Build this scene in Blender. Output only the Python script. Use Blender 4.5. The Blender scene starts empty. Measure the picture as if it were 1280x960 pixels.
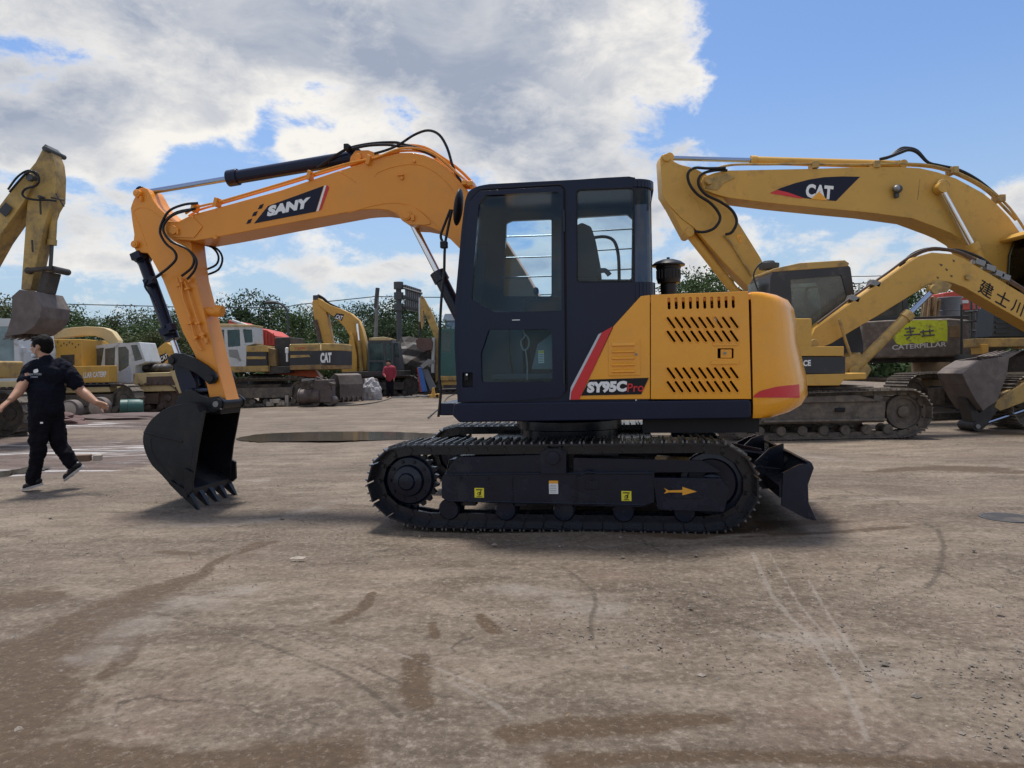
import bpy, bmesh, math, random
import numpy as np
from mathutils import Vector, Matrix
from mathutils.geometry import tessellate_polygon
from mathutils.bvhtree import BVHTree
random.seed(7); R=math.radians; PI=math.pi
scene=bpy.context.scene; COL=scene.collection
# ------------------------------------------------------------ camera model
FPX=924.0; CX=640.0; CY=460.0; H=1.25; ROLL=0.018
cr,sr=math.cos(ROLL),math.sin(ROLL)
def ray(px,py):
    a=(px-CX)/FPX; b=-(py-CY)/FPX
    return Vector((a*cr+b*sr,1.0,-a*sr+b*cr))
cam=bpy.data.cameras.new('camera'); co=bpy.data.objects.new('camera',cam); COL.objects.link(co)
cam.sensor_width=36.0; cam.lens=FPX/1280*36; cam.shift_y=-20/1280; cam.clip_end=5000; cam.clip_start=0.05
co.matrix_world=Matrix(((cr,sr,0,0),(0,0,-1,0),(-sr,cr,0,H),(0,0,0,1)))
scene.camera=co
def gpt(px,py):
    d=ray(px,py); t=-H/d.z; return Vector((d.x*t,d.y*t,0))
class Frame:
    def __init__(s,px,Y,deg=0,at=None):
        s.t=R(deg); s.a=Vector((math.cos(s.t),math.sin(s.t),0)); s.b=Vector((-math.sin(s.t),math.cos(s.t),0))
        s.O=Vector(at) if at is not None else Vector(((px-CX)/FPX*Y,Y,0))
    def p(s,px,py,v=0.0):
        d=ray(px,py); C=Vector((0,0,H)); k=(v-((C-s.O).dot(s.b)))/d.dot(s.b)
        w=C+d*k-s.O; return (w.dot(s.a),w.z)
    def P(s,px,py,v=0.0):
        u,z=s.p(px,py,v); return Vector((u,v,z))
    def L(s,pts,v=0.0): return [s.p(x,y,v) for x,y in pts]
    def W(s,u,v,z): return s.O+s.a*u+s.b*v+Vector((0,0,z))
# ------------------------------------------------------------ helpers
def crom(pts,n=6,closed=False):
    pts=[Vector(p) for p in pts]; N=len(pts); out=[]
    g=(lambda i:pts[i%N]) if closed else (lambda i:pts[max(0,min(N-1,i))])
    for i in range(N if closed else N-1):
        p0,p1,p2,p3=g(i-1),g(i),g(i+1),g(i+2)
        for k in range(n):
            t=k/n
            out.append(0.5*((2*p1)+(p2-p0)*t+(2*p0-5*p1+4*p2-p3)*t*t+(3*p1-p0-3*p2+p3)*t**3))
    if not closed: out.append(pts[-1])
    return out
def rnd(poly,r,n=4):
    out=[]; N=len(poly)
    for i in range(N):
        p=Vector(poly[i]).to_2d(); a=Vector(poly[i-1]).to_2d()-p; b=Vector(poly[(i+1)%N]).to_2d()-p
        la,lb=a.length,b.length; ang=a.angle(b) if la>1e-6 and lb>1e-6 else PI
        if ang>2.75: out.append(tuple(p)); continue
        d=min(r/math.tan(ang/2),la*.45,lb*.45); s=p+a/la*d; e=p+b/lb*d
        for k in range(n+1):
            t=k/n; q=s*(1-t)**2+p*2*t*(1-t)+e*t*t; out.append((q.x,q.y))
    return out
class MB:
    def __init__(s): s.v=[]; s.f=[]; s.m=[]; s.pc=[]
    def add(s,vs,fs,m=0):
        s.pc.append((len(s.v),len(s.f))); o=len(s.v); s.v+= [tuple(x) for x in vs]; s.f+=[tuple(i+o for i in f) for f in fs]; s.m+=[m]*len(fs); return s
    def prism(s,poly,v0,v1,m=0):
        n=len(poly); vs=[(u,v0,z) for u,z in poly]+[(u,v1,z) for u,z in poly]
        fs=[tuple(range(n)),tuple(range(2*n-1,n-1,-1))]+[(i,(i+1)%n,n+(i+1)%n,n+i) for i in range(n)]
        return s.add(vs,fs,m)
    def prismh(s,outer,holes,v0,v1,m=0):
        loops=[outer]+holes; flat=[p for l in loops for p in l]; N=len(flat)
        bm=bmesh.new(); bv=[bm.verts.new((p[0],p[1],0)) for p in flat]; bv_i={v:i for i,v in enumerate(bv)}; es=[];o=0
        for l in loops:
            n=len(l)
            for i in range(n): es.append(bm.edges.new((bv[o+i],bv[o+(i+1)%n])))
            o+=n
        bmesh.ops.triangle_fill(bm,use_beauty=True,use_dissolve=False,edges=es,normal=(0,0,1)); tris=[[bv_i[v] for v in f.verts] for f in bm.faces]; bm.free()
        vs=[(u,v0,z) for u,z in flat]+[(u,v1,z) for u,z in flat]
        fs=[tuple(t) for t in tris]+[tuple(N+i for i in reversed(t)) for t in tris]
        o=0
        for l in loops:
            n=len(l)
            for i in range(n): fs.append((o+i,o+(i+1)%n,N+o+(i+1)%n,N+o+i))
            o+=n
        return s.add(vs,fs,m)
    def box(s,c,d,m=0,rot=None):
        vs=[Vector((x*d[0]/2,y*d[1]/2,z*d[2]/2)) for x in(-1,1) for y in(-1,1) for z in(-1,1)]
        if rot is not None: vs=[rot@v for v in vs]
        vs=[v+Vector(c) for v in vs]
        return s.add(vs,[(0,1,3,2),(4,6,7,5),(0,4,5,1),(2,3,7,6),(0,2,6,4),(1,5,7,3)],m)
    def cyl(s,p0,p1,r0,r1=None,n=14,m=0):
        p0=Vector(p0);p1=Vector(p1); r1=r0 if r1 is None else r1
        q=(p1-p0).to_track_quat('Z','Y'); vs=[]
        for p,r in((p0,r0),(p1,r1)):
            for i in range(n):
                a=2*PI*i/n; vs.append(p+q@Vector((r*math.cos(a),r*math.sin(a),0)))
        fs=[tuple(range(n))[::-1],tuple(range(n,2*n))]+[(i,(i+1)%n,n+(i+1)%n,n+i) for i in range(n)]
        return s.add(vs,fs,m)
    def tube(s,pts,r,n=8,m=0,sm=0):
        if sm: pts=crom(pts,sm)
        pts=[Vector(p) for p in pts]; vs=[]; N=len(pts); up=None
        for i,p in enumerate(pts):
            d=(pts[min(N-1,i+1)]-pts[max(0,i-1)]).normalized()
            if up is None: up=d.orthogonal().normalized()
            up=(up-d*up.dot(d)); up=up.normalized() if up.length>1e-6 else d.orthogonal().normalized()
            w=d.cross(up); rr=r[i] if isinstance(r,(list,tuple)) else r
            for k in range(n):
                a=2*PI*k/n; vs.append(p+up*(rr*math.cos(a))+w*(rr*math.sin(a)))
        fs=[tuple(range(n))[::-1],tuple(range((N-1)*n,N*n))]
        for i in range(N-1):
            for k in range(n): fs.append((i*n+k,i*n+(k+1)%n,(i+1)*n+(k+1)%n,(i+1)*n+k))
        return s.add(vs,fs,m)
    def lathe(s,prof,base=(0,0,0),n=24,m=0,axis=None):
        q=Vector(axis).to_track_quat('Z','Y') if axis is not None else None
        vs=[];N=len(prof)
        for r,z in prof:
            for k in range(n):
                a=2*PI*k/n; v=Vector((r*math.cos(a),r*math.sin(a),z))
                if q: v=q@v
                vs.append(v+Vector(base))
        fs=[tuple(range(n))[::-1],tuple(range((N-1)*n,N*n))]
        for i in range(N-1):
            for k in range(n): fs.append((i*n+k,i*n+(k+1)%n,(i+1)*n+(k+1)%n,(i+1)*n+k))
        return s.add(vs,fs,m)
    def ell(s,c,r,n=14,m=0,rot=None):
        vs=[];c=Vector(c)
        for i in range(1,n):
            th=PI*i/n
            for k in range(2*n):
                a=PI*k/n; v=Vector((r[0]*math.sin(th)*math.cos(a),r[1]*math.sin(th)*math.sin(a),r[2]*math.cos(th)))
                if rot: v=rot@v
                vs.append(v+c)
        t=Vector((0,0,r[2])); b=-t
        if rot: t=rot@t;b=rot@b
        vs+= [t+c,b+c]; T=len(vs)-2; K=2*n; fs=[]
        for k in range(K): fs+= [(T,k,(k+1)%K),(T+1,(n-2)*K+(k+1)%K,(n-2)*K+k)]
        for i in range(n-2):
            for k in range(K): fs.append((i*K+k,(i+1)*K+k,(i+1)*K+(k+1)%K,i*K+(k+1)%K))
        return s.add(vs,fs,m)
    def cap(s,p0,p1,r0,r1=None,sy=1.0,n=10,m=0):     # tapered capsule (for bodies)
        r1=r0 if r1 is None else r1; s.cyl(p0,p1,r0,r1,2*n,m); s.ell(p0,(r0,)*3,n,m); s.ell(p1,(r1,)*3,n,m); return s
    def build_each(s,name,mats,parent=None,**k):
        out=[]; e=s.pc+[(len(s.v),len(s.f))]
        for (a,fa),(b,fb) in zip(e[:-1],e[1:]):
            m=MB(); m.v=s.v[a:b]; m.f=[tuple(i-a for i in f) for f in s.f[fa:fb]]; m.m=s.m[fa:fb]; out.append(m.build(name,mats,parent,**k))
        return out
    def build(s,name,mats,parent=None,bevel=0.0,ang=38,loc=None,smooth=True,seg=2):
        me=bpy.data.meshes.new(name); me.from_pydata(s.v,[],s.f)
        mats=mats if isinstance(mats,(list,tuple)) else [mats]
        for m in mats: me.materials.append(m)
        me.polygons.foreach_set('material_index',s.m)
        bm=bmesh.new(); bm.from_mesh(me); bmesh.ops.recalc_face_normals(bm,faces=bm.faces)
        ca=math.cos(R(ang))
        for f in bm.faces: f.smooth=smooth
        for e in bm.edges:
            lf=e.link_faces
            e.smooth=not(len(lf)!=2 or lf[0].normal.dot(lf[1].normal)<ca)
        bm.to_mesh(me); bm.free()
        o=bpy.data.objects.new(name,me); COL.objects.link(o)
        if parent is not None: o.parent=parent
        if loc is not None: o.location=loc
        if bevel>0:
            b=o.modifiers.new('bevel','BEVEL'); b.width=bevel; b.segments=seg; b.limit_method='ANGLE'; b.angle_limit=R(ang); b.harden_normals=True
        return o
def tag(o,label=None,cat=None,group=None,kind=None):
    if label: o['label']=label
    if cat: o['category']=cat
    if group: o['group']=group
    if kind: o['kind']=kind
    return o
def root(name,fr,label,cat,group=None):
    o=bpy.data.objects.new(name,None); COL.objects.link(o); o.empty_display_size=.2
    o.location=fr.O; o.rotation_euler=(0,0,fr.t); return tag(o,label,cat,group)
def copy_thing(o,loc,rz,scale,label):
    c=o.copy(); COL.objects.link(c); c.location=loc; c.rotation_euler=(0,0,rz); c.scale=scale; c['label']=label
    for ch in [x for x in o.children]:
        d=ch.copy(); COL.objects.link(d); d.parent=c
        for g in ch.children: e=g.copy(); COL.objects.link(e); e.parent=d
    return c
# ------------------------------------------------------------ materials
def newmat(n):
    m=bpy.data.materials.new(n); m.use_nodes=True; nt=m.node_tree; return m,nt,nt.nodes['Principled BSDF']
def nd(nt,t,**k):
    n=nt.nodes.new(t)
    for a,b in k.items(): setattr(n,a,b)
    return n
def mk(name,col,rough=.5,metal=0,var=.12,scale=3,dirt=None,dirtamt=.0,bump=0,bscale=60,coat=0,spec=.5,dscale=2.5,dmax=.85):
    m,nt,b=newmat(name); L=nt.links.new
    tc=nd(nt,'ShaderNodeTexCoord'); ns=nd(nt,'ShaderNodeTexNoise'); ns.inputs['Scale'].default_value=scale; ns.inputs['Detail'].default_value=6; ns.inputs['Roughness'].default_value=.62
    L(tc.outputs['Object'],ns.inputs['Vector'])
    r=nd(nt,'ShaderNodeValToRGB'); r.color_ramp.elements[0].position=.3; r.color_ramp.elements[1].position=.7
    c=Vector(col); r.color_ramp.elements[0].color=(*(c*(1-var)),1); r.color_ramp.elements[1].color=(*(c*(1+var)),1)
    L(ns.outputs['Fac'],r.inputs['Fac']); out=r.outputs['Color']
    if dirt is not None and dirtamt>0:
        n2=nd(nt,'ShaderNodeTexNoise'); n2.inputs['Scale'].default_value=dscale; n2.inputs['Detail'].default_value=9; n2.inputs['Roughness'].default_value=.72
        L(tc.outputs['Object'],n2.inputs['Vector'])
        rr=nd(nt,'ShaderNodeValToRGB'); e=.62-.28*dirtamt; rr.color_ramp.elements[0].position=e; rr.color_ramp.elements[1].position=min(1,e+.16)
        rr.color_ramp.elements[0].color=(0,0,0,1); rr.color_ramp.elements[1].color=(dmax,dmax,dmax,1); L(n2.outputs['Fac'],rr.inputs['Fac'])
        mx=nd(nt,'ShaderNodeMix',data_type='RGBA'); L(rr.outputs['Color'],mx.inputs['Factor']); L(out,mx.inputs['A']); mx.inputs['B'].default_value=(*dirt,1); out=mx.outputs['Result']
        ma=nd(nt,'ShaderNodeMapRange'); L(rr.outputs['Color'],ma.inputs['Value']); ma.inputs['To Min'].default_value=rough; ma.inputs['To Max'].default_value=.9; L(ma.outputs['Result'],b.inputs['Roughness'])
    else:
        ma=nd(nt,'ShaderNodeMapRange'); L(ns.outputs['Fac'],ma.inputs['Value']); ma.inputs['To Min'].default_value=max(.03,rough-.08); ma.inputs['To Max'].default_value=min(1,rough+.08); L(ma.outputs['Result'],b.inputs['Roughness'])
    L(out,b.inputs['Base Color']); b.inputs['Metallic'].default_value=metal; b.inputs['Coat Weight'].default_value=coat; b.inputs['Coat Roughness'].default_value=.12
    b.inputs['Specular IOR Level'].default_value=spec
    if bump:
        n3=nd(nt,'ShaderNodeTexNoise'); n3.inputs['Scale'].default_value=bscale; n3.inputs['Detail'].default_value=5; L(tc.outputs['Object'],n3.inputs['Vector'])
        bp=nd(nt,'ShaderNodeBump'); bp.inputs['Strength'].default_value=bump; bp.inputs['Distance'].default_value=.01; L(n3.outputs['Fac'],bp.inputs['Height']); L(bp.outputs['Normal'],b.inputs['Normal'])
    return m
def glassmat(name,tint,rough=.02,ior=1.5,dust=0.0,dcol=(.35,.33,.28)):
    m,nt,b=newmat(name); L=nt.links.new; nt.nodes.remove(b); out=nt.nodes['Material Output']
    tr=nd(nt,'ShaderNodeBsdfTransparent'); tr.inputs['Color'].default_value=(*tint,1)
    gl=nd(nt,'ShaderNodeBsdfGlossy'); gl.inputs['Roughness'].default_value=rough; gl.inputs['Color'].default_value=(.95,1,1,1)
    fz=nd(nt,'ShaderNodeFresnel'); fz.inputs['IOR'].default_value=ior
    mx=nd(nt,'ShaderNodeMixShader'); L(fz.outputs[0],mx.inputs[0]); L(tr.outputs[0],mx.inputs[1]); L(gl.outputs[0],mx.inputs[2]); o=mx
    if dust>0:
        tc=nd(nt,'ShaderNodeTexCoord'); ns=nd(nt,'ShaderNodeTexNoise'); ns.inputs['Scale'].default_value=2.5; ns.inputs['Detail'].default_value=8; L(tc.outputs['Object'],ns.inputs['Vector'])
        ma=nd(nt,'ShaderNodeMapRange'); L(ns.outputs['Fac'],ma.inputs['Value']); ma.inputs['From Min'].default_value=.3; ma.inputs['From Max'].default_value=.7; ma.inputs['To Max'].default_value=dust; ma.inputs['To Min'].default_value=dust*.3
        df=nd(nt,'ShaderNodeBsdfDiffuse'); df.inputs['Color'].default_value=(*dcol,1); m2=nd(nt,'ShaderNodeMixShader'); L(ma.outputs[0],m2.inputs[0]); L(mx.outputs[0],m2.inputs[1]); L(df.outputs[0],m2.inputs[2]); o=m2
    L(o.outputs[0],out.inputs['Surface']); return m
DUST=(.20,.165,.125); MUD=(.095,.075,.062)
M={}
M['boom']=mk('boom_hazed_orange',(.76,.285,.030),.36,var=.06,scale=1.6,coat=.2,spec=.35,dirt=(.50,.27,.10),dirtamt=.45,dscale=1.7,dmax=.22,bump=.02,bscale=35)  # the hood's orange turned peach, lighting haze put into the colour
M['hood']=mk('hood_orange_paint',(.80,.335,.010),.26,var=.05,scale=2.2,coat=.45,spec=.4,dirt=(.55,.33,.12),dirtamt=.4,dscale=2.0,dmax=.18)
M['navy']=mk('navy_cab_paint',(.0075,.0120,.034),.24,var=.15,scale=2,coat=.10,spec=.22)
M['black']=mk('black_frame_paint',(.006,.010,.024),.26,var=.3,scale=6,spec=.3,coat=.15,dirt=(.05,.045,.04),dirtamt=.3,dscale=3,dmax=.35)
M['blk2']=mk('black_bucket_paint',(.010,.011,.015),.36,var=.3,scale=5,dirt=(.05,.047,.043),dirtamt=.45,dscale=3,dmax=.5,spec=.28,bump=.08,bscale=20)
M['trackblk']=mk('black_track_paint',(.008,.010,.018),.22,var=.4,scale=14,bump=.05,spec=.45,coat=.12)
M['grouser']=mk('grouser_glint',(.17,.175,.19),.28,metal=.7,var=.4,scale=10)  # lighter metal paints in the light that black grouser edges catch
M['rubber']=mk('black_hose_rubber',(.008,.008,.010),.42,var=.2,spec=.3)
M['seam']=mk('dark_seam',(.006,.006,.008),.8,var=0)
M['chrome']=mk('polished_rod',(.75,.76,.78),.12,metal=1,var=.02)
M['steelblue']=mk('blue_reflecting_rod',(.30,.37,.52),.15,metal=1,var=.02)
M['greym']=mk('grey_metal',(.22,.22,.22),.45,metal=.5)
M['white']=mk('white_decal',(.78,.78,.78),.45,var=.02)
M['silver']=mk('silver_decal',(.50,.52,.57),.35,var=.02)
M['red']=mk('red_decal',(.58,.018,.022),.35,var=.03)
M['decalnavy']=mk('dark_decal',(.012,.015,.032),.45,var=.05,spec=.2)
M['yel']=mk('yellow_sticker',(.78,.68,.04),.5,var=.03)
M['orgst']=mk('orange_sticker',(.80,.36,.03),.5,var=.03)
M['catyel']=mk('worn_yellow_paint',(.56,.315,.055),.45,var=.10,scale=1.3,dirt=(.24,.15,.06),dirtamt=.35,dscale=2.6,dmax=.5,bump=.05)
M['catyel2']=mk('faded_yellow_paint',(.43,.275,.075),.5,var=.15,scale=1.6,dirt=(.19,.14,.085),dirtamt=.55,dscale=3.0,bump=.05)
M['cream']=mk('cream_yellow_paint',(.52,.40,.20),.55,var=.12,scale=1.5,dirt=(.24,.17,.10),dirtamt=.35,dscale=3)
M['catblk']=mk('worn_black_paint',(.022,.022,.026),.45,var=.2,dirt=(.12,.10,.085),dirtamt=.15,dscale=3)
M['mudtrk']=mk('muddy_track_steel',(.105,.088,.074),.78,var=.3,scale=8,dirt=DUST,dirtamt=.6,dscale=6,bump=.9,bscale=22)
M['rusty']=mk('rusty_brown_steel',(.085,.055,.045),.7,var=.3,scale=5,dirt=(.14,.10,.085),dirtamt=.5,bump=.5,bscale=18)
M['dkmud']=mk('dark_greasy_steel',(.03,.026,.024),.6,var=.3,scale=5,dirt=MUD,dirtamt=.5,bump=.4)
M['bktmud']=mk('muddy_bucket_steel',(.12,.098,.090),.75,var=.25,scale=4,dirt=(.19,.155,.135),dirtamt=.5,bump=.6,bscale=18)
M['bktred']=mk('brown_bucket_steel',(.11,.06,.05),.7,var=.2,dirt=(.14,.11,.10),dirtamt=.4,bump=.4)
M['glass']=glassmat('cab_glass',(.85,.92,.97),ior=1.32)
M['glassd']=glassmat('dark_cab_glass',(.78,.90,.93),ior=1.3)
M['glassdust']=glassmat('dusty_cab_glass',(.62,.68,.64),rough=.15,dust=.45,dcol=(.30,.29,.26))
M['glassteal']=glassmat('teal_cab_glass',(.30,.45,.46),rough=.08,dust=.35,dcol=(.16,.27,.28))
M['seatcloth']=mk('dark_seat_cloth',(.035,.038,.045),.9,bump=.2)
M['interior']=mk('dark_interior_plastic',(.035,.05,.08),.6)
M['teal']=mk('teal_paint',(.03,.10,.09),.5)
M['lime']=mk('lime_paint',(.72,.82,.05),.6,var=.1,scale=6,dirt=(.16,.14,.12),dirtamt=.35,dscale=7,bump=.2)
M['wood']=mk('weathered_wood',(.26,.17,.09),.8,var=.3,scale=6,bump=.4)
M['concrete']=mk('pale_concrete',(.38,.33,.27),.85,var=.15,scale=8,bump=.4)
M['tarp']=mk('grey_white_tarp',(.36,.35,.36),.7,var=.15,scale=5,bump=.4)
M['bluep']=mk('blue_panel_paint',(.03,.12,.38),.45)
M['greyp']=mk('grey_panel_paint',(.13,.14,.16),.6,dirt=DUST,dirtamt=.3)
M['redp']=mk('red_truck_paint',(.48,.05,.03),.5,var=.15,dirt=(.25,.08,.06),dirtamt=.3)
M['orgp']=mk('orange_red_paint',(.60,.10,.02),.5)
M['whitep']=mk('white_body_paint',(.50,.52,.53),.5,var=.08,dirt=DUST,dirtamt=.25,dscale=4)
M['skin']=mk('skin',(.40,.21,.13),.5,var=.06,scale=10)
M['cloth']=mk('black_cloth',(.006,.007,.014),.9,var=.3,scale=9,bump=1.0,bscale=9,spec=.15)
M['cloth2']=mk('dark_trouser_cloth',(.006,.006,.010),.9,var=.3,scale=9,bump=1.0,bscale=8,spec=.15)
M['redcloth']=mk('dark_red_cloth',(.26,.025,.045),.85)
M['hair']=mk('black_hair',(.005,.004,.004),.7,bump=.8,bscale=70,spec=.12)
M['sole']=mk('pale_shoe_sole',(.42,.41,.40),.6)
M['mask']=mk('pale_face_mask',(.52,.60,.68),.8,var=.05)
M['pole']=mk('weathered_pole',(.19,.18,.17),.8)
M['dkgrey']=mk('dark_grey_metal',(.05,.055,.06),.6)
M['cable']=mk('black_cable',(.02,.02,.02),.6)
# ------------------------------------------------------------ text & decals
def flat(fr,poly,v,name,mat,parent,proud=.003,rad=0):
    pl=fr.L(poly,v) ;
    if rad: pl=rnd(pl,rad)
    return MB().prism(pl,v-proud,v+.001).build(name,mat,parent)
def text_mesh(txt,bold=0.0):
    cu=bpy.data.curves.new('t','FONT'); cu.body=txt; cu.offset=bold; cu.resolution_u=3
    o=bpy.data.objects.new('t',cu); COL.objects.link(o); bpy.context.view_layer.update()
    me=bpy.data.meshes.new_from_object(o.evaluated_get(bpy.context.evaluated_depsgraph_get()))
    co=[Vector(v.co) for v in me.vertices]; fs=[tuple(p.vertices) for p in me.polygons]
    bpy.data.objects.remove(o); bpy.data.curves.remove(cu); bpy.data.meshes.remove(me)
    return co,fs
def text_on(fr,txt,v,bl,br,tl,mat,parent,name='lettering',bold=.02,proud=.004):
    co,fs=text_mesh(txt,bold)
    x0=min(c.x for c in co);x1=max(c.x for c in co);y0=min(c.y for c in co);y1=max(c.y for c in co)
    vs=[]
    for c in co:
        s=(c.x-x0)/(x1-x0);t=(c.y-y0)/(y1-y0)
        px=bl[0]+(br[0]-bl[0])*s+(tl[0]-bl[0])*t; py=bl[1]+(br[1]-bl[1])*s+(tl[1]-bl[1])*t
        u,z=fr.p(px,py,v); vs.append((u,v-proud,z))
    mb=MB(); mb.add(vs,fs)
    me=bpy.data.meshes.new(name); me.from_pydata(mb.v,[],mb.f); me.materials.append(mat)
    o=bpy.data.objects.new(name,me); COL.objects.link(o); o.parent=parent; return o
# ------------------------------------------------------------ machine pieces
def hull(pts):
    pts=sorted(set(pts)); 
    def half(ps):
        h=[]
        for p in ps:
            while len(h)>=2 and (h[-1][0]-h[-2][0])*(p[1]-h[-2][1])-(h[-1][1]-h[-2][1])*(p[0]-h[-2][0])<=0: h.pop()
            h.append(p)
        return h[:-1]
    return half(pts)+half(pts[::-1])
M_GLINT=[None]
def track(root_,vc,w,spr,idl,gl,gr,pitch,mat,near=True,detail=True,sag=0,name='track',fmat=None,teeth=21,rollers=6,frame_poly=None,gh=.022,gmat=None):
    """spr/idl: (u,z,r outer) ; gl,gr: u of ground contact ends"""
    fmat=fmat or mat
    pts=[]
    off=.045
    for (u,z,r) in (spr,idl):
        for k in range(72):
            a=2*PI*k/72; pts.append((u+(r-off)*math.cos(a),z+(r-off)*math.sin(a)))
    pts+=[(gl,off),(gr,off)]
    h=hull(pts); h=[Vector((a,b)) for a,b in h]; n=len(h)
    # densify & resample
    segs=[(h[i],h[(i+1)%n]) for i in range(n)]; tot=sum((b-a).length for a,b in segs); N=int(round(tot/pitch)); step=tot/N
    pos=[];acc=0;k=0
    for a,b in segs:
        l=(b-a).length
        while k*step<acc+l-1e-9 and k<N:
            pos.append(a+(b-a)*((k*step-acc)/l)); k+=1
        acc+=l
    N=len(pos); mb=MB()
    for i in range(N):
        p,q=pos[i],pos[(i+1)%N]; T=(q-p); ln=T.length; T.normalize(); Nn=Vector((T.y,-T.x))
        c=(p+q)/2
        def pt(s,t,v): x=c+T*s+Nn*t; return (x.x,v,x.y)
        def bar(s0,s1,t0,t1,v0,v1,tp=0,mi=0):
            vs=[pt(s0,t0,v0),pt(s1,t0,v0),pt(s1-tp,t1,v0),pt(s0+tp,t1,v0),pt(s0,t0,v1),pt(s1,t0,v1),pt(s1-tp,t1,v1),pt(s0+tp,t1,v1)]
            mb.add(vs,[(0,1,2,3),(7,6,5,4),(0,4,5,1),(1,5,6,2),(2,6,7,3),(3,7,4,0)],mi)
        L_=ln*.97/2
        bar(-L_,L_,.012,.024,vc-w/2,vc+w/2)
        if detail:
            for s in (-L_*.86,-L_*.02,L_*.80): bar(s-.008,s+.008,.0235,.0235+gh,vc-w/2+.004,vc+w/2-.004,.003,1)
        else: bar(-L_*.9,-L_*.6,.0235,.0235+gh*1.3,vc-w/2,vc+w/2)
        for sv in (-1,1):
            cc=vc+sv*w*.17
            bar(-L_*1.08,L_*1.08,-.065,.0125,cc-.018,cc+.018)
            if detail: mb.cyl(pt(L_,-.03,vc-w*.17-.03),pt(L_,-.03,vc+w*.17+.03),.018,n=8) if sv>0 else None
    t=mb.build(name,[mat,gmat or mat],root_)
    # frame
    vf=vc
    if frame_poly:
        MB().prism(frame_poly,vc-w*.32,vc+w*.30).build('track_frame',fmat,t,bevel=.012)
    # sprocket
    u,z,r=spr; rr=r-off-.045; s=MB(); tp=[]
    for k in range(teeth*4):
        a=2*PI*k/(teeth*4); q=rr*(1.03 if k%4 in(1,2) else .90); tp.append((u+q*math.cos(a),z+q*math.sin(a)))
    s.prism(tp,vc-.03,vc+.03)
    d=vc-w*.36
    s.lathe([(rr*.86,0),(rr*.86,.02),(rr*.80,.035),(rr*.55,.04),(rr*.52,.085),(rr*.30,.10),(rr*.26,.12),(.001,.125)],(u,vc-.03,z),28,axis=(0,-1,0))
    for k in range(10):
        a=2*PI*k/10; s.cyl((u+rr*.68*math.cos(a),vc-.06,z+rr*.68*math.sin(a)),(u+rr*.68*math.cos(a),vc-.085,z+rr*.68*math.sin(a)),.014,n=6)
    s.build('sprocket',fmat,t,bevel=.004)
    u,z,r=idl; rr=r-off-.06; s=MB()
    s.lathe([(rr*.35,-.05),(rr*.98,-.05),(rr,-.03),(rr,.03),(rr*.97,.06),(rr*.80,.065),(rr*.74,.035),(rr*.35,.03),(rr*.33,.075),(rr*.22,.09),(.001,.09)],(u,vc,z),30,axis=(0,-1,0))
    s.build('idler_wheel',fmat,t)
    for k in range(rollers):
        x=gl+(gr-gl)*(k+.5)/rollers; rz=.085+.03; rr2=.075*(1 if r<.4 else 1.35)
        s=MB(); s.lathe([(rr2,-w*.26),(rr2*1.15,-w*.22),(rr2*1.15,-w*.18),(rr2*.8,-w*.15),(rr2*.8,w*.15),(rr2*1.15,w*.18),(rr2*1.15,w*.22),(rr2,w*.26)],(x,vc,.07+rr2),16,axis=(0,1,0)); s.build('roller',fmat,t)
    return t
def cylinder_part(root_,p0,p1,split,r,rr,bmat,rmat,name='hydraulic_cylinder',collar=True):
    p0=Vector(p0);p1=Vector(p1); d=p1-p0; s=p0+d*split
    m=MB(); m.cyl(p0,s,r,n=20)
    if collar: m.cyl(s-d.normalized()*r*1.3,s+d.normalized()*.02,r*1.22,n=20); m.cyl(p0-d.normalized()*.01,p0+d.normalized()*r*.9,r*1.08,n=20)
    m.cyl(p0-Vector((0,r*1.15,0)),p0+Vector((0,r*1.15,0)),r*1.05,n=16)
    o=m.build(name,bmat,root_,bevel=.004)
    m=MB(); m.cyl(s,p1,rr,n=16); m.build('rod',rmat,o)
    m=MB(); m.cyl(p1-Vector((0,r*1.0,0)),p1+Vector((0,r*1.0,0)),rr*1.9,n=16); m.build('rod_eye',bmat,o,bevel=.003)
    return o
def edge_strip(mb,p,q,th,v0,v1,cen,m=0):
    p=Vector(p);q=Vector(q); d=(q-p).normalized(); n=Vector((-d.y,d.x))
    if (Vector(cen)-p).dot(n)<0: n=-n
    mb.prism([tuple(p),tuple(q),tuple(q+n*th),tuple(p+n*th)],v0,v1,m)
def cab_shell(root_,outline,v0,v1,holes,farholes,glass_edges,body,glass,name='cab',th=.045,bevel=.01,skip=(),glass_v=True):
    cen=(sum(p[0] for p in outline)/len(outline),sum(p[1] for p in outline)/len(outline))
    m=MB(); m.prismh(outline,holes,v0,v0+th); m.prismh(outline,farholes,v1-th,v1)
    g=MB(); N=len(outline)
    for i in range(N):
        p,q=outline[i],outline[(i+1)%N]
        if i in skip: continue
        if i in glass_edges: edge_strip(g,p,q,.006,v0+th,v1-th,cen)
        else: edge_strip(m,p,q,th,v0+th-.001,v1-th+.001,cen)
    c=m.build(name,body,root_,bevel=bevel)
    if glass_v:
        for h in holes: MB().prism(h,v0+th*.4,v0+th*.4+.005).build('window_pane',glass,c)
        for h in farholes: MB().prism(h,v1-th*.5,v1-th*.5+.005).build('window_pane',glass,c)
    if g.v: g.build('windscreen',glass,c)
    return c
def bolt(mb,c,r,h=.02,n=12): mb.cyl(c,(c[0],c[1]-h,c[2]),r,n=n)
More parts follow.
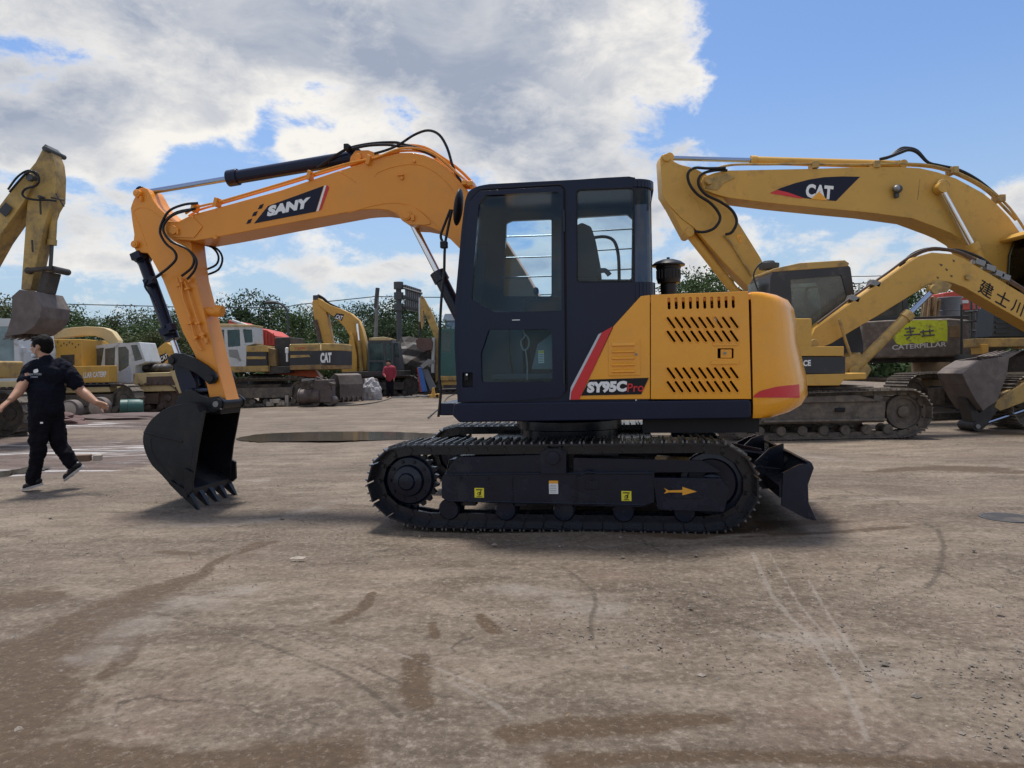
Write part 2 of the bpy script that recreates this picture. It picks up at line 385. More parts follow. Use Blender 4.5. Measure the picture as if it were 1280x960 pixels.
# ============================================================ MAIN EXCAVATOR
_n=gpt(700,666); F0=Frame(0,0,-8.5,at=(0,0,0)); F0.O=_n+F0.b*1.12; F=F0
RT=root('excavator',F,'clean orange and navy excavator in the foreground with SY95C Pro on its side','excavator')
VB=-.10                                                   # near face of the boom
def tube_px(pts,v,r,name,mat,parent,sm=5,n=8):
    P=[]
    for i,q in enumerate(pts):
        vv=q[2] if len(q)>2 else v; P.append(F.P(q[0],q[1],vv))
    return MB().tube(P,r,n,sm=sm).build(name,mat,parent)
# --- tracks
sp=F.P(504,607,-1.12); il=F.P(893,611,-1.12)
us,ui=sp.x,il.x
SPR=(us,.365,.318); IDL=(ui,.352,.345)
L0=F.p(506,660,-1.12)[0]; gl=L0+.10; gr=ui+.02
fp=F.L([(553,585),(566,570),(572,567),(688,566),(692,556),(712,556),(716,566),(905,570),(915,590),(905,640),(860,640),(800,632),(556,626)],-1.05)
near=track(RT,-.895,.45,SPR,IDL,gl,gr,.150,M['trackblk'],fmat=M['black'],rollers=5,gmat=M['grouser'],gh=.019)
far=track(RT,.895,.45,SPR,IDL,gl,gr,.150,M['trackblk'],fmat=M['black'],rollers=5,gmat=M['grouser'],gh=.019)
for tr_,sg in ((near,-1),(far,1)):
    vo=-1.055 if sg<0 else .76
    m=MB(); vi=vo+.30
    beam=F.L([(552,597),(556,592),(818,590),(818,628),(800,634),(560,627),(552,622)],-1.055)
    m.prism(beam,vo,vi)
    m.prism(F.L([(553,596),(570,572),(680,569),(680,592),(556,594)],-1.055),vo+.03,vi-.02)
    m.prism(F.L([(716,592),(716,573),(880,577),(905,592)],-1.055),vo+.05,vi-.02)
    m.prism(rnd(F.L([(816,597),(900,598),(912,612),(905,640),(822,637)],-1.055),.02),vo-.008,vi)
    m.prism(rnd(F.L([(676,592),(676,566),(684,560),(700,560),(708,566),(708,592)],-1.055),.015),vo-.02,vi-.05)
    m.cyl(F.P(692,572,vo)+Vector((0,-.045,0)),F.P(692,572,vo),.05,n=18)
    m.box((F.p(858,612,-1.055)[0],vo-.014,F.p(870,615,-1.055)[1]),(.22,.006,.09))
    for x in(585,650,765): m.box((F.p(x,627,-1.055)[0],vo+.1,.205),(.10,.10,.06))
    m.tube([F.P(560,594,vo-.002),F.P(676,592,vo-.002)],.006,6); m.tube([F.P(708,592,vo-.002),F.P(816,592,vo-.002)],.006,6); m.tube([F.P(560,626,vo-.002),F.P(800,631,vo-.002)],.007,6)
    for x,y in((822,602),(822,632),(898,604),(740,598),(770,598),(640,598),(610,598),(575,598),(684,560),(700,560)): c=F.P(x,y,vo-.01); m.cyl(c+Vector((0,-.012,0)),c+Vector((0,.02,0)),.011,n=6)
    for x in(640,720): m.box((F.p(x,600,vo)[0],vo-.006,F.p(x,612,vo)[1]),(.012,.014,.17))
    m.box((F.p(740,604,vo)[0],vo-.004,F.p(740,606,vo)[1]),(.10,.01,.07)); m.tube([F.P(720,596,vo-.01),F.P(735,590,vo-.02),F.P(752,593,vo-.01)],.007,6)
    m.build('track_frame',M['black'],tr_,bevel=.010)
for (x,y) in ((599,616),(783,620)):
    c=F.p(x,y,-1.06); m=MB(); s=.037; m.prism([(c[0]-s,c[1]-s),(c[0]+s,c[1]-s),(c[0]+s,c[1]+s),(c[0]-s,c[1]+s)],-1.060,-1.056); 
    st=m.build('warning_sticker',M['yel'],near)
    m=MB(); m.cyl((c[0],-1.0625,c[1]-.006),(c[0],-1.0600,c[1]-.006),.014,n=14,m=0)
    m.box((c[0],-1.0612,c[1]+.024),(.05,.002,.007)); m.box((c[0]-.003,-1.0635,c[1]-.006),(.008,.002,.014),1); m.box((c[0],-1.0612,c[1]-.027),(.04,.002,.005)); m.box((c[0]+.012,-1.0612,c[1]+.010),(.006,.002,.016))
    m.build('sticker_symbol',[M['seam'],M['yel']],near)
c=F.p(692,609,-1.06); m=MB(); m.box((c[0],-1.064,c[1]),(.070,.003,.100),0); m.box((c[0],-1.0655,c[1]+.040),(.070,.003,.022),1)
for k in range(5): m.box((c[0]-.003,-1.066,c[1]+.016-k*.013),(.052,.002,.003),2)
m.build('notice_sticker',[M['white'],M['orgst'],M['greym']],near)
ar=F.L([(830,610),(836,613),(853,612.5),(853,608.5),(871,614.5),(853,619),(853,615.5),(836,615.5),(830,617),(833,613.5)],-1.075)
MB().prism(ar,-1.078,-1.072).build('arrow_sticker',M['orgst'],near)
# --- centre frame, swing ring
m=MB(); m.box((.0,0,.50),(1.5,1.3,.20)); m.box((.0,0,.46),(.9,1.6,.22))
for s in(-1,1):
    for e in(-1,1): m.prism([(e*.35,.56),(e*.95,.50),(e*1.0,.30),(e*.35,.34)],s*.62-.09,s*.62+.09)
m.build('carbody',M['black'],RT,bevel=.015)
m=MB(); m.lathe([(.42,.58),(.44,.60),(.44,.70),(.47,.71),(.47,.78),(.40,.80)],(0.0,0,0),40); m.build('swing_ring',M['black'],RT)
# --- dozer blade
VN,VF=-1.10,1.10
bp_=F.L([(999,581),(1015,579),(1017.5,585),(1010,606),(1011,629),(1021,651),(1007,648),(977,632),(979,591)],VN)
m=MB(); m.prism(bp_,VN,VN+.03); m.prism(bp_,VF-.03,VF)
curve=crom([Vector((*p,0)) for p in F.L([(1013,577),(1016,584),(1009,606),(1010,629),(1021,651)],VN)],5)
front=[(p.x,p.y) for p in curve]; back=[(p[0]-.035,p[1]+.004) for p in front][::-1]
m.prism(front+back,VN+.005,VF-.005)
u0=min(p[0] for p in bp_)
m.prism([(u0-.01,.27),(u0+.12,.30),(u0+.12,.38),(u0-.01,.36)],VN+.02,VF-.02)
bl=m.build('dozer_blade',M['black'],RT,bevel=.006)
m=MB()
for s in(-.42,.42):
    m=MB(); m.prism([(.95,.46),(1.25,.46),(u0+.14,.40),(u0+.14,.24),(1.25,.22),(.95,.30)],s-.05,s+.05)
    m.prism([(u0-.10,.42),(u0+.05,.56),(u0+.16,.60),(u0+.16,.36),(u0-.10,.36)],s-.02,s+.02); m.build('blade_arm',M['black'],bl,bevel=.008)
m=MB(); m.cyl((.9,0,.62),(u0+.05,0,.46),.05,n=16); m.cyl((u0-.1,0,.49),(u0+.1,0,.45),.028,n=12); m.build('blade_cylinder',M['black'],bl)
# --- upper frame skirt
VS=-1.10
sk=rnd(F.L([(567,504),(939,499.5),(939,523),(574,528),(565,519)],VS),.03)
m=MB(); m.prism(sk,VS,VS+.14); m.prism(sk,1.02,1.08)
m.box((.25,0,.935),(2.4,2.0,.10)); m.build('upper_frame',M['navy'],RT,bevel=.012)
# --- hood side panels (orange)
VH=-1.095
hp=F.L([(812.5,368.5),(801,370),(767,407.5),(723,499.5),(812.5,499)],VH)
MB().prism(hp,VH,VH+.05).build('side_panel',M['hood'],RT,bevel=.006)
slots=[]
def cap2(cx,cy,dx,dy,w):
    a=Vector((cx-dx,cy-dy));b=Vector((cx+dx,cy+dy)); d=(b-a).normalized(); n=Vector((-d.y,d.x))*w; out=[]
    for k in range(7):
        t=-PI/2+PI*k/6; out.append(b+d*w*math.cos(t)+n*math.sin(t))
    for k in range(7):
        t=PI/2+PI*k/6; out.append(a+d*w*math.cos(t)+n*math.sin(t))
    return [(p.x,p.y) for p in out]
for i in range(10): slots.append(cap2(836.3+8.92*i,379.4-.18*i,0.2,5.6,1.75))
for yy in (403.5,420.5,466.5,483.5):
    for i in range(9): slots.append(cap2(838.8+9.85*i,yy-.05*i,3.8,5.6,2.0))
outer=F.L([(813.5,368.5),(935.5,364),(939,498.8),(813.5,499)],VH)
recess=rnd(F.L([(897,435.5),(917,435.5),(917,448),(897,448)],VH),.008)
hs=[F.L(s,VH) for s in slots]+[recess]
dr=MB().prismh(outer,hs,VH,VH+.035).build('engine_door',M['hood'],RT,bevel=.003)
rim=MB()
for s in slots[10:]:
    pl=F.L(s,VH); cx=sum(p[0] for p in pl)/len(pl); cz=sum(p[1] for p in pl)/len(pl)
    rim.tube([Vector((cx+(p[0]-cx)*1.10,VH-.001,cz+(p[1]-cz)*1.04)) for p in pl+pl[:1]],.0048,6)
rim.build_each('vent_rim',M['hood'],dr)
m=MB(); c=F.p(905,442,VH); m.prism(rnd(F.L([(901,436.5),(915,436.5),(915,447.5),(901,447.5)],VH),.006),VH+.008,VH+.03); 
m.prism(rnd(F.L([(890,451),(924,450),(923,455),(888,456)],VH),.008),VH-.008,VH+.004); m.prism(rnd(F.L([(891,430),(922,429.5),(922,432),(891,432.5)],VH),.006),VH-.006,VH+.004)
hd=m.build('door_latch',M['hood'],dr,bevel=.003)
m=MB(); c=F.P(906,441.5,VH); m.cyl((c.x,VH-.002,c.z),(c.x,VH+.012,c.z),.010,n=16); m.build('lock',M['greym'],dr)
MB().box((F.p(875,430,VH)[0],VH+.10,1.13),(.85,.02,.78)).build('slot_backing',M['seam'],dr)  # dark sheet added behind the slots to stand in for their shade
# hatch with louvres
hm=MB(); hm.prism(rnd(F.L([(760.5,424.5),(799.5,424),(800.5,469),(761,470)],VH),.008),VH-.008,VH+.004)
ht=hm.build('louvred_hatch',M['hood'],RT,bevel=.003)
m=MB()
for k in range(5):
    y=431+8.2*k; a=F.p(765,y,VH);b=F.p(793,y-.2,VH); z=a[1]
    m.add([(a[0],VH-.008,z+.012),(b[0],VH-.008,z+.012),(b[0],VH-.024,z-.008),(a[0],VH-.024,z-.008),(a[0],VH-.008,z-.014),(b[0],VH-.008,z-.014)],[(0,1,2,3),(3,2,5,4),(0,3,4),(1,5,2),(0,4,5,1)])
m.build_each('louvre',M['hood'],ht)
c=F.P(795,443,VH); MB().cyl((c.x,VH-.016,c.z),(c.x,VH-.006,c.z),.009,n=14).build('lock',M['greym'],ht)
# stripes and name plate
flat(F,[(766,408),(752.5,415.5),(714,490),(713,499.5),(724,499.5)],VH-.004,'red_stripe',M['red'],RT)
flat(F,[(752.2,415.6),(748,418),(713.5,484),(711.8,499.5),(714.5,499.5),(715,490)],VH-.0015,'silver_stripe',M['silver'],RT,proud=.004)
pl_=flat(F,[(726.5,494.5),(737,474.5),(811,472.2),(801.5,492.8)],VH-.002,'name_plate',M['seam'],RT)
text_on(F,'SY95C',VH-.006,(733.5,491.6),(783,490.0),(734.5,477.4),M['white'],pl_,bold=.065,proud=.003)
text_on(F,'Pro',VH-.006,(784,490.2),(804.5,489.4),(784.5,479.4),M['red'],pl_,bold=.015,proud=.003)
# hood top
uA=F.p(812,369,VH)[0]; uB=F.p(937,364,VH)[0]; zt=F.p(870,366.5,VH)[1]
m=MB(); m.prism([(uA-.02,zt-.012),(uB+.02,zt-.012),(uB+.02,zt-.06),(uA-.02,zt-.06)],VH+.02,1.05)
m.prism([(uA-.02,zt-.012),(uA+.02,zt-.012),(uA+.02,.9),(uA-.02,.9)],VH+.06,1.05); m.prism([(uA,zt-.02),(uB,zt-.02),(uB,.88),(uA,.88)],1.03,1.07)
m.build('hood_top',M['hood'],RT,bevel=.01)
# --- counterweight (lofted)
zb=F.p(950,523,VH)[1]; ztp=F.p(950,364,VH)[1]; us_=uB+.012
def prof(t):   # length behind the seam by height fraction
    pts=[(0,.30),(.03,.43),(.08,.53),(.16,.585),(.30,.58),(.45,.545),(.60,.51),(.75,.50),(.88,.475),(.95,.43),(.985,.34),(1,.24)]
    for i in range(len(pts)-1):
        if t<=pts[i+1][0]:
            k=(t-pts[i][0])/(pts[i+1][0]-pts[i][0]); return pts[i][1]+(pts[i+1][1]-pts[i][1])*k
    return pts[-1][1]
rings=[];zs=[0,.015,.03,.05,.08,.12,.16,.22,.30,.38,.45,.52,.60,.68,.75,.82,.88,.92,.95,.97,.985,1]
vs=[];NP=41
for t in zs:
    L_=prof(t); z=zb+(ztp-zb)*t; W=1.09-(.58-L_)*.10*(0 if .1<t<.9 else 1)
    for k in range(NP):
        th=PI*k/(NP-1)-PI/2; c_,s_=math.cos(th),math.sin(th)
        n=2.6; u=us_+.93*L_*(abs(c_)**(2/n)); v=W*(abs(s_)**(2/n))*(1 if s_>0 else -1)
        vs.append((u,v,z))
fs=[]
for i in range(len(zs)-1):
    for k in range(NP-1): fs.append((i*NP+k,i*NP+k+1,(i+1)*NP+k+1,(i+1)*NP+k))
    fs.append((i*NP+NP-1,i*NP,(i+1)*NP,(i+1)*NP+NP-1))
fs.append(tuple(range(NP))[::-1]); fs.append(tuple(range((len(zs)-1)*NP,len(zs)*NP)))
cwm=MB(); cwm.add(vs,fs); cw=cwm.build('counterweight',M['hood'],RT,ang=50)
bvh=BVHTree.FromPolygons([Vector(v) for v in vs],[f for f in fs])
def proj_decal(fr,bv,poly,name,mat,parent,off=.004,res=1.6):
    xs=[p[0] for p in poly];ys=[p[1] for p in poly]; 
    y0,y1=min(ys),max(ys); rows=[];ny=int((y1-y0)/res)+2
    Cl=Vector((0,0,H))-fr.O; Cl=Vector((Cl.dot(fr.a),Cl.dot(fr.b),Cl.z))
    V=[];Fc=[];nx=18
    for j in range(ny):
        y=y0+(y1-y0)*j/(ny-1); yy=min(max(y,y0+.01),y1-.01); xi=[]
        for i in range(len(poly)):
            a,b=poly[i],poly[(i+1)%len(poly)]
            if (a[1]-yy)*(b[1]-yy)<0: xi.append(a[0]+(b[0]-a[0])*(yy-a[1])/(b[1]-a[1]))
        x0,x1=min(xi),max(xi)
        for i in range(nx):
            d=ray(x0+(x1-x0)*i/(nx-1),y); d=Vector((d.dot(fr.a),d.dot(fr.b),d.z)).normalized()
            h,n,_,_=bv.ray_cast(Cl,d)
            if h is None: h=V[-1] if V else Cl+d*5; n=Vector((0,0,0))
            if n.dot(d)>0: n=-n
            V.append(h+n*off)
    for j in range(ny-1):
        for i in range(nx-1): Fc.append((j*nx+i,j*nx+i+1,(j+1)*nx+i+1,(j+1)*nx+i))
    return MB().add(V,Fc).build(name,mat,parent)
proj_decal(F,bvh,[(941.5,497),(942,494.5),(950,488.5),(972,483),(998.5,480.3),(999,497)],'red_reflector',M['red'],cw)
m=MB(); 
for (x,y) in((992,429),(993,433)): 
    d=F.P(x,y,-.9); 
# --- precleaner on the hood
c=F.P(836,366,-.72); s_=1/F.p(840,366,-.72)[0] if 0 else .0064
m=MB(); m.lathe([(.062,-.02),(.064,.07),(.085,.075),(.092,.10),(.092,.185),(.098,.19),(.098,.205),(.128,.21),(.130,.222),(.10,.245),(.05,.262),(.012,.266),(.012,.280),(.001,.282)],(c.x,-.72,c.z),28)
for k in range(20):
    a=2*PI*k/20; m.box((c.x+.092*math.cos(a),-.72+.092*math.sin(a),c.z+.143),(.008,.008,.07))
m.build('air_precleaner',M['rubber'],RT)
# --- CAB
VC=-1.075; VCI=-.17
ol=F.L([(572,503),(568,430),(569,375),(577,285),(581,252)],VC)
corner=[(p.x,p.y) for p in crom([Vector((*F.p(x,y,VC),0)) for x,y in [(581,252),(586,239.5),(597,233),(612,230)]],4)]
top=F.L([(720,224.5),(757,222),(786,220.5),(794,222)],VC)
rear=F.L([(794,366),(794,503)],VC)
outline=ol[:-1]+corner+top+rear
wU=rnd(F.L([(589,374),(599,254),(608,243),(697,238.5),(701,243),(702.5,389),(619,391),(600,381)],VC),.02)
wL=rnd(F.L([(602,478),(601,442),(611,411.5),(690.5,411),(691,477)],VC),.025)
wR=rnd(F.L([(720,236.5),(792.5,233.8),(792.5,352.5),(721,353)],VC),.03)
hrec=rnd(F.L([(578,465.5),(591,465.5),(591,484),(578,484)],VC),.01)
# near side
m=MB(); m.prismh(outline,[wU,wL,wR,hrec],VC,VC+.05)
N=len(outline); cen=(F.p(690,380,VC))
gl_=MB()
for i in range(N):
    p,q=outline[i],outline[(i+1)%N]
    if 0<=i<=2: edge_strip(gl_,p,q,.006,VC+.09,VCI-.05,cen); edge_strip(m,p,q,.05,VC+.049,VC+.10,cen); edge_strip(m,p,q,.05,VCI-.10,VCI-.049,cen)
    elif i==N-3: # rear wall: lower solid, upper glass
        pass
    else: edge_strip(m,p,q,.05,VC+.049,VCI-.049,cen)
# opposite side with windows
fw1=rnd(F.L([(634,280),(641,277),(690,275),(690,371),(630,371)],VCI),.02)
fw2=rnd(F.L([(722,273),(784,269.5),(790,275),(789,350),(722,350)],VCI),.02)
fw0=rnd(F.L([(594,378),(594,341),(600,346),(604,378)],VCI),.004)
fw3=rnd(F.L([(606,256),(650,252),(650,255),(616,262)],VCI),.003)
out2=[(p[0],p[1]) for p in outline]
m.prismh(out2,[fw1,fw2,fw0],VCI-.05,VCI)
# rounded rear corner + rear wall
uc=outline[-2][0]; ztop=top[-1][1]; RR=.14; z1=F.p(792,233.8,VC)[1]; z0=F.p(792,352.5,VC)[1]; zbot=outline[-1][1]
arc=[]
for k in range(9):
    a=PI/2*k/8; arc.append((uc+RR*math.sin(a),VC+RR-RR*math.cos(a)))
arc+= [(uc+RR,VCI-.02)]
def wallstrip(mb,zlo,zhi,inn=.0):
    for (a,b) in zip(arc[:-1],arc[1:]):
        mb.add([(a[0]-inn,a[1],zlo),(b[0]-inn,b[1],zlo),(b[0]-inn,b[1],zhi),(a[0]-inn,a[1],zhi)],[(0,1,2,3)])
w=MB(); wallstrip(w,zbot,z0); w2=MB(); wallstrip(w2,z1,ztop-.012)
# roof cap over the corner, with soft shoulder
m.prism([(uc-.02,ztop-.008),(uc+.02,ztop-.010),(uc+.02,ztop-.05),(uc-.02,ztop-.05)],VC+.1,VCI)
cap_v=[(uc-.01,VC+.0,ztop-.012)]+[(a[0],a[1],ztop-.012) for a in arc]+[(uc-.01,VCI-.02,ztop-.012)]
m.add(cap_v,[tuple(range(len(cap_v)))])
cab=m.build('cab',M['navy'],RT,bevel=.010)
for w_,n_ in((w,'rear_wall'),(w2,'rear_header')):
    o=w_.build(n_,M['navy'],cab); s=o.modifiers.new('s','SOLIDIFY'); s.thickness=.03; s.offset=0
g2=MB(); wallstrip(g2,z0-.003,z1+.003,.004); g2.build('rear_glass',glassmat('tinted_rear_glass',(.035,.045,.07),ior=1.35),cab)
gl_.build('windscreen',M['glass'],cab)
MB().prism(wR,VC+.018,VC+.023).build('window_pane',M['glass'],cab)
for h in(fw1,fw2,fw0): MB().prism(h,VCI-.03,VCI-.026).build('window_pane',M['glass'],cab)
# seals round the windows
for h,nm in((wR,'window_seal'),):
    cx=sum(p[0] for p in h)/len(h);cz=sum(p[1] for p in h)/len(h)
    inn=[(cx+(p[0]-cx)*.965,cz+(p[1]-cz)*.975) for p in h]; MB().prismh(h,[inn],VC-.004,VC+.02).build(nm,M['seam'],cab,bevel=.003)
# door
dol=rnd(F.L([(577,501.5),(572.5,430),(575.5,375),(586,253),(598,239),(700,233.2),(704,237.5),(706.5,489),(700,496),(640,501)],VC-.02),.025)
m=MB(); m.prismh(dol,[rnd(F.L([(589,373),(598.5,255),(607,244),(697,239.5),(701,244),(702,388.5),(619,390.5),(600,381)],VC-.02),.02),rnd(F.L([(602,478),(601,442),(611,412),(690,411.5),(690.5,477)],VC-.02),.025),rnd(F.L([(578,465.5),(591,465.5),(591,484),(578,484)],VC-.02),.01)],VC-.022,VC-.002)
door=m.build('cab_door',M['navy'],cab,bevel=.006)
dg=rnd(F.L([(588,372),(598,254),(607,242.5),(698,238),(702,243),(703,389.5),(618,391.5),(599,382)],VC),.02)
MB().prism(wU,VC+.004,VC+.009).build('door_window',M['glass'],cab)
MB().prism(wL,VC+.004,VC+.009).build('door_window',M['glassd'],cab)
m=MB(); a=F.P(584.5,474,VC); m.box((a.x,VC+.02,a.z),(.085,.03,.115)); m.build('handle_recess',M['seam'],cab)
m=MB(); m.box((a.x-.005,VC-.012,a.z+.02),(.03,.02,.06)); m.cyl((a.x,VC-.015,a.z+.035),(a.x,VC-.03,a.z+.035),.009,n=10,m=1); m.build('door_handle',[M['rubber'],M['chrome']],cab,bevel=.003)
m=MB()
for (y0_,y1_) in((263,290),(449,480)):
    a=F.P(704.5,y0_,VC-.025);b=F.P(705,y1_,VC-.025); m.cyl(a,b,.011,n=10)
m.build_each('hinge',M['black'],cab)
a=F.P(645,400,VC-.024); MB().box((a.x,VC-.024,a.z),(.06,.004,.006)).build('door_badge',M['white'],cab)
# door surround gasket line
m=MB(); m.tube([Vector((u,VC-.006,z)) for u,z in rnd(F.L([(578.5,440),(577.5,375),(588,250),(599.5,237),(701,231),(706,236),(708.5,492)],VC),.03)[0:]],.006,6); m.build('door_gasket',M['seam'],cab)
# interior: bars, seat, console, far things
m=MB()
for y in(295,321.5,346): m.tube([F.P(628,y+1,VCI+.03),F.P(692,y-1,VCI+.03)],.007,6)
for y in(289,313.5,339): m.tube([F.P(718,y+1,VCI+.03),F.P(792,y-3,VCI+.03)],.007,6)
m.build_each('window_guard_bar',M['black'],cab)
m=MB(); vs_=-.62
sb=F.L([(717,352),(719,300),(721,288),(729,284),(740,289),(745,303),(750,330),(752,352)],vs_)
m.prism([(p[0],p[1]) for p in rnd(sb,.03)],vs_-.22,vs_+.22)
zs0=F.p(690,395,vs_)[1]; ub=F.p(735,395,vs_)[0]
m.prism(rnd([(ub-.50,zs0+.02),(ub+.06,zs0-.02),(ub+.10,F.p(735,350,vs_)[1]),(ub-.06,F.p(735,350,vs_)[1]),(ub-.10,zs0+.14),(ub-.50,zs0+.12)],.04),vs_-.24,vs_+.24)
seat=m.build('operator_seat',M['seatcloth'],cab,bevel=.03)
m=MB(); m.tube([F.P(x,y,vs_+.28) for x,y in[(742,297),(757,296),(768,302),(773,320),(774,350)]],.014,8,sm=4); m.build('grab_bar',M['black'],cab)
m=MB(); m.tube([F.P(x,y,vs_-.2) for x,y in[(745,340),(756,338),(762,344)]],.02,8,sm=3); m.tube([F.P(x,y,-.4) for x,y in[(668,392),(672,372),(670,366)]],.012,8); m.tube([F.P(x,y,-.4) for x,y in[(655,392),(664,374),(686,376)]],.010,8)
m.ell(F.P(670,364,-.4),(.025,.025,.035),8); m.build('control_lever',M['interior'],cab)
m=MB(); a=F.p(598,400,VC); m.prism(F.L([(600,505),(600,440),(622,398),(640,396),(640,440),(650,505)],-.4),-.55,-.22); m.box((F.p(660,440,-.6)[0],-.62,F.p(660,470,-.6)[1]),(.5,.6,.05)); 
m.prism(F.L([(590,393),(592,380),(612,388),(700,391),(705,396),(705,408),(590,408)],VC+.06),VC+.055,VC+.10)
m.prism(rnd(F.L([(665,470),(663,432),(672,424),(690,422),(690,470)],-.3),.03),-.36,-.22)
m.build('control_console',M['interior'],cab,bevel=.01)
m=MB(); m.prism(rnd(F.L([(622,478),(622,424),(630,411),(652,409),(656,478)],-.5),.03),-.5,-.3); m.build('foot_panel',mk('blue_grey_panel',(.035,.095,.15),.5),cab,bevel=.01)
m=MB(); m.prism(F.L([(664,462),(672,430),(688,418),(694,418),(694,462)],-.9),-.90,-.87); m.build('seat_side_cover',mk('grey_plastic',(.16,.20,.24),.6),cab,bevel=.01)
a=F.P(676.5,446,-.905); m=MB(); m.box((a.x,-.906,a.z),(.045,.003,.10),0); m.box((a.x,-.909,a.z+.038),(.045,.003,.016),1)
for k in range(5): m.box((a.x,-.909,a.z+.018-k*.014),(.035,.002,.005),2)
m.build('instruction_label',[M['white'],M['yel'],M['greym']],cab)
m=MB(); m.tube([F.P(x,y,-.95) for x,y in[(652,410),(656,420),(651,427),(655,438),(661,432),(660,422),(655,417)]],.007,6,sm=3); m.tube([F.P(x,y,-.95) for x,y in[(657,438),(659,455),(659,475)]],.006,6,sm=3); m.build('safety_strap',mk('grey_strap',(.25,.28,.30),.7),cab)
# mirror bracket and mirror on the cab front
tube_px([(548,521),(551,490),(549,470),(549.5,420),(552,370),(555,345),(556,310),(559,290),(565,262)],-1.0,.011,'mirror_rail',M['rubber'],cab,sm=4)
tube_px([(553,302),(551,294),(556,280),(563,262)],-.99,.011,'mirror_rail',M['rubber'],cab,sm=4)
tube_px([(549,488),(560,487),(570,487)],-1.0,.010,'mirror_rail',M['rubber'],cab,sm=2)
a=F.P(555,306,-1.0); MB().box(a,(.055,.05,.055)).build('mirror_clamp',M['rubber'],cab,bevel=.006)
m=MB(); a=F.P(573,259,-1.02); m.ell(a,(.028,.11,.145),14,rot=Matrix.Rotation(R(9),3,'Y')); m.build('mirror',M['rubber'],cab)
# --- BOOM
BO=[(206,283),(209,275.5),(221,277.5),(240,268),(259,263),(350,238),(421,214),(460,202),(480,195.5),(500,190.8),(515,190.4),(530,193.4),(545,199.5),(560,210),(575,227),(592,247),(612,273),(632,302),(655,338),(672,368),(688,410),(692,440),(684,456),(668,462),(653,452),(632,412),(605,352),(590,327),(573,309),(560,296),(549,289),(538,284),(525,281.5),(512,281),(503,276),(495,267),(486,263),(472,261.5),(458,262),(447,263),(350,281),(300,291),(273,296),(244,301),(217,299),(208,293)]
bo=F.L(BO,VB); BW=.38
m=MB(); m.prism(bo,VB,VB+BW); boom=m.build('boom',M['boom'],RT,bevel=.008)
def ridge(pts,w,v,name,mat,parent): 
    P=[F.P(x,y,v) for x,y in pts]; return MB().tube(P,w,6,sm=5).build(name,mat,parent)
# doubling plates & weld lips
m=MB(); m.prism(rnd(F.L([(209,277),(226,277),(240,269.5),(254,283.5),(243,297.5),(212,296.5),(207,287)],VB),.02),VB-.010,VB+.002)
m.prism(rnd(F.L([(495,262),(503,256),(516,258),(530,268),(540,280),(532,281.5),(512,281),(503,276)],VB),.02),VB-.012,VB+.002)
m.cyl(F.P(218.5,288,VB)+Vector((0,-.035,0)),F.P(218.5,288,VB),.042,n=20); m.cyl(F.P(509.5,270,VB)+Vector((0,-.03,0)),F.P(509.5,270,VB),.043,n=20)
m.cyl(F.P(509.5,270,VB)+Vector((0,-.036,0)),F.P(509.5,270,VB),.030,n=20)
m.box(F.P(501,219,VB),(.055,.05,.016)); m.box(F.P(503,223,VB),(.02,.05,.03)); m.cyl(F.P(518,202,VB)+Vector((0,-.02,0)),F.P(518,202,VB),.014,n=8); m.box(F.P(517,273,VB)+Vector((0,-.02,0)),(.03,.03,.05))
m.cyl(F.P(270,297,VB)+Vector((0,-.02,0)),F.P(270,297,VB),.02,n=10); m.box(F.P(224,290,VB)+Vector((0,-.02,0)),(.02,.03,.06)); 
m.build_each('boom_boss',M['boom'],boom,bevel=.004)
m=MB()
for pts in ([(435,266),(450,261.5),(464,257.5),(484,254),(502,254.5),(520,261),(535,271),(550,287)],[(469,221),(472,216),(490,209),(510,205.5),(528,207),(545,216),(560,230),(572,247)],[(424,214),(434,220),(445,228)]):
    m.tube([F.P(x,y,VB) for x,y in pts],.0055,6,sm=5)
m.build_each('weld_seam',M['boom'],boom)
# top bracket for arm cylinder
m=MB(); m.prism(rnd(F.L([(436,208),(438,196),(444,188),(460,187.5),(478,194),(500,190),(500,200),(460,206)],VB+.08),.015),VB+.08,VB+.12); m.prism(rnd(F.L([(436,208),(438,196),(444,188),(460,187.5),(478,194),(500,190),(500,200),(460,206)],VB+.08),.015),VB+.26,VB+.30)
m.cyl(F.P(447,196,VB+.06),F.P(447,196,VB+.06)+Vector((0,.26,0)),.035,n=16); m.build('cylinder_bracket',M['boom'],boom,bevel=.005)
# SANY decal
VD=VB-.003
dc=flat(F,[(335,257.5),(404.5,232.2),(394.5,264.5),(317.5,279.3)],VD,'name_decal',M['decalnavy'],boom,proud=.001)
flat(F,[(405.5,232.0),(407.8,231.6),(398.2,263.6),(395.5,264.3)],VD,'decal_white_stripe',M['white'],boom,proud=.001)
flat(F,[(408.6,231.4),(411.6,234),(401.8,261.5),(399,263.5)],VD,'decal_red_stripe',M['red'],boom,proud=.001)
for (x,y) in((325.5,258.2),(318,267.2),(311,276.6)):
    flat(F,[(x-3.2,y+1.8+1.6),(x-.8,y-2.6+.9),(x+4.2,y-3.6),(x+1.8,y+.9+1.3)],VD,'decal_square',M['decalnavy'],boom,proud=.001)
    
text_on(F,'SANY',VD-.001,(333.5,271.2),(386.0,259.6),(336.0,257.6),M['white'],boom,bold=.07,proud=.003)
